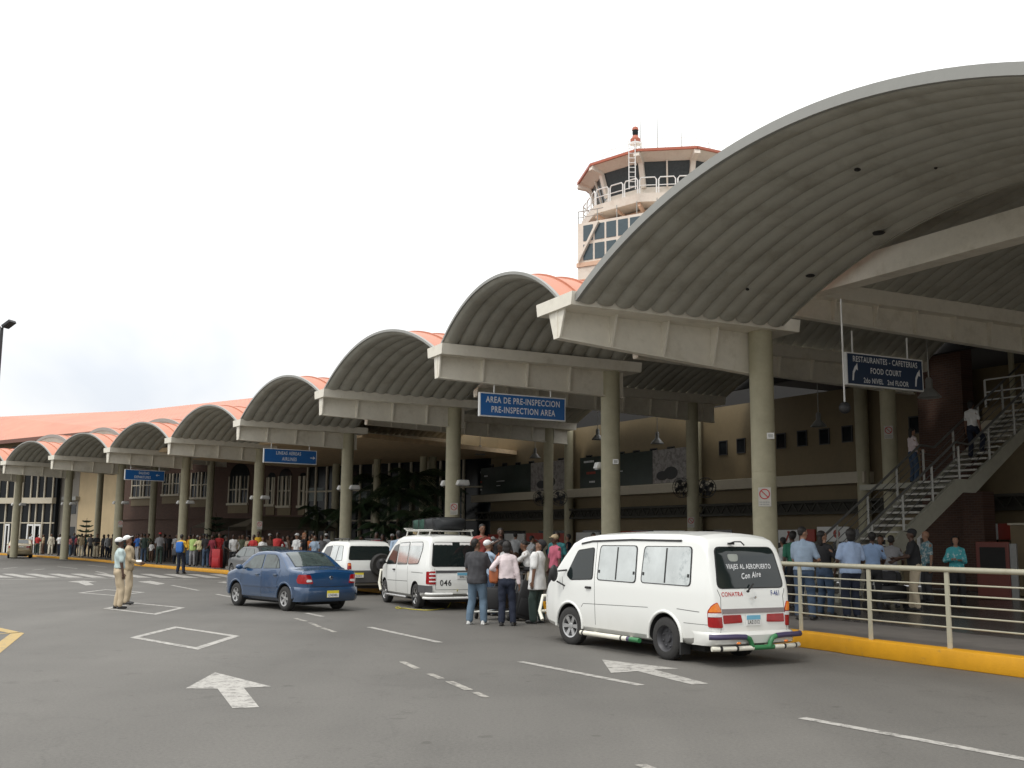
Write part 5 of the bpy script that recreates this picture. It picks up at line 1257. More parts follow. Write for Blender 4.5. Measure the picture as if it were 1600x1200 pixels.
for s_ in (1, -1):
    D = (0, -s_, 0); Y = 2*s_
    c.glass([(2.50, Y, 1.08), (3.32, Y, 1.06), (3.36, Y, 1.10), (2.86, Y, 1.53), (2.54, Y, 1.60)], D, M_glass, r=.04)
    a = c.glass([(1.60, Y, 1.10), (2.38, Y, 1.08), (2.42, Y, 1.62), (1.66, Y, 1.65)], D, M_film, r=.04, seal=.03); c.patch('sun_strip', [(1.67, Y, 1.56), (2.40, Y, 1.54), (2.41, Y, 1.61), (1.67, Y, 1.64)], D, .014, M_whit, a, r=.01)
    a = c.glass([(.72, Y, 1.13), (1.50, Y, 1.10), (1.56, Y, 1.65), (.66, Y, 1.66), (.58, Y, 1.5)], D, M_film, r=.08, seal=.03); c.patch('sun_strip', [(.62, Y, 1.57), (1.54, Y, 1.56), (1.55, Y, 1.64), (.66, Y, 1.65)], D, .014, M_whit, a, r=.01)
    c.seam([(2.45, Y, .35), (2.46, Y, 1.05), (2.50, Y, 1.68)], D); c.seam([(1.50, Y, .35), (1.52, Y, 1.05)], D); c.seam([(1.5, Y, .66), (3.2, Y, .63)], D, .012); c.seam([(.35, Y, .90), (1.2, Y, .90)], D, .012); c.seam([(3.30, Y, .38), (3.38, Y, 1.04)], D)
    c.handle(2.62, .93, s_, M_seal)
    mb = MB(); mb.ell((3.32, s_*.96, 1.12), (.06, .10, .08), 12, 8); mb.tube([(3.32, s_*.82, 1.08), (3.32, s_*.9, 1.1)], .02, 6); mb.build('mirror', M_seal, r, smooth=60)
    a = c.patch('tail_light', [(-1, s_*.60, .63), (-1, s_*.745, .63), (-1, s_*.745, .95), (-1, s_*.61, .95)], BK, .012, M_tail, r=.02)
    c.patch('side_lens', [(.03, 2*s_, .63), (.15, 2*s_, .64), (.14, 2*s_, .94), (.05, 2*s_, .95)], D, .012, M_tail, a, r=.02)
    for z in (.70, .79, .88): c.patch('light_bar', [(-1, s_*.60, z-.012), (-1, s_*.75, z-.012), (-1, s_*.75, z+.018), (-1, s_*.60, z+.018)], BK, .02, M_whit, a, r=.003)
    mb = MB(); mb.tube([(3.05, s_*.90, .26), (1.35, s_*.90, .26)], .035, 10); mb.build('side_step', M_chr, r, smooth=50)
    mb = MB()
    mb.grid([[(x, s_*y, z) for x, y in ((1.5-.9, .855), (.2, .84), (.06, .80), (-.03, .70))] for z in (.42, .60)]); mb.build('lower_trim', M_plast, r)
bw = c.glass([(-1, .68, 1.07), (-1, -.68, 1.07), (-1, -.60, 1.66), (-1, .60, 1.66)], BK, M_glass, r=.08, seal=.03, name='rear_window')
for a_, b_ in ((.60, .12), (-.08, -.60)):
    pts = [(-1, a_, 1.655), (-1, b_, 1.655)]+[(-1, b_+(a_-b_)*t, 1.59+.012*(k % 2)) for k, t in enumerate(np.linspace(0, 1, 9))]
    c.patch('scalloped_trim', pts, BK, .014, M_whit, bw, r=.004)
c.strip('garnish', [(-1, .60, .94), (-1, -.60, .94)], BK, .06, M_plast, .012)
c.plate(0, -.12, .84, 'I04612', w=.32)
c.text('number_lettering', '046', .20, (-1, .34, .66), (0, -1, 0), (0, 0, 1), BK, M_txk, .006, sx=.95, bold=.006)
c.seam([(-1, .60, .5), (-1, .62, 1.02)], BK); c.seam([(-1, .6, .5), (-1, -.6, .5)], BK)
mb = MB(); mb.mi = 0
for z, y1_ in ((.40, .80), (.30, .86)):
    mb.tube([(.12, y1_+.02, z), (-.04, y1_-.02, z), (-.10, y1_-.15, z), (-.11, .2 if z > .35 else 0, z)], .032, 10)
    mb.tube([(.12, -y1_-.02, z), (-.04, -y1_+.02, z), (-.10, -y1_+.15, z), (-.11, -.2 if z > .35 else 0, z)], .032, 10)
mb.build('rear_guard', M_whit, r, smooth=50)
mb = MB(); mb.tube([(4.25, .7, .3), (4.42, .7, .5), (4.44, .66, .85), (4.44, 0, .88), (4.44, -.66, .85), (4.42, -.7, .5), (4.25, -.7, .3)], .04, 8); mb.build('front_guard', M_cream2, r, smooth=50)
c.glass([(3.56, .68, 3), (3.56, -.68, 3), (2.86, -.60, 3), (2.86, .60, 3)], (0, 0, -1), M_glass, r=.08, name='windscreen')
RK = mat('rack_metal', (.55, .54, .50), .4, metal=.3)
mb = MB()
for y in (-.55, .55): mb.tube([(.45, y, 1.97), (2.55, y, 1.97)], .022, 8)
for x in np.linspace(.5, 2.5, 9): mb.tube([(x, -.55, 1.95), (x, .55, 1.95)], .014, 6)
for x in (.6, 1.5, 2.4):
    for y in (-.55, .55): mb.tube([(x, y, 1.97), (x, y*1.08, 1.80)], .018, 6)
mb.tube([(2.5, .56, 1.99), (2.7, .56, 2.02), (2.7, .3, 2.02), (2.5, .3, 1.99)], .018, 6)
mb.build('roof_rack', RK, r, smooth=50)
# the bags on the rack: things of their own
def on_mv(x, y, z): p = MVO+MVH*x+MVL*y; return (p.x, p.y, z)
def soft_bag(name, loc, rot, size, m, label, cat, group=None, lumps=5, strap=True):
    root = newobj(name, None, None, loc, rot); tag(root, label, cat, group)
    rr = random.Random(hash(label) % 999 if False else len(label)); mb = MB(); n, m_ = 18, 10; vs = []
    sx, sy, sz = size; P = []
    for j in range(m_+1):
        a = math.pi*j/m_; row = []
        for k in range(n+1):
            b = 2*math.pi*(k % n)/n; e = .45
            f = lambda q: math.copysign(abs(q)**e, q)
            w = 1+.05*math.sin(3*b+j)+.04*math.cos(5*b-j*1.7)
            row.append((sx/2*f(math.sin(a))*f(math.cos(b))*w, sy/2*f(math.sin(a))*f(math.sin(b))*w, sz/2+sz/2*f(math.cos(a))*w))
        P.append(row)
    mb.grid(P); mb.build('shell', m, root, smooth=60)
    if strap:
        for x in (-sx*.25, sx*.25):
            mb = MB(); mb.tube([(x, -sy*.52, 0), (x, -sy*.53, sz*.9), (x, -sy*.3, sz*1.03), (x, sy*.3, sz*1.03), (x, sy*.53, sz*.9), (x, sy*.52, 0)], .012, 5); mb.build('strap', M_seal, root)
    return root
soft_bag('duffel_bag', on_mv(2.15, 0, 1.97), (0, 0, R_(90+MH)), (.95, .8, .30), mat('dark_green_canvas', (.018, .06, .042), .8, bump=.3, bscale=8), 'dark green canvas bag at the front of the minivan roof rack', 'bag')
soft_bag('travel_bag', on_mv(1.05, 0, 1.97), (0, 0, R_(90+MH)), (1.25, .85, .32), mat('black_canvas', (.014, .016, .018), .7, bump=.3, bscale=8), 'flat black bag at the rear of the minivan roof rack', 'bag')
soft_bag('small_bundle', on_mv(2.78, .15, 1.86), (0, 0, .4), (.22, .28, .22), mat('ochre_cloth', (.34, .23, .09), .8, two=(.5, .5, .48), tscale=6), 'small ochre and white bundle hanging off the front of the roof rack', 'bundle', strap=False)
# yellow rope trailing from the minivan bumper
M_rope = mat('yellow_rope', (.42, .36, .04), .7)
a = MVO-MVH*.1; pts = [(a.x-.05, a.y, .50)]
for px, py in ((700, 948), (690, 951), (672, 953), (655, 952.5), (642, 951.5), (632, 950), (622, 950.5), (618, 949), (622, 948), (626, 949.5)):
    g = gnd(px, py, .02); pts.append((g.x, g.y, .015))
pts = smooth_line([Vector(p) for p in pts], 5); mb = MB(); mb.tube(pts, .012, 6); tag(mb.build('yellow_rope', M_rope, smooth=50), 'thin yellow rope lying on the asphalt beside the minivan', 'rope')

# ---------------------------------------------------------------- white off-roader
top = [(0, .60), (.01, .85), (.04, 1.0), (.14, 1.30), (.22, 1.52), (.30, 1.60), (.5, 1.645), (1.5, 1.66), (2.2, 1.64), (2.45, 1.56), (2.9, 1.20), (3.05, 1.08), (3.4, 1.02), (3.75, .92), (3.85, .75), (3.9, .55)]
bot = [(0, .40), (.2, .30), (3.5, .28), (3.9, .38)]
plan = [(0, .68), (.02, .73), (.08, .79), (.2, .825), (.6, .845), (3.0, .845), (3.5, .79), (3.8, .68), (3.9, .55)]
sv = Car(3.9, top, bot, plan, 1.0, .26, .09, M_vwhite, crown=.03, wheels=(.75, 3.05), wr=.34)
rw = gp(530, 929); SH2 = 27.; hd = Vector((-math.sin(R_(SH2)), math.cos(R_(SH2)), 0)); lft = Vector((-hd.y, hd.x, 0)); org = rw-hd*.75-lft*.76
r = sv.finish((org.x, org.y, 0), SH2, 'white_offroader', 'white off-road car with a black spare wheel on its tailgate', 'car'); c = sv; c.underside(.3, 3.6, .2)
for x in c.wheels:
    for s_ in (1, -1): c.wheel(x, s_, M_rim, 'five')
for s_ in (1, -1):
    D = (0, -s_, 0); Y = 2*s_
    c.glass([(.42, Y, 1.06), (1.55, Y, 1.05), (1.58, Y, 1.50), (.62, Y, 1.50)], D, M_film, r=.05); c.strip('window_bar', [(1.0, Y, 1.07), (1.02, Y, 1.49)], D, .03, M_seal, .014)
    c.glass([(1.70, Y, 1.05), (2.62, Y, 1.04), (2.30, Y, 1.45), (1.72, Y, 1.50)], D, M_glass, r=.05)
    c.seam([(1.64, Y, .4), (1.64, Y, 1.55)], D); c.seam([(2.68, Y, .4), (2.68, Y, 1.02)], D); c.handle(1.8, .93, s_, M_seal)
    mb = MB(); P = []
    c.strip('lower_cladding', [(.05, Y, .50), (.32, Y, .5)], D, .26, M_plast, .01); c.strip('lower_cladding', [(1.18, Y, .50), (2.6, Y, .50)], D, .24, M_plast, .01)
    for x in c.wheels:
        mb = MB(); w = ip(x, c.plan); mb.tube([(x+(c.wr+.10)*math.cos(a), s_*(w-.01), c.wr+.015+(c.wr+.10)*math.sin(a)) for a in np.linspace(R_(0), R_(180), 24)], .045, 8); mb.build('wheel_arch_lip', M_plast, r, smooth=60)
    a = c.patch('tail_light', [(-1, s_*.64, .80), (-1, s_*.76, .80), (-1, s_*.75, .99), (-1, s_*.65, .99)], BK, .012, M_tail, r=.02); c.patch('amber_lens', [(-1, s_*.66, .90), (-1, s_*.74, .90), (-1, s_*.74, .97), (-1, s_*.67, .97)], BK, .018, M_amb, a, r=.01)
    mb = MB(); mb.ell((2.62, s_*.95, 1.08), (.06, .10, .08), 12, 8); mb.build('mirror', M_seal, r, smooth=60)
    mb = MB(); mb.tube([(.6, s_*.52, 1.72), (2.1, s_*.52, 1.72)], .02, 8)
    for x in (.65, 1.35, 2.05): mb.tube([(x, s_*.52, 1.72), (x, s_*.54, 1.62)], .018, 6)
    mb.build('roof_rail', M_seal, r, smooth=50)
c.glass([(-1, .70, 1.08), (-1, -.70, 1.08), (-1, -.62, 1.50), (-1, .62, 1.50)], BK, M_glass, r=.06, name='rear_window')
mb = MB(); P = []
for z, o_ in ((.36, .03), (.40, -.07), (.74, -.08), (.77, 0.02)):
    P.append([(x+o_, y, z) for x, y in ((.30, .85), (.12, .84), (.03, .78), (.0, .6), (0, -.6), (.03, -.78), (.12, -.84), (.30, -.85))])
mb.grid(P); mb.build('rear_bumper', M_plast, r, smooth=50)
mb = MB(); R0 = .355; mb.lathe([(0, -.30), (R0*.55, -.31), (R0*.62, -.26), (R0*.9, -.27), (R0, -.20), (R0, -.10), (R0*.9, -.05), (0, -.05)], 32, 'y')
o = mb.build('spare_wheel', M_tyre, r, smooth=35, loc=(0.02, -.28, .93)); o.rotation_euler = (0, 0, R_(-90))
mb = MB(); mb.lathe([(0, -.325), (.12, -.33), (.2, -.315)], 24, 'y'); mb.build('rim', M_rimd, o)
c.plate(0, .42, .62, 'G 0412', M_platy, w=.30, h=.15)
for ch in r.children:
    if ch.name.startswith('licence_plate'): ch.location.x = -.10
c.text('tailgate_badge', 'RAV', .07, (-1, .35, .96), (0, -1, 0), (0, 0, 1), BK, M_txk, .005) if False else None

# ---------------------------------------------------------------- dark old hatchback facing the camera side
top = [(0, .60), (.03, .80), (.08, .95), (.3, 1.15), (.55, 1.30), (.8, 1.36), (1.5, 1.38), (2.2, 1.36), (2.45, 1.27), (2.95, .98), (3.05, .93), (3.5, .88), (3.85, .80), (3.95, .70), (4.0, .55)]
bot = [(0, .32), (.2, .24), (3.6, .22), (4.0, .32)]
plan = [(0, .62), (.05, .72), (.2, .78), (.6, .81), (3.2, .81), (3.7, .77), (3.9, .70), (4.0, .58)]
oc = Car(4.0, top, bot, plan, .90, .33, .06, M_vgrey, crown=.03, wheels=(.75, 3.2), wr=.30)
fwp = gp(357, 908); OH = 34.; hd = Vector((-math.sin(R_(OH)), math.cos(R_(OH)), 0)); lft = Vector((-hd.y, hd.x, 0)); org = gp(364, 905)-hd*.75*0-lft*.74-hd*.2
org = Vector((gp(401, 905).x, gp(401, 905).y, 0))-hd*2.3-lft*.7*0
r = oc.finish((org.x, org.y, 0), OH, 'grey_hatchback', 'old dark grey car half hidden behind the blue sedan', 'car'); c = oc; c.underside(.3, 3.7, .15)
for x in c.wheels:
    for s_ in (1, -1): c.wheel(x, s_, M_rim, 'five')
for s_ in (1, -1):
    D = (0, -s_, 0); Y = 2*s_
    c.glass([(1.75, Y, .96), (2.72, Y, .94), (2.32, Y, 1.25), (1.78, Y, 1.29)], D, M_glassl, r=.03, seal=.015); c.glass([(.60, Y, .99), (1.68, Y, .96), (1.70, Y, 1.29), (.85, Y, 1.26)], D, M_glassl, r=.03, seal=.015)
    c.seam([(1.72, Y, .3), (1.72, Y, .93)], D); c.handle(1.9, .82, s_, M_chr)
    c.patch('headlight', [(6, s_*.42, .62), (6, s_*.66, .62), (6, s_*.66, .76), (6, s_*.42, .76)], (-1, 0, 0), .01, M_clr, r=.02)
    c.patch('tail_light', [(-1, s_*.45, .66), (-1, s_*.68, .66), (-1, s_*.68, .80), (-1, s_*.45, .80)], BK, .01, M_tail, r=.02)
    mb = MB(); mb.ell((2.68, s_*.90, .98), (.05, .09, .06), 12, 8); mb.build('mirror', M_seal, r, smooth=60)
c.glass([(2.92, .60, 3), (2.92, -.60, 3), (2.38, -.52, 3), (2.38, .52, 3)], (0, 0, -1), M_glassl, r=.05, name='windscreen'); c.glass([(.14, .56, 3), (.14, -.56, 3), (.62, -.5, 3), (.62, .5, 3)], (0, 0, -1), M_glassl, r=.05, name='rear_window')
mb = MB(); mb.tube([(3.7, .82, .45), (3.95, .76, .45), (4.05, .6, .45), (4.07, 0, .45), (4.05, -.6, .45), (3.95, -.76, .45), (3.7, -.82, .45)], .055, 8); mb.build('front_bumper', M_chr, r, smooth=50)

# ---------------------------------------------------------------- champagne sedan at the far left
top = [(0, .62), (.02, .82), (.05, .96), (.15, 1.0), (.55, 1.03), (.72, 1.08), (1.2, 1.33), (1.45, 1.40), (2.2, 1.42), (2.6, 1.38), (3.2, 1.05), (3.35, .98), (4.0, .88), (4.3, .74), (4.4, .55)]
bs = Car(4.4, top, [(0, .34), (.2, .26), (4.0, .22), (4.4, .32)], [(0, .66), (.04, .74), (.12, .80), (.4, .84), (3.4, .84), (4.0, .78), (4.3, .66), (4.4, .5)], .95, .30, .07, M_vbeig, crown=.03, wheels=(.9, 3.5), wr=.30)
g = gp(29, 872.5); BH = 22.; hd = Vector((-math.sin(R_(BH)), math.cos(R_(BH)), 0)); org = g
r = bs.finish((org.x, org.y, 0), BH, 'champagne_sedan', 'champagne-coloured sedan seen from behind at the far left kerb', 'car'); c = bs; c.underside(.3, 4.0, .15)
for x in c.wheels:
    for s_ in (1, -1): c.wheel(x, s_, M_rim, 'five')
for s_ in (1, -1):
    D = (0, -s_, 0); Y = 2*s_
    c.glass([(1.15, Y, 1.0), (2.95, Y, .99), (2.55, Y, 1.30), (1.4, Y, 1.31)], D, M_glass, r=.04)
    c.patch('tail_light', [(-1, s_*.46, .80), (-1, s_*.74, .78), (-1, s_*.74, .94), (-1, s_*.50, .95)], BK, .012, M_tail, r=.03)
    mb = MB(); mb.ell((2.9, s_*.95, 1.02), (.05, .1, .07), 10, 8); mb.build('mirror', M_vbeig, r, smooth=60)
c.glass([(.74, .58, 3), (.74, -.58, 3), (1.32, -.52, 3), (1.32, .52, 3)], (0, 0, -1), M_glass, r=.05, name='rear_window')
c.plate(0, 0, .78, '', M_platb, w=.4, h=.14) if False else None
mb = MB(); mb.grid([[(x+o_, y, z) for x, y in ((.4, .85), (.15, .84), (.03, .75), (-.01, .4), (-.02, 0), (-.01, -.4), (.03, -.75), (.15, -.84), (.4, -.85))] for z, o_ in ((.30, .03), (.36, -.06), (.60, -.07), (.64, 0.02))]); mb.build('rear_bumper', M_vbeig, r, smooth=50)
mb = MB(); mb.box(-.03, -.015, -.3, .3, .84, .90); mb.build('trunk_garnish', M_chr, r)
# ================================================================ people
SKIN = [mat('skin_brown', (.17, .085, .05), .5, var=.05), mat('skin_dark', (.075, .038, .024), .5, var=.05), mat('skin_tan', (.30, .165, .105), .5, var=.05), mat('skin_light', (.46, .29, .21), .5, var=.05)]
M_eye = mat('eye_dark', (.015, .012, .01), .3, var=0); M_lip = mat('lips', (.20, .06, .05), .5, var=0)
M_hair = mat('black_hair', (.012, .010, .009), .6, bump=.4, bscale=60); M_hairg = mat('reddish_hair', (.20, .08, .03), .6); M_hairw = mat('grey_hair', (.35, .34, .32), .7)
M_shoe = mat('black_shoes', (.015, .014, .014), .45); M_shw = mat('white_shoes', (.65, .65, .63), .5)
CL = {}
def cloth(name, col, **k):
    if name not in CL: CL[name] = mat(name.replace(' ', '_')+'_cloth', col, .85, var=.12, scale=7, bump=.9, bscale=6, **k)
    return CL[name]
PAL = {'white': (.70, .70, .69), 'black': (.018, .018, .02), 'charcoal': (.045, .045, .05), 'grey': (.22, .22, .23), 'light grey': (.42, .43, .44), 'red': (.38, .025, .025), 'maroon': (.20, .02, .035), 'pink': (.60, .22, .22), 'blush': (.66, .57, .58),
       'yellow': (.68, .40, .03), 'pale yellow': (.62, .58, .32), 'lime': (.36, .50, .16), 'green': (.03, .16, .10), 'dark green': (.03, .05, .042), 'blue': (.03, .13, .42), 'light blue': (.28, .36, .46), 'pale aqua': (.47, .60, .60), 'navy': (.012, .017, .034),
       'denim': (.045, .075, .125), 'faded denim': (.11, .165, .225), 'khaki': (.38, .30, .19), 'beige': (.50, .42, .30), 'cream': (.58, .54, .44), 'brown': (.10, .055, .035), 'orange': (.60, .17, .04), 'turquoise': (.05, .36, .40), 'teal': (.03, .15, .16), 'olive': (.09, .10, .06)}
def cm(n): return cloth(n, PAL[n])

def v3(*a): return Vector(a)
def ik(a, b, l1, l2, hint):
    """joint between a and b for a two-bone chain bending towards hint; returns joint and reachable end"""
    d = b-a; L = min(d.length, (l1+l2)*.998); d = d.normalized(); b2 = a+d*L
    x = (l1*l1-l2*l2+L*L)/(2*L); h = math.sqrt(max(0, l1*l1-x*x)); hp = (hint-d*hint.dot(d)).normalized()
    return a+d*x+hp*h, b2
def capsule(mb, a, b, ra, rb, n=12):
    a = Vector(a); b = Vector(b); d = (b-a); L = d.length; d = d/L if L > 1e-6 else Vector((0, 0, 1))
    pts = [a-d*ra*.98, a-d*ra*.7, a-d*ra*.3, a, b, b+d*rb*.3, b+d*rb*.7, b+d*rb*.98]; rs = [ra*.15, ra*.7, ra*.95, ra, rb, rb*.95, rb*.7, rb*.15]
    mb.tube(pts, rs, n)
TOR = [(.86, .150, .100), (.93, .158, .110), (1.02, .148, .104), (1.10, .142, .100), (1.20, .152, .106), (1.30, .166, .110), (1.37, .168, .104), (1.425, .140, .085), (1.46, .085, .066), (1.49, .06, .058)]
def torso(mb, tf, t, fat, sw, z0=.86, z1=1.49, flare=0., n=22):
    rows = []
    zs = [z0]+[r[0] for r in TOR if z0+.02 < r[0] < z1-.01]+[z1]
    for z in zs:
        a = float(np.interp(z, [r[0] for r in TOR], [r[1] for r in TOR])); b = float(np.interp(z, [r[0] for r in TOR], [r[2] for r in TOR]))
        k = (sw/.19)**(1 if z > 1.2 else 0); ff = 1+(fat-1)*(1 if z < 1.4 else .3); a = a*ff*k+t+flare*max(0, 1.0-z); b = b*ff+t+flare*max(0, 1.0-z)
        if fat > 1.05 and z < 1.25: b += .02
        rows.append([tf(a*math.cos(2*math.pi*i/n), b*math.sin(2*math.pi*i/n)+.01, z) for i in range(n)])
    vs = [p for r in rows for p in r]; fs = [(i*n+j, i*n+(j+1) % n, (i+1)*n+(j+1) % n, (i+1)*n+j) for i in range(len(rows)-1) for j in range(n)]
    mb.add(vs, fs+[tuple(range(n))[::-1], tuple((len(rows)-1)*n+j for j in range(n))])
def remesh(mb, name, mats, vox, it=3, T=None, fold=0):
    me = bpy.data.meshes.new('t'); me.from_pydata([T@Vector(v) for v in mb.v] if T is not None else mb.v, [], mb.f)
    bm = bmesh.new(); bm.from_mesh(me); bmesh.ops.recalc_face_normals(bm, faces=bm.faces); bm.to_mesh(me); bm.free()
    o = bpy.data.objects.new('t', me); COL.objects.link(o)
    m = o.modifiers.new('r', 'REMESH'); m.mode = 'VOXEL'; m.voxel_size = vox; m.use_smooth_shade = True
    s = o.modifiers.new('s', 'SMOOTH'); s.factor = .5; s.iterations = it
    dg = bpy.context.evaluated_depsgraph_get(); out = bpy.data.meshes.new_from_object(o.evaluated_get(dg)); out.name = name
    bpy.data.objects.remove(o); bpy.data.meshes.remove(me)
    out.materials.clear()
    if fold:       # soft cloth folds, mostly running up and down
        n = len(out.vertices); co_ = np.empty(n*3); out.vertices.foreach_get('co', co_); no_ = np.empty(n*3); out.vertex_normals.foreach_get('vector', no_)
        c = co_.reshape(-1, 3); nn_ = no_.reshape(-1, 3); x, y, z = c.T; g = np.random.default_rng(int(abs(fold)*100)); a = np.zeros(n)
        for q in range(9):
            f = g.normal(size=3)*np.array([20, 20, 9 if q < 5 else 20]); a += np.sin(x*f[0]+y*f[1]+z*f[2]+1.5*np.sin(z*g.uniform(4, 12)+x*8)+g.uniform(0, 6.3))*g.uniform(.4, 1)
        c = c+nn_*(a*.0032)[:, None]; out.vertices.foreach_set('co', c.ravel())
    for x in mats: out.materials.append(x)
    out.polygons.foreach_set('material_index', [0]*len(out.polygons)); out.shade_smooth(); return out
def join_extra(me, mb, mi_list):
    """append small closed pieces (fingers, eyes, lips) to the body mesh"""
    bm = bmesh.new(); bm.from_mesh(me); vs = [bm.verts.new(v) for v in mb.v]
    for f, m in zip(mb.f, mb.m):
        try: q = bm.faces.new([vs[i] for i in f]); q.material_index = m; q.smooth = True
        except ValueError: pass
    bm.to_mesh(me); bm.free()

def make_person(pose):
    """meshes of one figure facing +y, 1.75 m tall: body, hair, shirt, trousers, shoes"""
    P = dict(lean=0, bend=0, fl=(-.11, 0), fr=(.11, .02), wl=(-.27, .05, .80), wr=(.27, .05, .80), yaw=0, nod=0, hair='short', cap=False, sleeve='short', hem=.86, loose=0., fat=1., female=False, vox=.016, twist=0, grip=.35, skirt=False)
    P.update(pose); fat = P['fat']; fem = P['female']; lo = P['loose']
    hipz = .93; ln = R_(P['lean'])
    TM = Matrix.Translation((0, 0, hipz))@Matrix.Rotation(-ln, 4, 'X')@Matrix.Rotation(R_(P['twist']), 4, 'Z')@Matrix.Translation((0, 0, -hipz))
    up = lambda x, y, z: TM@v3(x, y, z)
    sw = .165 if fem else .19
    sh = {s: up(s*(sw-.008), 0, 1.402) for s in (-1, 1)}
    legs = {}
    for s, f in ((-1, P['fl']), (1, P['fr'])):
        hip = v3(s*.09, 0, .91); an = v3(f[0], f[1], .09+(f[2] if len(f) > 2 else 0)); kn, an2 = ik(hip, an, .418, .411, v3(s*.05, 1, 0)); legs[s] = (hip, kn, an2)
    arms = {}
    for s, w in ((-1, P['wl']), (1, P['wr'])):
        el, wr = ik(sh[s], v3(*w), .285, .25, v3(s*.55, -1, -.25)); arms[s] = (sh[s], el, wr)
    HM = TM@Matrix.Translation((0, .012, 1.50))@Matrix.Rotation(R_(P['yaw']), 4, 'Z')@Matrix.Rotation(-R_(P['nod']), 4, 'X')
    hd_ = lambda x, y, z: HM@v3(x, y, z-1.50)
    H3 = HM.to_3x3(); T3 = TM.to_3x3()
    # ---- body
    mb = MB()
    def bend(x, y, z):
        k = min(1, max(0, (z-.90)/.14)); return v3(x, y, z).lerp(up(x, y, z), k)
    torso(mb, bend, -.004, fat, sw)
    for s in (-1, 1): capsule(mb, up(s*.09, 0, 1.43), up(s*(sw-.012), 0, 1.405), .045, .05)
    capsule(mb, up(0, -.01, 1.42), hd_(0, -.0, 1.54), .058, .05)
    mb.ell(hd_(0, .0, 1.655), (.073, .093, .098), 16, 12, H3); mb.ell(hd_(0, .035, 1.585), (.05, .052, .062), 14, 10, H3); mb.ell(hd_(0, .092, 1.625), (.014, .024, .022), 10, 8, H3)
    mb.ell(hd_(0, .075, 1.575), (.024, .014, .012), 8, 6, H3)
    for s in (-1, 1): mb.ell(hd_(s*.074, -.005, 1.632), (.012, .02, .03), 8, 6, H3)
    for s in (-1, 1):
        a, e, w = arms[s]; capsule(mb, a, e, .052, .041); capsule(mb, e, w, .041, .026)
        h, k, n_ = legs[s]; capsule(mb, h, k, .085*fat, .055); capsule(mb, k, n_, .055, .038)
    pal = {}
    for s in (-1, 1):
        a, e, w = arms[s]; d = (w-e).normalized(); side = v3(0, 1, 0)-d*d.y; side = side.normalized() if side.length > .15 else v3(-s, 0, 0)
        nn = d.cross(side).normalized(); c = w+d*.05; capsule(mb, w, w+d*.02, .027, .03); M = Matrix((side, d, nn)).transposed(); mb.ell(c, (.04, .052, .017), 12, 8, M); pal[s] = (w, d, side, nn)
    body = remesh(mb, 'body', [SKIN[0], M_eye, M_lip], P['vox'], 2)
    ex = MB()
    for s in (-1, 1):
        w, d, side, nn = pal[s]; inn = nn*(1 if nn.x*s < 0 else -1); g = P['grip']
        for i, (o_, ln_) in enumerate(((.030, .072), (.010, .082), (-.010, .076), (-.030, .060))):
            a = w+d*.092+side*o_; b = a+(d*math.cos(g)+inn*math.sin(g))*ln_*.5; c = b+(d*math.cos(g*2.3)+inn*math.sin(g*2.3))*ln_*.5
            ex.tube([a-d*.02, a, b, c], [.0095, .0095, .0085, .006], 6)
        a = w+d*.035+side*.034; b = a+(side*.6+d*.7+inn*.3).normalized()*.035; c = b+(d*.9+inn*.4).normalized()*.03; ex.tube([a-side*.02, a, b, c], [.012, .0115, .010, .007], 6)
    ex.mi = 1
    for s in (-1, 1): ex.ell(hd_(s*.030, .083, 1.648), (.013, .007, .006), 8, 6, H3); ex.ell(hd_(s*.031, .088, 1.667), (.017, .005, .004), 8, 4, H3)
    ex.mi = 2; ex.ell(hd_(0, .087, 1.577), (.022, .006, .007), 8, 6, H3)
    join_extra(body, ex, None)
    # ---- hair or cap
    mb = MB(); ht = P['hair']; out = {'body': body}
    if ht == 'short': mb.ell(hd_(0, -.016, 1.685), (.081, .094, .085), 16, 12, H3); mb.ell(hd_(0, -.05, 1.64), (.07, .05, .06), 12, 8, H3)
    elif ht == 'long': mb.ell(hd_(0, -.018, 1.685), (.086, .10, .088), 16, 12, H3); mb.ell(hd_(0, -.07, 1.56), (.075, .045, .15), 12, 10, H3)
    elif ht == 'bob': mb.ell(hd_(0, -.02, 1.675), (.10, .105, .10), 16, 12, H3); mb.ell(hd_(0, -.055, 1.60), (.095, .06, .09), 12, 10, H3)
    elif ht == 'bun': mb.ell(hd_(0, -.016, 1.685), (.081, .094, .083), 16, 12, H3); mb.ell(hd_(0, -.12, 1.68), (.04, .04, .04), 10, 8, H3)
    if ht != 'bald':
        h = remesh(mb, 'hair', [M_hair], .014, 2)
        # keep the face free
        bm = bmesh.new(); bm.from_mesh(h); Hi = HM.inverted()
        kill = [v for v in bm.verts if (lambda q: q.y > .035 and q.z < .20)(Hi@v.co)]
        bmesh.ops.delete(bm, geom=kill, context='VERTS'); bm.to_mesh(h); bm.free(); out['hair'] = h
    if P['cap']:
        mb = MB(); 
        mb.ell(hd_(0, -.008, 1.70), (.088, .104, .078), 18, 12, H3); mb.ell(hd_(0, .105, 1.695), (.068, .075, .010), 14, 6, H3)
        h = remesh(mb, 'cap', [cm('white')], .010, 2); out['cap'] = h
    # ---- shirt
    mb = MB(); t = .020+lo
    hz = P['hem']; torso(mb, bend, t*.75, fat, sw, z0=min(hz, 1.0), z1=1.485, flare=.06+lo*1.5 if hz < .95 else 0)
    if fem: mb.ell(up(-.065, .085, 1.275), (.06, .05, .055), M=T3); mb.ell(up(.065, .085, 1.275), (.06, .05, .055), M=T3)
    for s in (-1, 1): capsule(mb, up(s*.08, -.005, 1.435), up(s*(sw-.012), 0, 1.40), .050+t*.2, .058+t*.3)
    capsule(mb, up(0, -.012, 1.44), up(0, -.006, 1.475), .066, .062)
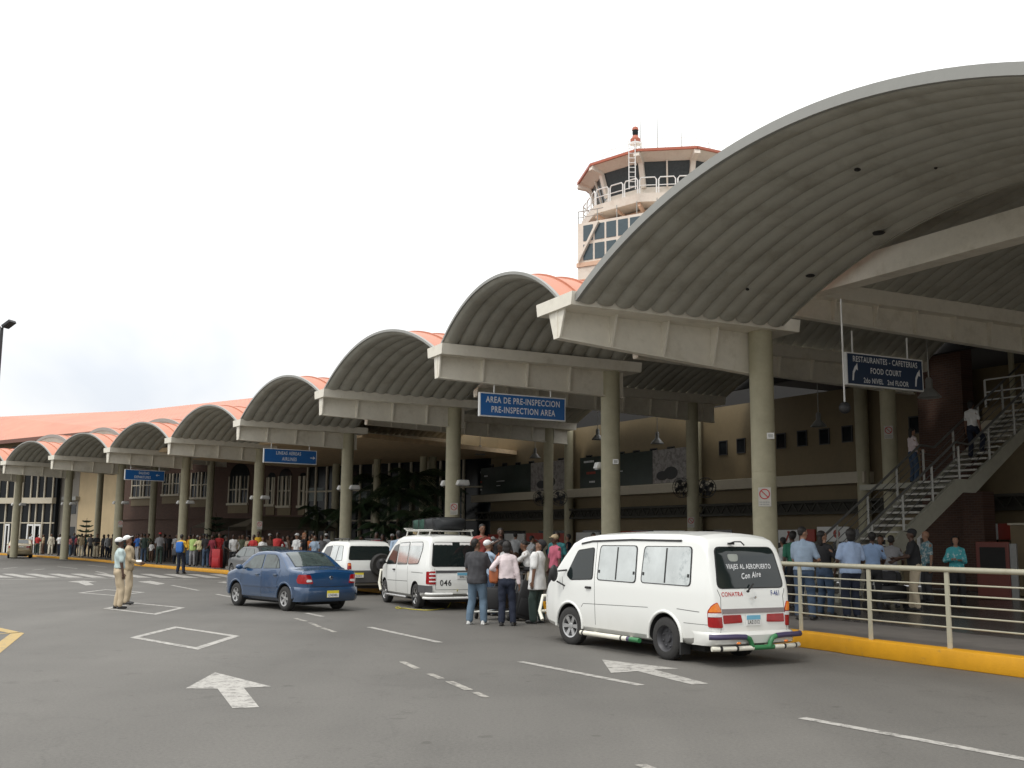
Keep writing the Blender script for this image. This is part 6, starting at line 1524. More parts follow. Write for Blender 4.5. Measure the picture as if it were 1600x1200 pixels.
    for s in (-1, 1):
        a, e, w = arms[s]; r = .058+lo*.6
        if P['sleeve'] == 'short': capsule(mb, a, a.lerp(e, .78), r, r*.92)
        else: capsule(mb, a, e, r*.97, r*.82); capsule(mb, e, e.lerp(w, .93), r*.82, r*.66)
    out['shirt'] = remesh(mb, 'shirt', [cm('white')], P['vox'], 2, fold=1+P['lean']*.37+fat*5)
    # ---- trousers
    mb = MB(); mb.ell((0, -.005, .955), (.158*fat+.012, .108*fat+.012, .115), 16, 10); mb.ell((0, -.03, .90), (.15*fat, .10*fat, .11), 16, 10)
    for s in (-1, 1):
        h, k, n_ = legs[s]; q = 1+lo*4
        if P['skirt']: continue
        capsule(mb, h, k, .099*fat, .078*q); capsule(mb, k, n_+v3(0, 0, .01), .078*q, .068*q)
    if P['skirt']: mb.tube([(0, 0, .95), (0, 0, .75), (0, .02, .48)], [.15, .18, .19], 18)
    out['trousers'] = remesh(mb, 'trousers', [cm('denim')], P['vox'], 2, fold=7+P['nod']*.31)
    # ---- shoes
    mb = MB()
    for s in (-1, 1):
        h, k, n_ = legs[s]; z0 = n_.z-.09; a = R_(12)*s; c, s_ = math.sin(a), math.cos(a)
        M = Matrix(((s_, c, 0), (-c, s_, 0), (0, 0, 1)))
        mb.ell((n_.x+c*.05, n_.y+s_*.05, z0+.038), (.047, .135, .040), 14, 8, M); mb.ell((n_.x, n_.y-.015, z0+.065), (.045, .06, .05), 10, 8); mb.box(n_.x-.042, n_.x+.042, n_.y-.075, n_.y+.16, z0+.001, z0+.022)
    out['shoes'] = remesh(mb, 'shoes', [M_shoe], .014, 2)
    return out
def place(V, loc, rz, label, shirt, trousers, skin=0, shoes=None, hair=None, cap=None, height=1.75, group=None, cat='person', vest=None):
    root = newobj('person', None, None, loc, (0, 0, R_(rz))); root.scale = (height/1.75,)*3; tag(root, label, cat, group)
    def part(nm, ms):
        o = newobj(nm, V[nm], root)
        for i, m in enumerate(ms):
            if m is not None: o.material_slots[i].link = 'OBJECT'; o.material_slots[i].material = m
        return o
    part('body', [SKIN[skin]])
    if 'hair' in V: part('hair', [hair or M_hair])
    if 'cap' in V: part('cap', [cap or cm('white')])
    part('shirt', [shirt if not isinstance(shirt, str) else cm(shirt)]); part('trousers', [trousers if not isinstance(trousers, str) else cm(trousers)]); part('shoes', [shoes or M_shoe])
    return root
def foot(px, py, z=0.): g = gnd(px, py, z); return (g.x, g.y, z)
# heading convention: rz = 0 faces away from the camera (+y), 180 faces it, -90 faces right, 90 faces left

# two attendants standing on the diamond marking
V = make_person(dict(cap=True, sleeve='short', hem=1.0, fl=(-.09, .0), fr=(.10, .06), wl=(-.24, .03, .80), wr=(.25, .08, .80), nod=-14, loose=.012, vox=.012))
place(V, foot(182, 951), -62, 'person in pale aqua shirt and white cap standing on the diamond road marking', mat('pale_aqua_shirt', (.42, .51, .50), .85, var=.12), mat('beige_trousers', (.47, .38, .26), .85, var=.12), 1, height=1.70)
V = make_person(dict(cap=True, sleeve='long', hem=.86, fl=(-.09, .02), fr=(.12, .0), wl=(-.14, .24, 1.04), wr=(.14, .30, 1.06), nod=-22, loose=.016, vox=.012))
w2 = place(V, foot(196, 944.5), -78, 'person in khaki jacket and white cap holding a note beside the one in pale aqua', 'khaki', mat('beige_trousers', (.47, .38, .26)), 0, height=1.76)

# group loading luggage between minivan and van
V = make_person(dict(hair='short', sleeve='short', hem=.84, fat=1.16, loose=.025, fl=(-.15, -.02), fr=(.14, .06), wl=(-.20, .28, 1.02), wr=(.20, .34, 1.05), nod=-15, yaw=-35, vox=.012))
place(V, foot(744, 976), -22, 'stout person in black t-shirt and faded jeans behind the minivan', 'charcoal', 'faded denim', 0, M_shw, height=1.76)
V = make_person(dict(hair='bob', female=True, sleeve='long', hem=.98, fl=(-.10, -.02), fr=(.14, .03), wl=(-.22, .10, 1.12), wr=(.27, .0, .84), loose=.012, fat=1.02, vox=.012))
wm = place(V, foot(791, 978), -8, 'person in blush blouse and navy trousers with orange shoulder bag', 'blush', 'navy', 0, height=1.70)
V = make_person(dict(hair='short', cap=True, sleeve='short', hem=.70, loose=.045, fl=(-.12, .05), fr=(.12, -.05), wl=(-.28, .02, .80), wr=(.28, .06, .80), nod=-30, yaw=10, fat=1.05, vox=.012))
wt = place(V, foot(840, 974), 68, 'person in long white t-shirt and black cap by the van front', 'white', 'dark green', 0, M_shoe, cap=cm('black'), height=1.76)
V = make_person(dict(hair='bald', cap=True, sleeve='short', hem=.88, fl=(-.1, 0), fr=(.1, .1), wl=(-.22, .36, 1.25), wr=(.20, .40, 1.30), nod=-12))
place(V, foot(762, 962, 0), -60, 'person in light blue shirt and white cap behind the one in black', 'light blue', 'denim', 2, height=1.72)
V = make_person(dict(hair='short', sleeve='short', lean=32, hem=.95, fl=(-.12, 0), fr=(.12, .1), wl=(-.15, .52, .98), wr=(.18, .5, .95), nod=-20))
place(V, foot(800, 957, 0), 125, 'person in striped white shirt bending over the luggage', mat('striped_white', (.62, .62, .62), .8, var=.35, scale=30), 'black', 1, height=1.78)
V = make_person(dict(hair='bun', female=True, sleeve='short', hem=1.0, lean=14, fl=(-.1, 0), fr=(.1, .12), wl=(-.25, .55, 1.10), wr=(.22, .55, 1.12), nod=-5, fat=1.0))
kh = place(V, foot(829, 957, 0), 82, 'person in white shirt and cream trousers with black waist bag reaching left', 'white', 'beige', 0, M_shw, height=1.74)
V = make_person(dict(hair='short', sleeve='short', hem=.9, wl=(-.16, .22, 1.25), wr=(.12, .24, 1.42), vox=.018))
place(V, foot(752, 937, 0.26), 200, 'tall person with red collar standing on the kerb above the white cap', cloth('red collar', (.30, .06, .05)), 'black', 0, height=1.86)
place(V, foot(781, 940, .26), 185, 'person in black holding something up behind the loading group', 'black', 'black', 1, height=1.76)
V = make_person(dict(hair='bald', cap=True, sleeve='short', hem=.9))
place(V, foot(867, 945, .26), 120, 'short person in pink top and tan cap between white t-shirt and van', cloth('dusty pink', (.42, .10, .15)), 'black', 1, cap=cm('khaki'), height=1.60)
V2 = make_person(dict(hair='short', sleeve='short', lean=12, hem=.9, nod=-20))
place(V2, foot(622, 925, .26), 20, 'person in pale blue shirt bending beyond the minivan windscreen', 'light blue', 'denim', 1, height=1.72)
place(V2, foot(872, 935, .26), 160, 'dim person in teal shirt far behind the pink top', 'teal', 'black', 1, height=1.7)

# passengers behind the railing
V = make_person(dict(hair='short', sleeve='short', hem=.93, fat=1.12, fl=(-.13, 0), fr=(.13, .05), wl=(-.12, .30, 1.08), wr=(.20, .26, 1.10), yaw=-40, loose=.015, vox=.012))
place(V, foot(1258, 968, KH), -35, 'person in light blue polo nearest the van at the railing, arms folded', 'light blue', 'denim', 2, height=1.78)
V = make_person(dict(hair='long', female=True, sleeve='short', hem=.95, wl=(-.2, .2, 1.08), wr=(.18, .30, 1.15), yaw=-30, nod=-10, vox=.014))
place(V, foot(1290, 962, KH), -50, 'person in black t-shirt and jeans beside the light blue polo', 'black', 'denim', 2, height=1.72)
V = make_person(dict(hair='bob', sleeve='short', hem=.88, fat=1.12, loose=.025, wl=(-.26, .14, .92), wr=(.26, .16, .94), nod=-14, vox=.012))
place(V, foot(1332, 967, KH), 8, 'person in loose pale blue shirt seen from behind at the railing', mat('pale_blue_shirt', (.34, .44, .62), .85, var=.12), 'navy', 1, height=1.76)
V = make_person(dict(hair='short', sleeve='short', hem=.95, wl=(-.2, .3, 1.0), wr=(.22, .3, 1.0), nod=-14, vox=.014))
place(V, foot(1367, 957, KH), -14, 'person in light blue shirt pushing the luggage trolley', mat('sky_blue_shirt', (.24, .34, .52), .85, var=.12), 'black', 1, height=1.72)
V = make_person(dict(hair='short', sleeve='short', lean=26, hem=.9, wl=(-.18, .5, 1.0), wr=(.2, .5, .98), nod=-25))
place(V, foot(1394, 950, KH), -28, 'person in grey shirt leaning over the trolley', 'grey', 'grey', 1, height=1.72)
place(V2, foot(1381, 944, KH), 150, 'person with brown cap half hidden behind the trolley', 'brown', 'black', 0, height=1.68)
V = make_person(dict(hair='short', cap=True, sleeve='short', hem=.96, lean=6, fat=1.08, wl=(-.20, .40, 1.12), wr=(.16, .42, 1.06), nod=-12, fl=(-.14, 0), fr=(.13, .1), vox=.012))
place(V, foot(1434, 954, KH), 72, 'person in black polo, khaki trousers and dark cap reaching left', 'black', 'beige', 1, cap=cm('black'), height=1.80)
V = make_person(dict(hair='bald', sleeve='short', hem=.85))
place(V, foot(1452, 942, KH), 95, 'bald person in patterned teal shirt behind the black polo', mat('patterned_teal', (.10, .22, .26), .8, two=(.45, .5, .5), tscale=14, tpos=(.5, .55)), 'charcoal', 2, height=1.80)
V = make_person(dict(hair='bob', female=True, sleeve='long', hem=.86, wl=(-.08, .24, 1.16), wr=(.14, .26, 1.18), nod=-8, loose=.02, vox=.014))
place(V, foot(1498, 949, KH), 165, 'person in turquoise flowered blouse alone right of the group', mat('turquoise_flowered', (.06, .36, .40), .8, two=(.45, .6, .6), tscale=12, tpos=(.55, .6)), 'black', 2, height=1.66)
place(V2, foot(1244, 948, KH), 10, 'person in green shirt mostly hidden by the light blue polo', 'green', 'black', 1, height=1.74)
V = make_person(dict(hair='long', female=True, sleeve='short', hem=.98, wl=(-.2, .25, 1.0), wr=(.2, .22, 1.02)))
pl = Vector((STX, STY, 0))+SM@Vector((xl+.5, wd+.75, 0))
place(V, (pl.x, pl.y, zl), -80, 'long-haired person in blush top and jeans on the stair landing', 'blush', 'denim', 2, height=1.66)
pl = Vector((STX, STY, 0))+SM@Vector((xl2+1.0, .0, 0))
V = make_person(dict(hair='bob', sleeve='short', hem=.95, fr=(.1, .25, .18)))
place(V, (pl.x, pl.y, zl+rise*4), -62, 'dark-haired person in white shirt climbing the upper stairs', 'white', 'navy', 0, height=1.7)

# ---- the waiting crowd on the pavement
CV = [make_person(dict(vox=.02)), make_person(dict(vox=.02, wl=(-.12, .26, 1.10), wr=(.14, .26, 1.12), yaw=20)), make_person(dict(vox=.02, hair='long', female=True, hem=.95, wl=(-.15, .2, 1.0))),
      make_person(dict(vox=.02, fl=(-.16, .05), fr=(.10, -.10), wr=(.2, .22, 1.25), hem=.95)), make_person(dict(vox=.02, hair='short', fat=1.12, sleeve='long', wl=(-.2, -.12, .95), wr=(.2, -.12, .95))), make_person(dict(vox=.02, cap=True, hair='short', hem=.95, wl=(-.25, .1, .82))),
      make_person(dict(vox=.02, hair='bun', female=True, sleeve='long', hem=.8, lean=4)), make_person(dict(vox=.02, lean=10, nod=-15, wr=(.2, .35, 1.0)))]
# px, metres behind the kerb edge, variant, shirt, trousers, skin, facing, height, label, extra
CR = [
 (57, 1.6, 0, 'light grey', 'light grey', 1, 150, 1.74, 'person all in light grey just right of the champagne sedan'),
 (68, .9, 1, 'red', 'dark green', 1, 10, 1.68, 'person in red shirt and dark green trousers right of the champagne sedan'),
 (77, 1.8, 3, 'khaki', 'brown', 0, 120, 1.70, 'person in khaki shirt and brown trousers beside the far red shirt'),
 (89, 1.5, 6, 'cream', 'cream', 0, 200, 1.76, 'person all in cream near the far column'),
 (102, 1.1, 3, 'white', 'navy', 1, 160, 1.72, 'person in white t-shirt and navy trousers under the far beige building'),
 (110, 2.4, 5, 'red', 'denim', 0, 190, 1.84, 'tall person in red with red cap behind the white t-shirt'),
 (117, 1.3, 2, 'pink', 'faded denim', 0, 10, 1.62, 'person in salmon top and pale jeans left of the little tree'),
 (124, 2.6, 0, 'navy', 'navy', 1, 185, 1.84, 'tall person all in navy behind the salmon top'),
 (136, .8, 4, 'khaki', 'cream', 1, 5, 1.76, 'person in khaki shirt and cream trousers in front of the little tree'),
 (128, 2.0, 2, 'maroon', 'black', 1, 120, 1.66, 'person in maroon top left of the cream trousers'),
 (143, 2.3, 7, 'teal', 'navy', 0, 100, 1.72, 'person in teal shirt right behind the cream trousers'),
 (150, 1.6, 0, 'grey', 'charcoal', 0, 210, 1.74, 'person in grey shirt between little tree and black shirt'),
 (160, 1.1, 1, 'black', 'beige', 2, 170, 1.76, 'person in black shirt and beige trousers left of the two attendants'),
 (170, 2.2, 2, 'charcoal', 'black', 1, 150, 1.70, 'dark-clothed person just left of the departures column'),
 (176, 1.4, 6, 'light grey', 'navy', 1, 240, 1.72, 'person in light grey jacket leaning beside the aqua attendant'),
 (184, 2.7, 0, 'brown', 'black', 1, 160, 1.74, 'brown-clothed person behind the attendants'),
 (208, 2.4, 7, 'charcoal', 'charcoal', 1, 90, 1.70, 'person in charcoal right behind the khaki attendant'),
 (214, 1.6, 2, 'black', 'black', 1, 80, 1.64, 'person all in black right of the khaki attendant'),
 (223, .8, 3, 'blue', 'light grey', 0, 150, 1.74, 'person in bright blue shirt and pale trousers'),
 (229, 1.8, 0, 'white', 'khaki', 0, 190, 1.78, 'person in white shirt tucked behind the bright blue shirt'),
 (233, .6, 4, 'dark green', 'denim', 0, 20, 1.76, 'person in dark green shirt and jeans beside the blue shirt'),
 (239, 1.8, 0, 'olive', 'olive', 0, 140, 1.78, 'person in olive behind the dark green shirt'),
 (245, 1.4, 2, 'white', 'brown', 1, 180, 1.30, 'child in white top between dark green shirt and red cap'),
 (257, .5, 5, 'grey', 'dark green', 1, 12, 1.82, 'person in grey shirt, green trousers and red cap'),
 (263, 2.0, 0, 'charcoal', 'black', 1, 170, 1.76, 'person in charcoal behind the red cap'),
 (283, 1.9, 0, 'light grey', 'navy', 0, 200, 1.76, 'person in light grey behind the blue backpack'),
 (297, 2.4, 2, 'orange', 'denim', 0, 150, 1.70, 'person in orange behind the column with backpack person'),
 (303, 1.6, 0, 'yellow', 'denim', 0, 130, 1.70, 'person in yellow left of the lime shirt'),
 (309, .8, 4, 'lime', 'grey', 1, 175, 1.74, 'person in lime green shirt and grey trousers'),
 (319, 1.0, 3, 'pale yellow', 'black', 0, 200, 1.66, 'person in pale yellow shirt and black trousers'),
 (329, .7, 1, 'black', 'denim', 1, 15, 1.74, 'person in black t-shirt and jeans left of the red suitcase'),
 (325, 2.4, 5, 'charcoal', 'charcoal', 1, 190, 1.78, 'capped person in charcoal behind the black t-shirt'),
 (340, 1.0, 7, 'maroon', 'maroon', 1, 150, 1.72, 'person all in maroon beside the red suitcase'),
 (349, 1.3, 0, 'red', 'brown', 0, 190, 1.82, 'tall person in red shirt above the red suitcase'),
 (357, .9, 7, 'black', 'black', 1, 260, 1.66, 'person in black jacket leaning over the red suitcase'),
 (371, 1.4, 4, 'white', 'charcoal', 1, 175, 1.74, 'person in white shirt right of the red suitcase'),
 (385, 2.3, 0, 'olive', 'brown', 0, 160, 1.74, 'person in olive shirt between white shirt and second red shirt'),
 (393, 2.0, 2, 'beige', 'brown', 0, 140, 1.66, 'person in beige top behind the dark hatchback'),
 (402, 1.0, 3, 'red', 'black', 1, 160, 1.70, 'person in red shirt at the column under the airlines sign'),
 (409, 2.0, 0, 'yellow', 'brown', 1, 190, 1.88, 'person in yellow shirt behind the column under the airlines sign'),
 (416, 1.0, 6, 'white', 'grey', 0, 200, 1.60, 'person in white hooded top above the dark hatchback roof'),
 (428, 2.6, 0, 'brown', 'black', 0, 170, 1.72, 'brown-clothed person above the blue sedan bonnet'),
 (439, 1.1, 4, 'red', 'black', 1, 165, 1.80, 'person in bright red above the blue sedan roof'),
 (448, 1.6, 2, 'white', 'black', 1, 190, 1.62, 'short person in white right of the bright red one'),
 (458, 2.6, 7, 'brown', 'brown', 0, 120, 1.70, 'person in brown behind the blue sedan roof'),
 (469, 1.3, 5, 'white', 'grey', 2, 150, 1.74, 'person in white with white cap above the blue sedan'),
 (480, 1.0, 2, 'black', 'black', 2, 250, 1.76, 'person in black with reddish hair above the blue sedan'),
 (489, 2.6, 0, 'orange', 'brown', 0, 180, 1.68, 'person in orange left of the off-roader'),
 (497, 1.3, 3, 'light blue', 'denim', 0, 160, 1.66, 'person in light blue at the off-roader nose'),
 (507, 2.4, 0, 'grey', 'black', 1, 190, 1.70, 'grey-clothed person right over the off-roader bonnet'),
 (592, 1.5, 4, 'maroon', 'black', 1, 170, 1.76, 'person in maroon between off-roader and minivan'),
 (601, 2.3, 0, 'charcoal', 'black', 1, 190, 1.70, 'person in charcoal between off-roader and minivan'),
]
GRP = 'people waiting on the pavement'
for (px, d, vi, sh_, tr_, sk, rz, ht, lab) in CR:
    LN = offs(KL, .35+d); sC = cum(LN); q = s_px(LN, sC, px)
    if q is None: print('no', px); continue
    p = at_s(LN, sC, q)
    cap = {'capped': cm('navy'), 'red cap': cm('red')}
    place(CV[vi], (p.x, p.y, kz(p.y)-.012), rz, lab, sh_, tr_, sk, height=ht, group=GRP, hair=(M_hairg if 'reddish' in lab else None), cap=(cm('red') if 'red cap' in lab else cm('charcoal') if 'charcoal' in lab else None))
# deeper rows: dim figures standing further inside, each its own object
rr = random.Random(11); dark = ['charcoal', 'black', 'brown', 'olive', 'navy', 'grey', 'teal', 'maroon', 'light grey', 'khaki', 'white', 'white', 'cream', 'light grey', 'red']
zones = [(60, 190, 11), (200, 345, 13), (350, 500, 13), (505, 700, 8), (760, 1000, 8), (1215, 1250, 2)]
zn = ['in the dim back row near the far beige building', 'in the dim back row behind the backpack person', 'in the dim back row under the airlines sign', 'in the dim back row behind the off-roader and minivan', 'in the dim hall behind the loading group', 'in the dim hall beside the light blue polo']
for (a, b, n), zl_ in zip(zones, zn):
    for i in range(n):
        px = a+(b-a)*(i+.5)/n+rr.uniform(-4, 4); d = rr.uniform(4.0, 7.5); LN = offs(KL, d); sC = cum(LN); q = s_px(LN, sC, px)
        if q is None: continue
        p = at_s(LN, sC, q); sh_ = rr.choice(dark)
        place(CV[rr.randrange(8)], (p.x, p.y, kz(p.y)-.008), rr.uniform(0, 360), 'dim figure standing '+zl_, sh_, rr.choice(['black', 'denim', 'charcoal', 'brown', 'navy']), rr.randrange(3), height=rr.uniform(1.6, 1.82), group='dim figures '+zl_[3:])
# person with blue backpack stepping off the kerb
V = make_person(dict(hair='short', cap=False, sleeve='short', hem=.92, wl=(-.24, .06, .84), wr=(.16, .22, 1.15), fl=(-.13, 0), fr=(.14, .06), vox=.016))
bpk = place(V, foot(281, 896.5), -12, 'person in yellow shirt with blue backpack standing in the road by the kerb', 'yellow', 'navy', 0, height=1.84)
def bag_on(root_loc, rz, off, size, m, label, cat, name):
    M = Matrix.Translation(root_loc)@Matrix.Rotation(R_(rz), 4, 'Z'); p = M@Vector(off)
    return soft_bag(name, p, (0, 0, R_(rz)), size, m, label, cat, strap=False)
fl_ = foot(281, 896.5)
b = bag_on(fl_, -12, (.04, -.21, 1.0), (.36, .20, .50), cm('blue'), 'blue backpack worn by the person in yellow', 'backpack', 'backpack')
b = bag_on(fl_, -12, (-.30, .0, .85), (.30, .2, .34), cm('charcoal'), 'dark hand luggage hanging at the side of the person in yellow', 'bag', 'hand_bag')
fl_ = foot(791, 978)
b = bag_on(fl_, -8, (-.27, .02, .86), (.20, .13, .30), mat('orange_leather', (.38, .11, .04), .5), 'orange-brown shoulder bag on the arm of the person in navy trousers', 'handbag', 'shoulder_bag')
mb = MB(); mb.tube([(-.05, 0, .26), (.05, .01, .56), (.10, 0, .62), (.06, -.02, .28)], .012, 6); mb.build('strap', mat('orange_leather', (.38, .11, .04)), b, smooth=50)
fl_ = foot(840, 974)
b = bag_on(fl_, 68, (.36, .12, .28), (.20, .16, .42), mat('white_plastic_bag', (.72, .72, .72), .35, var=.2, scale=12, bump=.6, bscale=9), 'white plastic bag held low by the person in the long white t-shirt', 'plastic bag', 'plastic_bag')
mb = MB(); mb.tube([(-.05, 0, .40), (-.05, -.02, .53), (.03, -.02, .53), (.04, 0, .40)], .01, 6); mb.build('handle', M_whit, b, smooth=50)
fl_ = foot(829, 957)
b = bag_on(fl_, 82, (.0, .02, .98), (.38, .30, .13), cm('black'), 'black waist bag on the person in cream trousers', 'waist bag', 'waist_bag')
g = atY(217, 876.5, 25.7); mb = MB(); mb.box(-.06, .06, -.004, .004, -.03, .03)
o = mb.build('paper_note', M_whit, None, loc=g, rot=(R_(-50), 0, .4)); tag(o, 'small pale note held out by the attendant in khaki', 'paper')

# ================================================================ luggage, trolleys, booth
def suitcase(loc, rz, size, m, label, group=None, name='suitcase'):
    root = newobj(name, None, None, loc, (0, 0, R_(rz))); tag(root, label, 'suitcase', group); sx, sy, sz = size
    mb = MB(); mb.box(-sx/2, sx/2, -sy/2, sy/2, .04, sz); mb.build('shell', m, root, bev=.035, smooth=40)
    mb = MB(); mb.box(-sx/2+.05, sx/2-.05, -sy/2-.03, -sy/2-.001, .12, sz*.55); mb.build('front_pocket', m, root, bev=.015, smooth=40)
    mb = MB(); mb.tube([(-.09, 0, sz-.01), (-.09, 0, sz+.05), (.09, 0, sz+.05), (.09, 0, sz-.01)], .012, 6); mb.build('handle', M_dark, root, smooth=50)
    for x in (-sx/2+.06, sx/2-.06): mb = MB(); mb.lathe([(0, -.015), (.035, -.015), (.035, .015), (0, .015)], 12, 'y', (x, sy/2-.04, .035)); mb.build('caster', M_black, root, smooth=40)
    return root
Mred = mat('red_suitcase_shell', (.34, .012, .016), .4, var=.06)
LN = offs(KL, .8); sC = cum(LN); p = at_s(LN, sC, s_px(LN, sC, 347)); suitcase((p.x, p.y, kz(p.y)-.01), -20, (.50, .30, .98), Mred, 'large bright red suitcase standing at the kerb edge')
def trolley(loc, rz, label):
    root = newobj('luggage_trolley', None, None, loc, (0, 0, R_(rz))); tag(root, label, 'trolley', 'airport luggage trolleys')
    mb = MB(); mb.tube([(-.3, -.45, .2), (-.3, .5, .16), (.3, .5, .16), (.3, -.45, .2), (-.3, -.45, .2)], .018, 8)
    for x in (-.15, 0, .15): mb.tube([(x, -.45, .2), (x, .5, .16)], .012, 6)
    mb.build('deck', M_steel, root, smooth=50)
    mb = MB(); mb.tube([(-.28, -.45, .2), (-.28, -.62, 1.0), (.28, -.62, 1.0), (.28, -.45, .2)], .018, 8); mb.tube([(-.28, -.53, .6), (.28, -.53, .6)], .012, 6); mb.build('handle_frame', M_steel, root, smooth=50)
    for x, y in ((-.28, -.42), (.28, -.42), (0, .45)): mb = MB(); mb.lathe([(0, -.02), (.075, -.02), (.075, .02), (0, .02)], 16, 'x' if False else 'y', (x, y, .075)); o = mb.build('castor', M_black, root, smooth=40)
    return root
f1 = foot(774, 968); trolley(f1, 70, 'steel luggage trolley loaded with dark bags behind the stout person')
f = Vector(f1)
suitcase((f.x+.02, f.y+.05, .20), 65, (.75, .45, .50), mat('black_luggage', (.012, .012, .013), .5), 'wide black suitcase lying on the trolley', 'dark suitcases of the loading group')
f2 = foot(816, 970); o = suitcase(f2, 15, (.50, .34, .86), mat('black_luggage', (.012, .012, .013)), 'tall black suitcase standing behind the navy trousers', 'dark suitcases of the loading group'); o.rotation_euler = (0, R_(14), R_(15))
f3 = foot(806, 960); suitcase(f3, -20, (.45, .3, 1.0), mat('black_luggage2', (.02, .02, .022), .5), 'second tall black suitcase, behind the leaning one', 'dark suitcases of the loading group')
f4 = foot(1388, 952, KH); trolley(f4, -75, 'steel luggage trolley with dark bags behind the railing')
f = Vector(f4); suitcase((f.x-.05, f.y, KH+.2), 15, (.8, .5, .34), mat('black_luggage', (.012, .012, .013)), 'black suitcase lowest on the trolley behind the railing', 'bags on the railing trolley')
soft_bag('duffel_bag', (f.x-.05, f.y, KH+.56), (0, 0, .2), (.7, .4, .28), cm('charcoal'), 'dark duffel bag on top of the railing trolley load', 'bag', 'bags on the railing trolley')
mb = MB(); mb.box(-.05, .05, -.012, .012, -.03, .03); o = mb.build('luggage_tag', M_red, None, loc=(f.x-.35, f.y-.27, KH+.62), bev=.005); tag(o, 'small red tag on the dark bags behind the railing', 'tag')
# red booth and beige counter at the right edge
g = gnd(1556, 935, KH); root = newobj('red_booth', None, None, (g.x, g.y, KH), (0, 0, R_(-28))); tag(root, 'orange-red vending booth in the dim hall at the right', 'booth')
mb = MB(); mb.box(-.42, .42, -.35, .35, 0, 1.55); mb.build('cabinet', mat('booth_red', (.14, .025, .014), .5), root, bev=.02)
mb = MB(); mb.box(-.32, .32, -.365, -.351, .75, 1.4); mb.build('display', M_deep, root); mb = MB(); mb.box(-.36, .36, -.37, -.351, .1, .6); mb.build('front_panel', MATS['booth_red'], root)
mb = MB(); mb.box(.43, .60, -.3, .3, 0, 1.5); mb.build('side_unit', mat('booth_grey', (.25, .25, .24), .5), root)
q = W1.root('wall_sign', 'long red shop sign with pale end panel at the right edge', 'sign')
ta, tb, tc = W1.t(1553, .6), W1.t(1640, .6), W1.t(1533, .6)
z0, z1 = W1.z(1560, 843, .6), W1.z(1560, 818, .6)
W1.part('red_panel', [(ta, tb, .5, .6, z0, z1)], M_red, q); W1.part('white_panel', [(tc, ta, .5, .6, z0, z1)], M_whit, q); mb = MB()
for i in range(3): mb.box(min(tc, ta)+.1, max(tc, ta)-.1, .6, .606, z0+.12+.15*i, z0+.16+.15*i)
mb.build('lettering', M_dark, q); W1.part('bracket', [(ta-.05, ta+.05, 0, .5, z1-.2, z1-.1)], M_steel, q)
q = W1.root('beige_counter', 'beige box counter in the dim hall at the right edge', 'counter'); W1.part('cabinet', [(W1.t(1578, 3), W1.t(1640, 3), 2.2, 3.2, KH, 2.3)], M_beig, q, bev=.02); W1.part('top', [(W1.t(1576, 3), W1.t(1640, 3), 2.15, 3.25, 2.301, 2.36)], M_cream, q)
for px in (1222, 1238):
    g = gnd(px, 945, KH); root = newobj('queue_post', None, None, (g.x, g.y, KH)); tag(root, 'thin steel barrier post left of the green shirt' if px < 1230 else 'thin steel barrier post right beside the green shirt', 'post', 'queue barrier posts')
    mb = MB(); mb.lathe([(0, 0), (.16, 0), (.16, .02), (.03, .04), (.025, 1.0), (.04, 1.01), (.04, 1.05), (0, 1.06)], 16); mb.build('post', M_steel, root, smooth=40)

# ================================================================ plants
M_leaf = mat('palm_leaf', (.018, .042, .014), .6, var=.35, scale=3); M_trunk = mat('palm_trunk', (.10, .075, .05), .9, bump=.4, bscale=12); M_fir = mat('araucaria_green', (.02, .045, .02), .7, var=.3)
def palm(loc, h, rad, nf, seed, label):
    rr = random.Random(seed); root = newobj('palm_tree', None, None, loc); tag(root, label, 'palm', 'potted and planted palms under the canopies')
    bx, by = rr.uniform(-.3, .3), rr.uniform(-.3, .3); pts = [(bx*t*t, by*t*t, h*t) for t in np.linspace(0, 1, 7)]
    mb = MB(); mb.tube(pts, [.13, .11, .10, .095, .09, .085, .08], 10)
    for k in range(int(h/.16)): t = k*.16/h; mb.lathe([(.128-.04*t, 0), (.137-.04*t, .015), (.122-.04*t, .03)], 10, c=(bx*t*t, by*t*t, h*t))
    mb.build('trunk', M_trunk, root, smooth=40)
    mb = MB(); top = Vector(pts[-1])
    for f in range(nf):
        a = 2*math.pi*f/nf+rr.uniform(-.25, .25); el = rr.uniform(-.25, 1.15); L = rad*rr.uniform(.8, 1.1); d = Vector((math.cos(a), math.sin(a), 0)); sg = d.cross(Vector((0, 0, 1)))
        sp_ = []
        for k in range(13):
            t = k/12; sp_.append(top+d*L*t*math.cos(el*.7)+Vector((0, 0, L*(math.sin(el)*t-.75*t*t*(1 if el > 0 else .5)))))
        mb.tube(sp_, [.022*(1-.8*k/12) for k in range(13)], 4)
        for k in range(1, 12):
            for j in range(3):
                t = (k+j/3)/12; p = sp_[k].lerp(sp_[min(12, k+1)], j/3); tan = (sp_[min(12, k+1)]-sp_[k]).normalized(); ll = L*.30*math.sin(math.pi*min(1, t*.85+.12))
                for s in (-1, 1):
                    dr = (sg*s*.8+tan*.55+Vector((0, 0, -.35-.3*rr.random()))).normalized(); w = tan*.022; q = p+dr*ll
                    mb.add([p-w, p+w, p+dr*ll*.6+w*.9, q, p+dr*ll*.6-w*.9], [(0, 1, 2, 3, 4)])
    mb.build('crown', M_leaf, root); return root
def kpos(px, d): LN = offs(KL, d); sC = cum(LN); p = at_s(LN, sC, s_px(LN, sC, px)); return (p.x, p.y, kz(p.y)-.01)
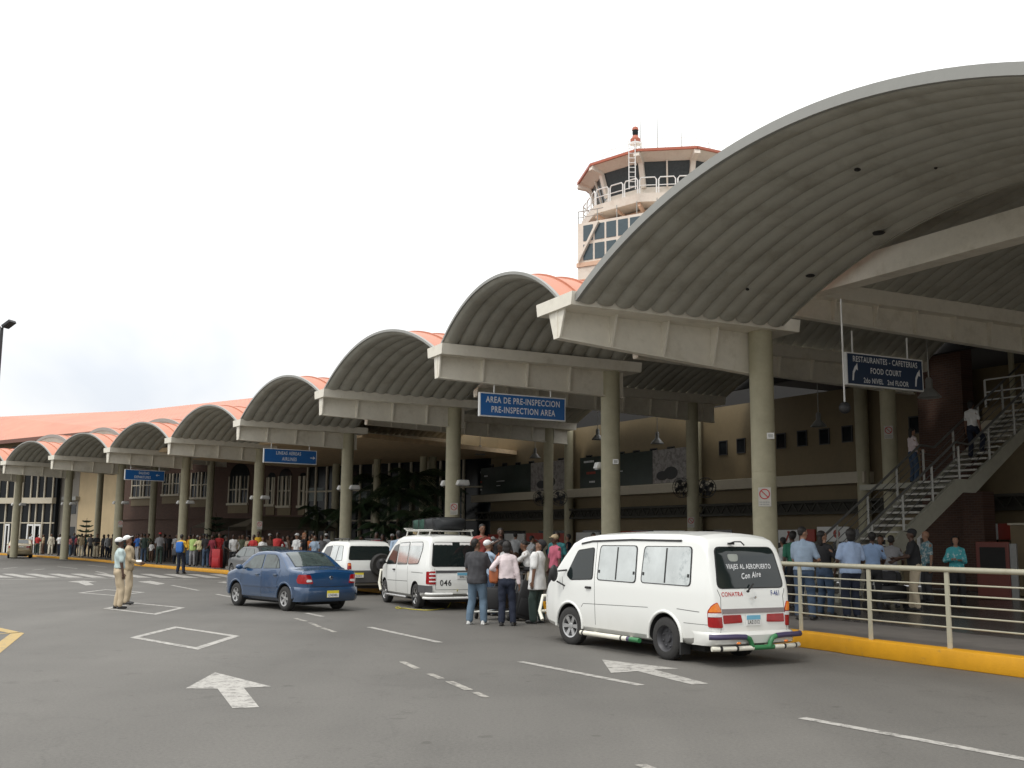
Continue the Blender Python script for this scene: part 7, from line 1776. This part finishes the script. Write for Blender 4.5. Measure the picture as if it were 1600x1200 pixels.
for px, d, h, rad, nf, lab in ((498, 11, 3.2, 2.2, 16, 'dark palm left of the round column behind the off-roader'), (520, 15, 4.4, 2.4, 16, 'taller palm behind the glazing left of the middle column'), (566, 9, 3.3, 2.3, 17, 'dark palm just right of the column behind the off-roader'),
     (590, 13, 5.0, 2.8, 18, 'tall dark palm between the two middle columns'), (622, 10, 3.8, 2.6, 18, 'broad dark palm above the minivan bonnet'), (648, 12, 5.0, 2.8, 18, 'tall dark palm left of the dim rear column'), (680, 14, 4.2, 2.4, 16, 'dark palm touching the dim rear column left of the minivan column'), (606, 7.5, 2.0, 1.7, 16, 'low palm bush behind the off-roader roof'),
     (318, 14, 4.2, 2.4, 15, 'palm in front of the brick building right of the backpack column'), (345, 11, 3.0, 2.0, 15, 'low palm between the backpack column and the airlines column'), (270, 14, 4.3, 2.3, 15, 'palm in front of the large brick-building window'), (240, 11, 3.0, 2.0, 14, 'low palm right of the departures column'),
     (374, 15, 4.4, 2.4, 15, 'palm left of the arched windows'), (428, 14, 3.6, 2.2, 15, 'palm right of the airlines column'), (640, 16, 3.0, 2.4, 16, 'low palm deep behind the tall palms'), (662, 9, 2.6, 2.0, 16, 'low palm bush just left of the minivan luggage')):
    palm(kpos(px, d), h, rad, nf, int(px*7+d), lab)
def araucaria(loc, h, label):
    root = newobj('araucaria_tree', None, None, loc); tag(root, label, 'tree'); mb = MB(); mb.tube([(0, 0, 0), (0, 0, h)], [.07, .02], 8); mb.build('trunk', M_trunk, root)
    rr = random.Random(4); mb = MB(); z = h*.35
    while z < h*.98:
        L = (h-z)*.42+.22
        for k in range(7):
            a = 2*math.pi*k/7+rr.uniform(-.2, .2); d = Vector((math.cos(a), math.sin(a), 0)); P = [Vector((0, 0, z))+d*L*t+Vector((0, 0, .22*L*t*t)) for t in np.linspace(0, 1, 6)]
            mb.tube(P, [.045, .055, .06, .06, .05, .02], 5)
            for p in P[1:]:
                for s in (-1, 1): q = d.cross(Vector((0, 0, 1)))*s; mb.tube([p, p+q*.12+Vector((0, 0, .05))], [.03, .008], 4)
        z += .42
    mb.build('crown', M_fir, root)
araucaria(kpos(142, 4.5), 3.1, 'small tiered conifer in front of the far beige building'); araucaria(kpos(342, 7), 3.3, 'small tiered conifer before the brick building behind the red shirts')
# dark fabric awnings behind the crowd
M_awn = mat('dark_awning', (.10, .085, .06), .8)
for px, d, w, lab in ((372, 9, 5.5, 'dark fabric canopy left of the column under the airlines sign'), (445, 9, 6.0, 'dark fabric canopy right of the column under the airlines sign')):
    p = kpos(px, d); root = newobj('fabric_canopy', None, None, p, (0, 0, R_(35))); tag(root, lab, 'canopy tent', 'dark fabric canopies behind the crowd')
    mb = MB(); h = w/2; mb.add([(-h, -1.6, 2.25), (h, -1.6, 2.25), (h, 1.6, 2.25), (-h, 1.6, 2.25), (-h*.55, 0, 2.95), (h*.55, 0, 2.95), (-h, -1.6, 2.05), (h, -1.6, 2.05)], [(0, 1, 5, 4), (1, 2, 5), (2, 3, 4, 5), (3, 0, 4), (0, 1, 7, 6)]); mb.build('fabric', M_awn, root)
    for x in (-h+.05, h-.05):
        for y in (-1.55, 1.55): mb = MB(); mb.tube([(x, y, 0), (x, y, 2.25)], .03, 6); mb.build('pole', M_dark, root)
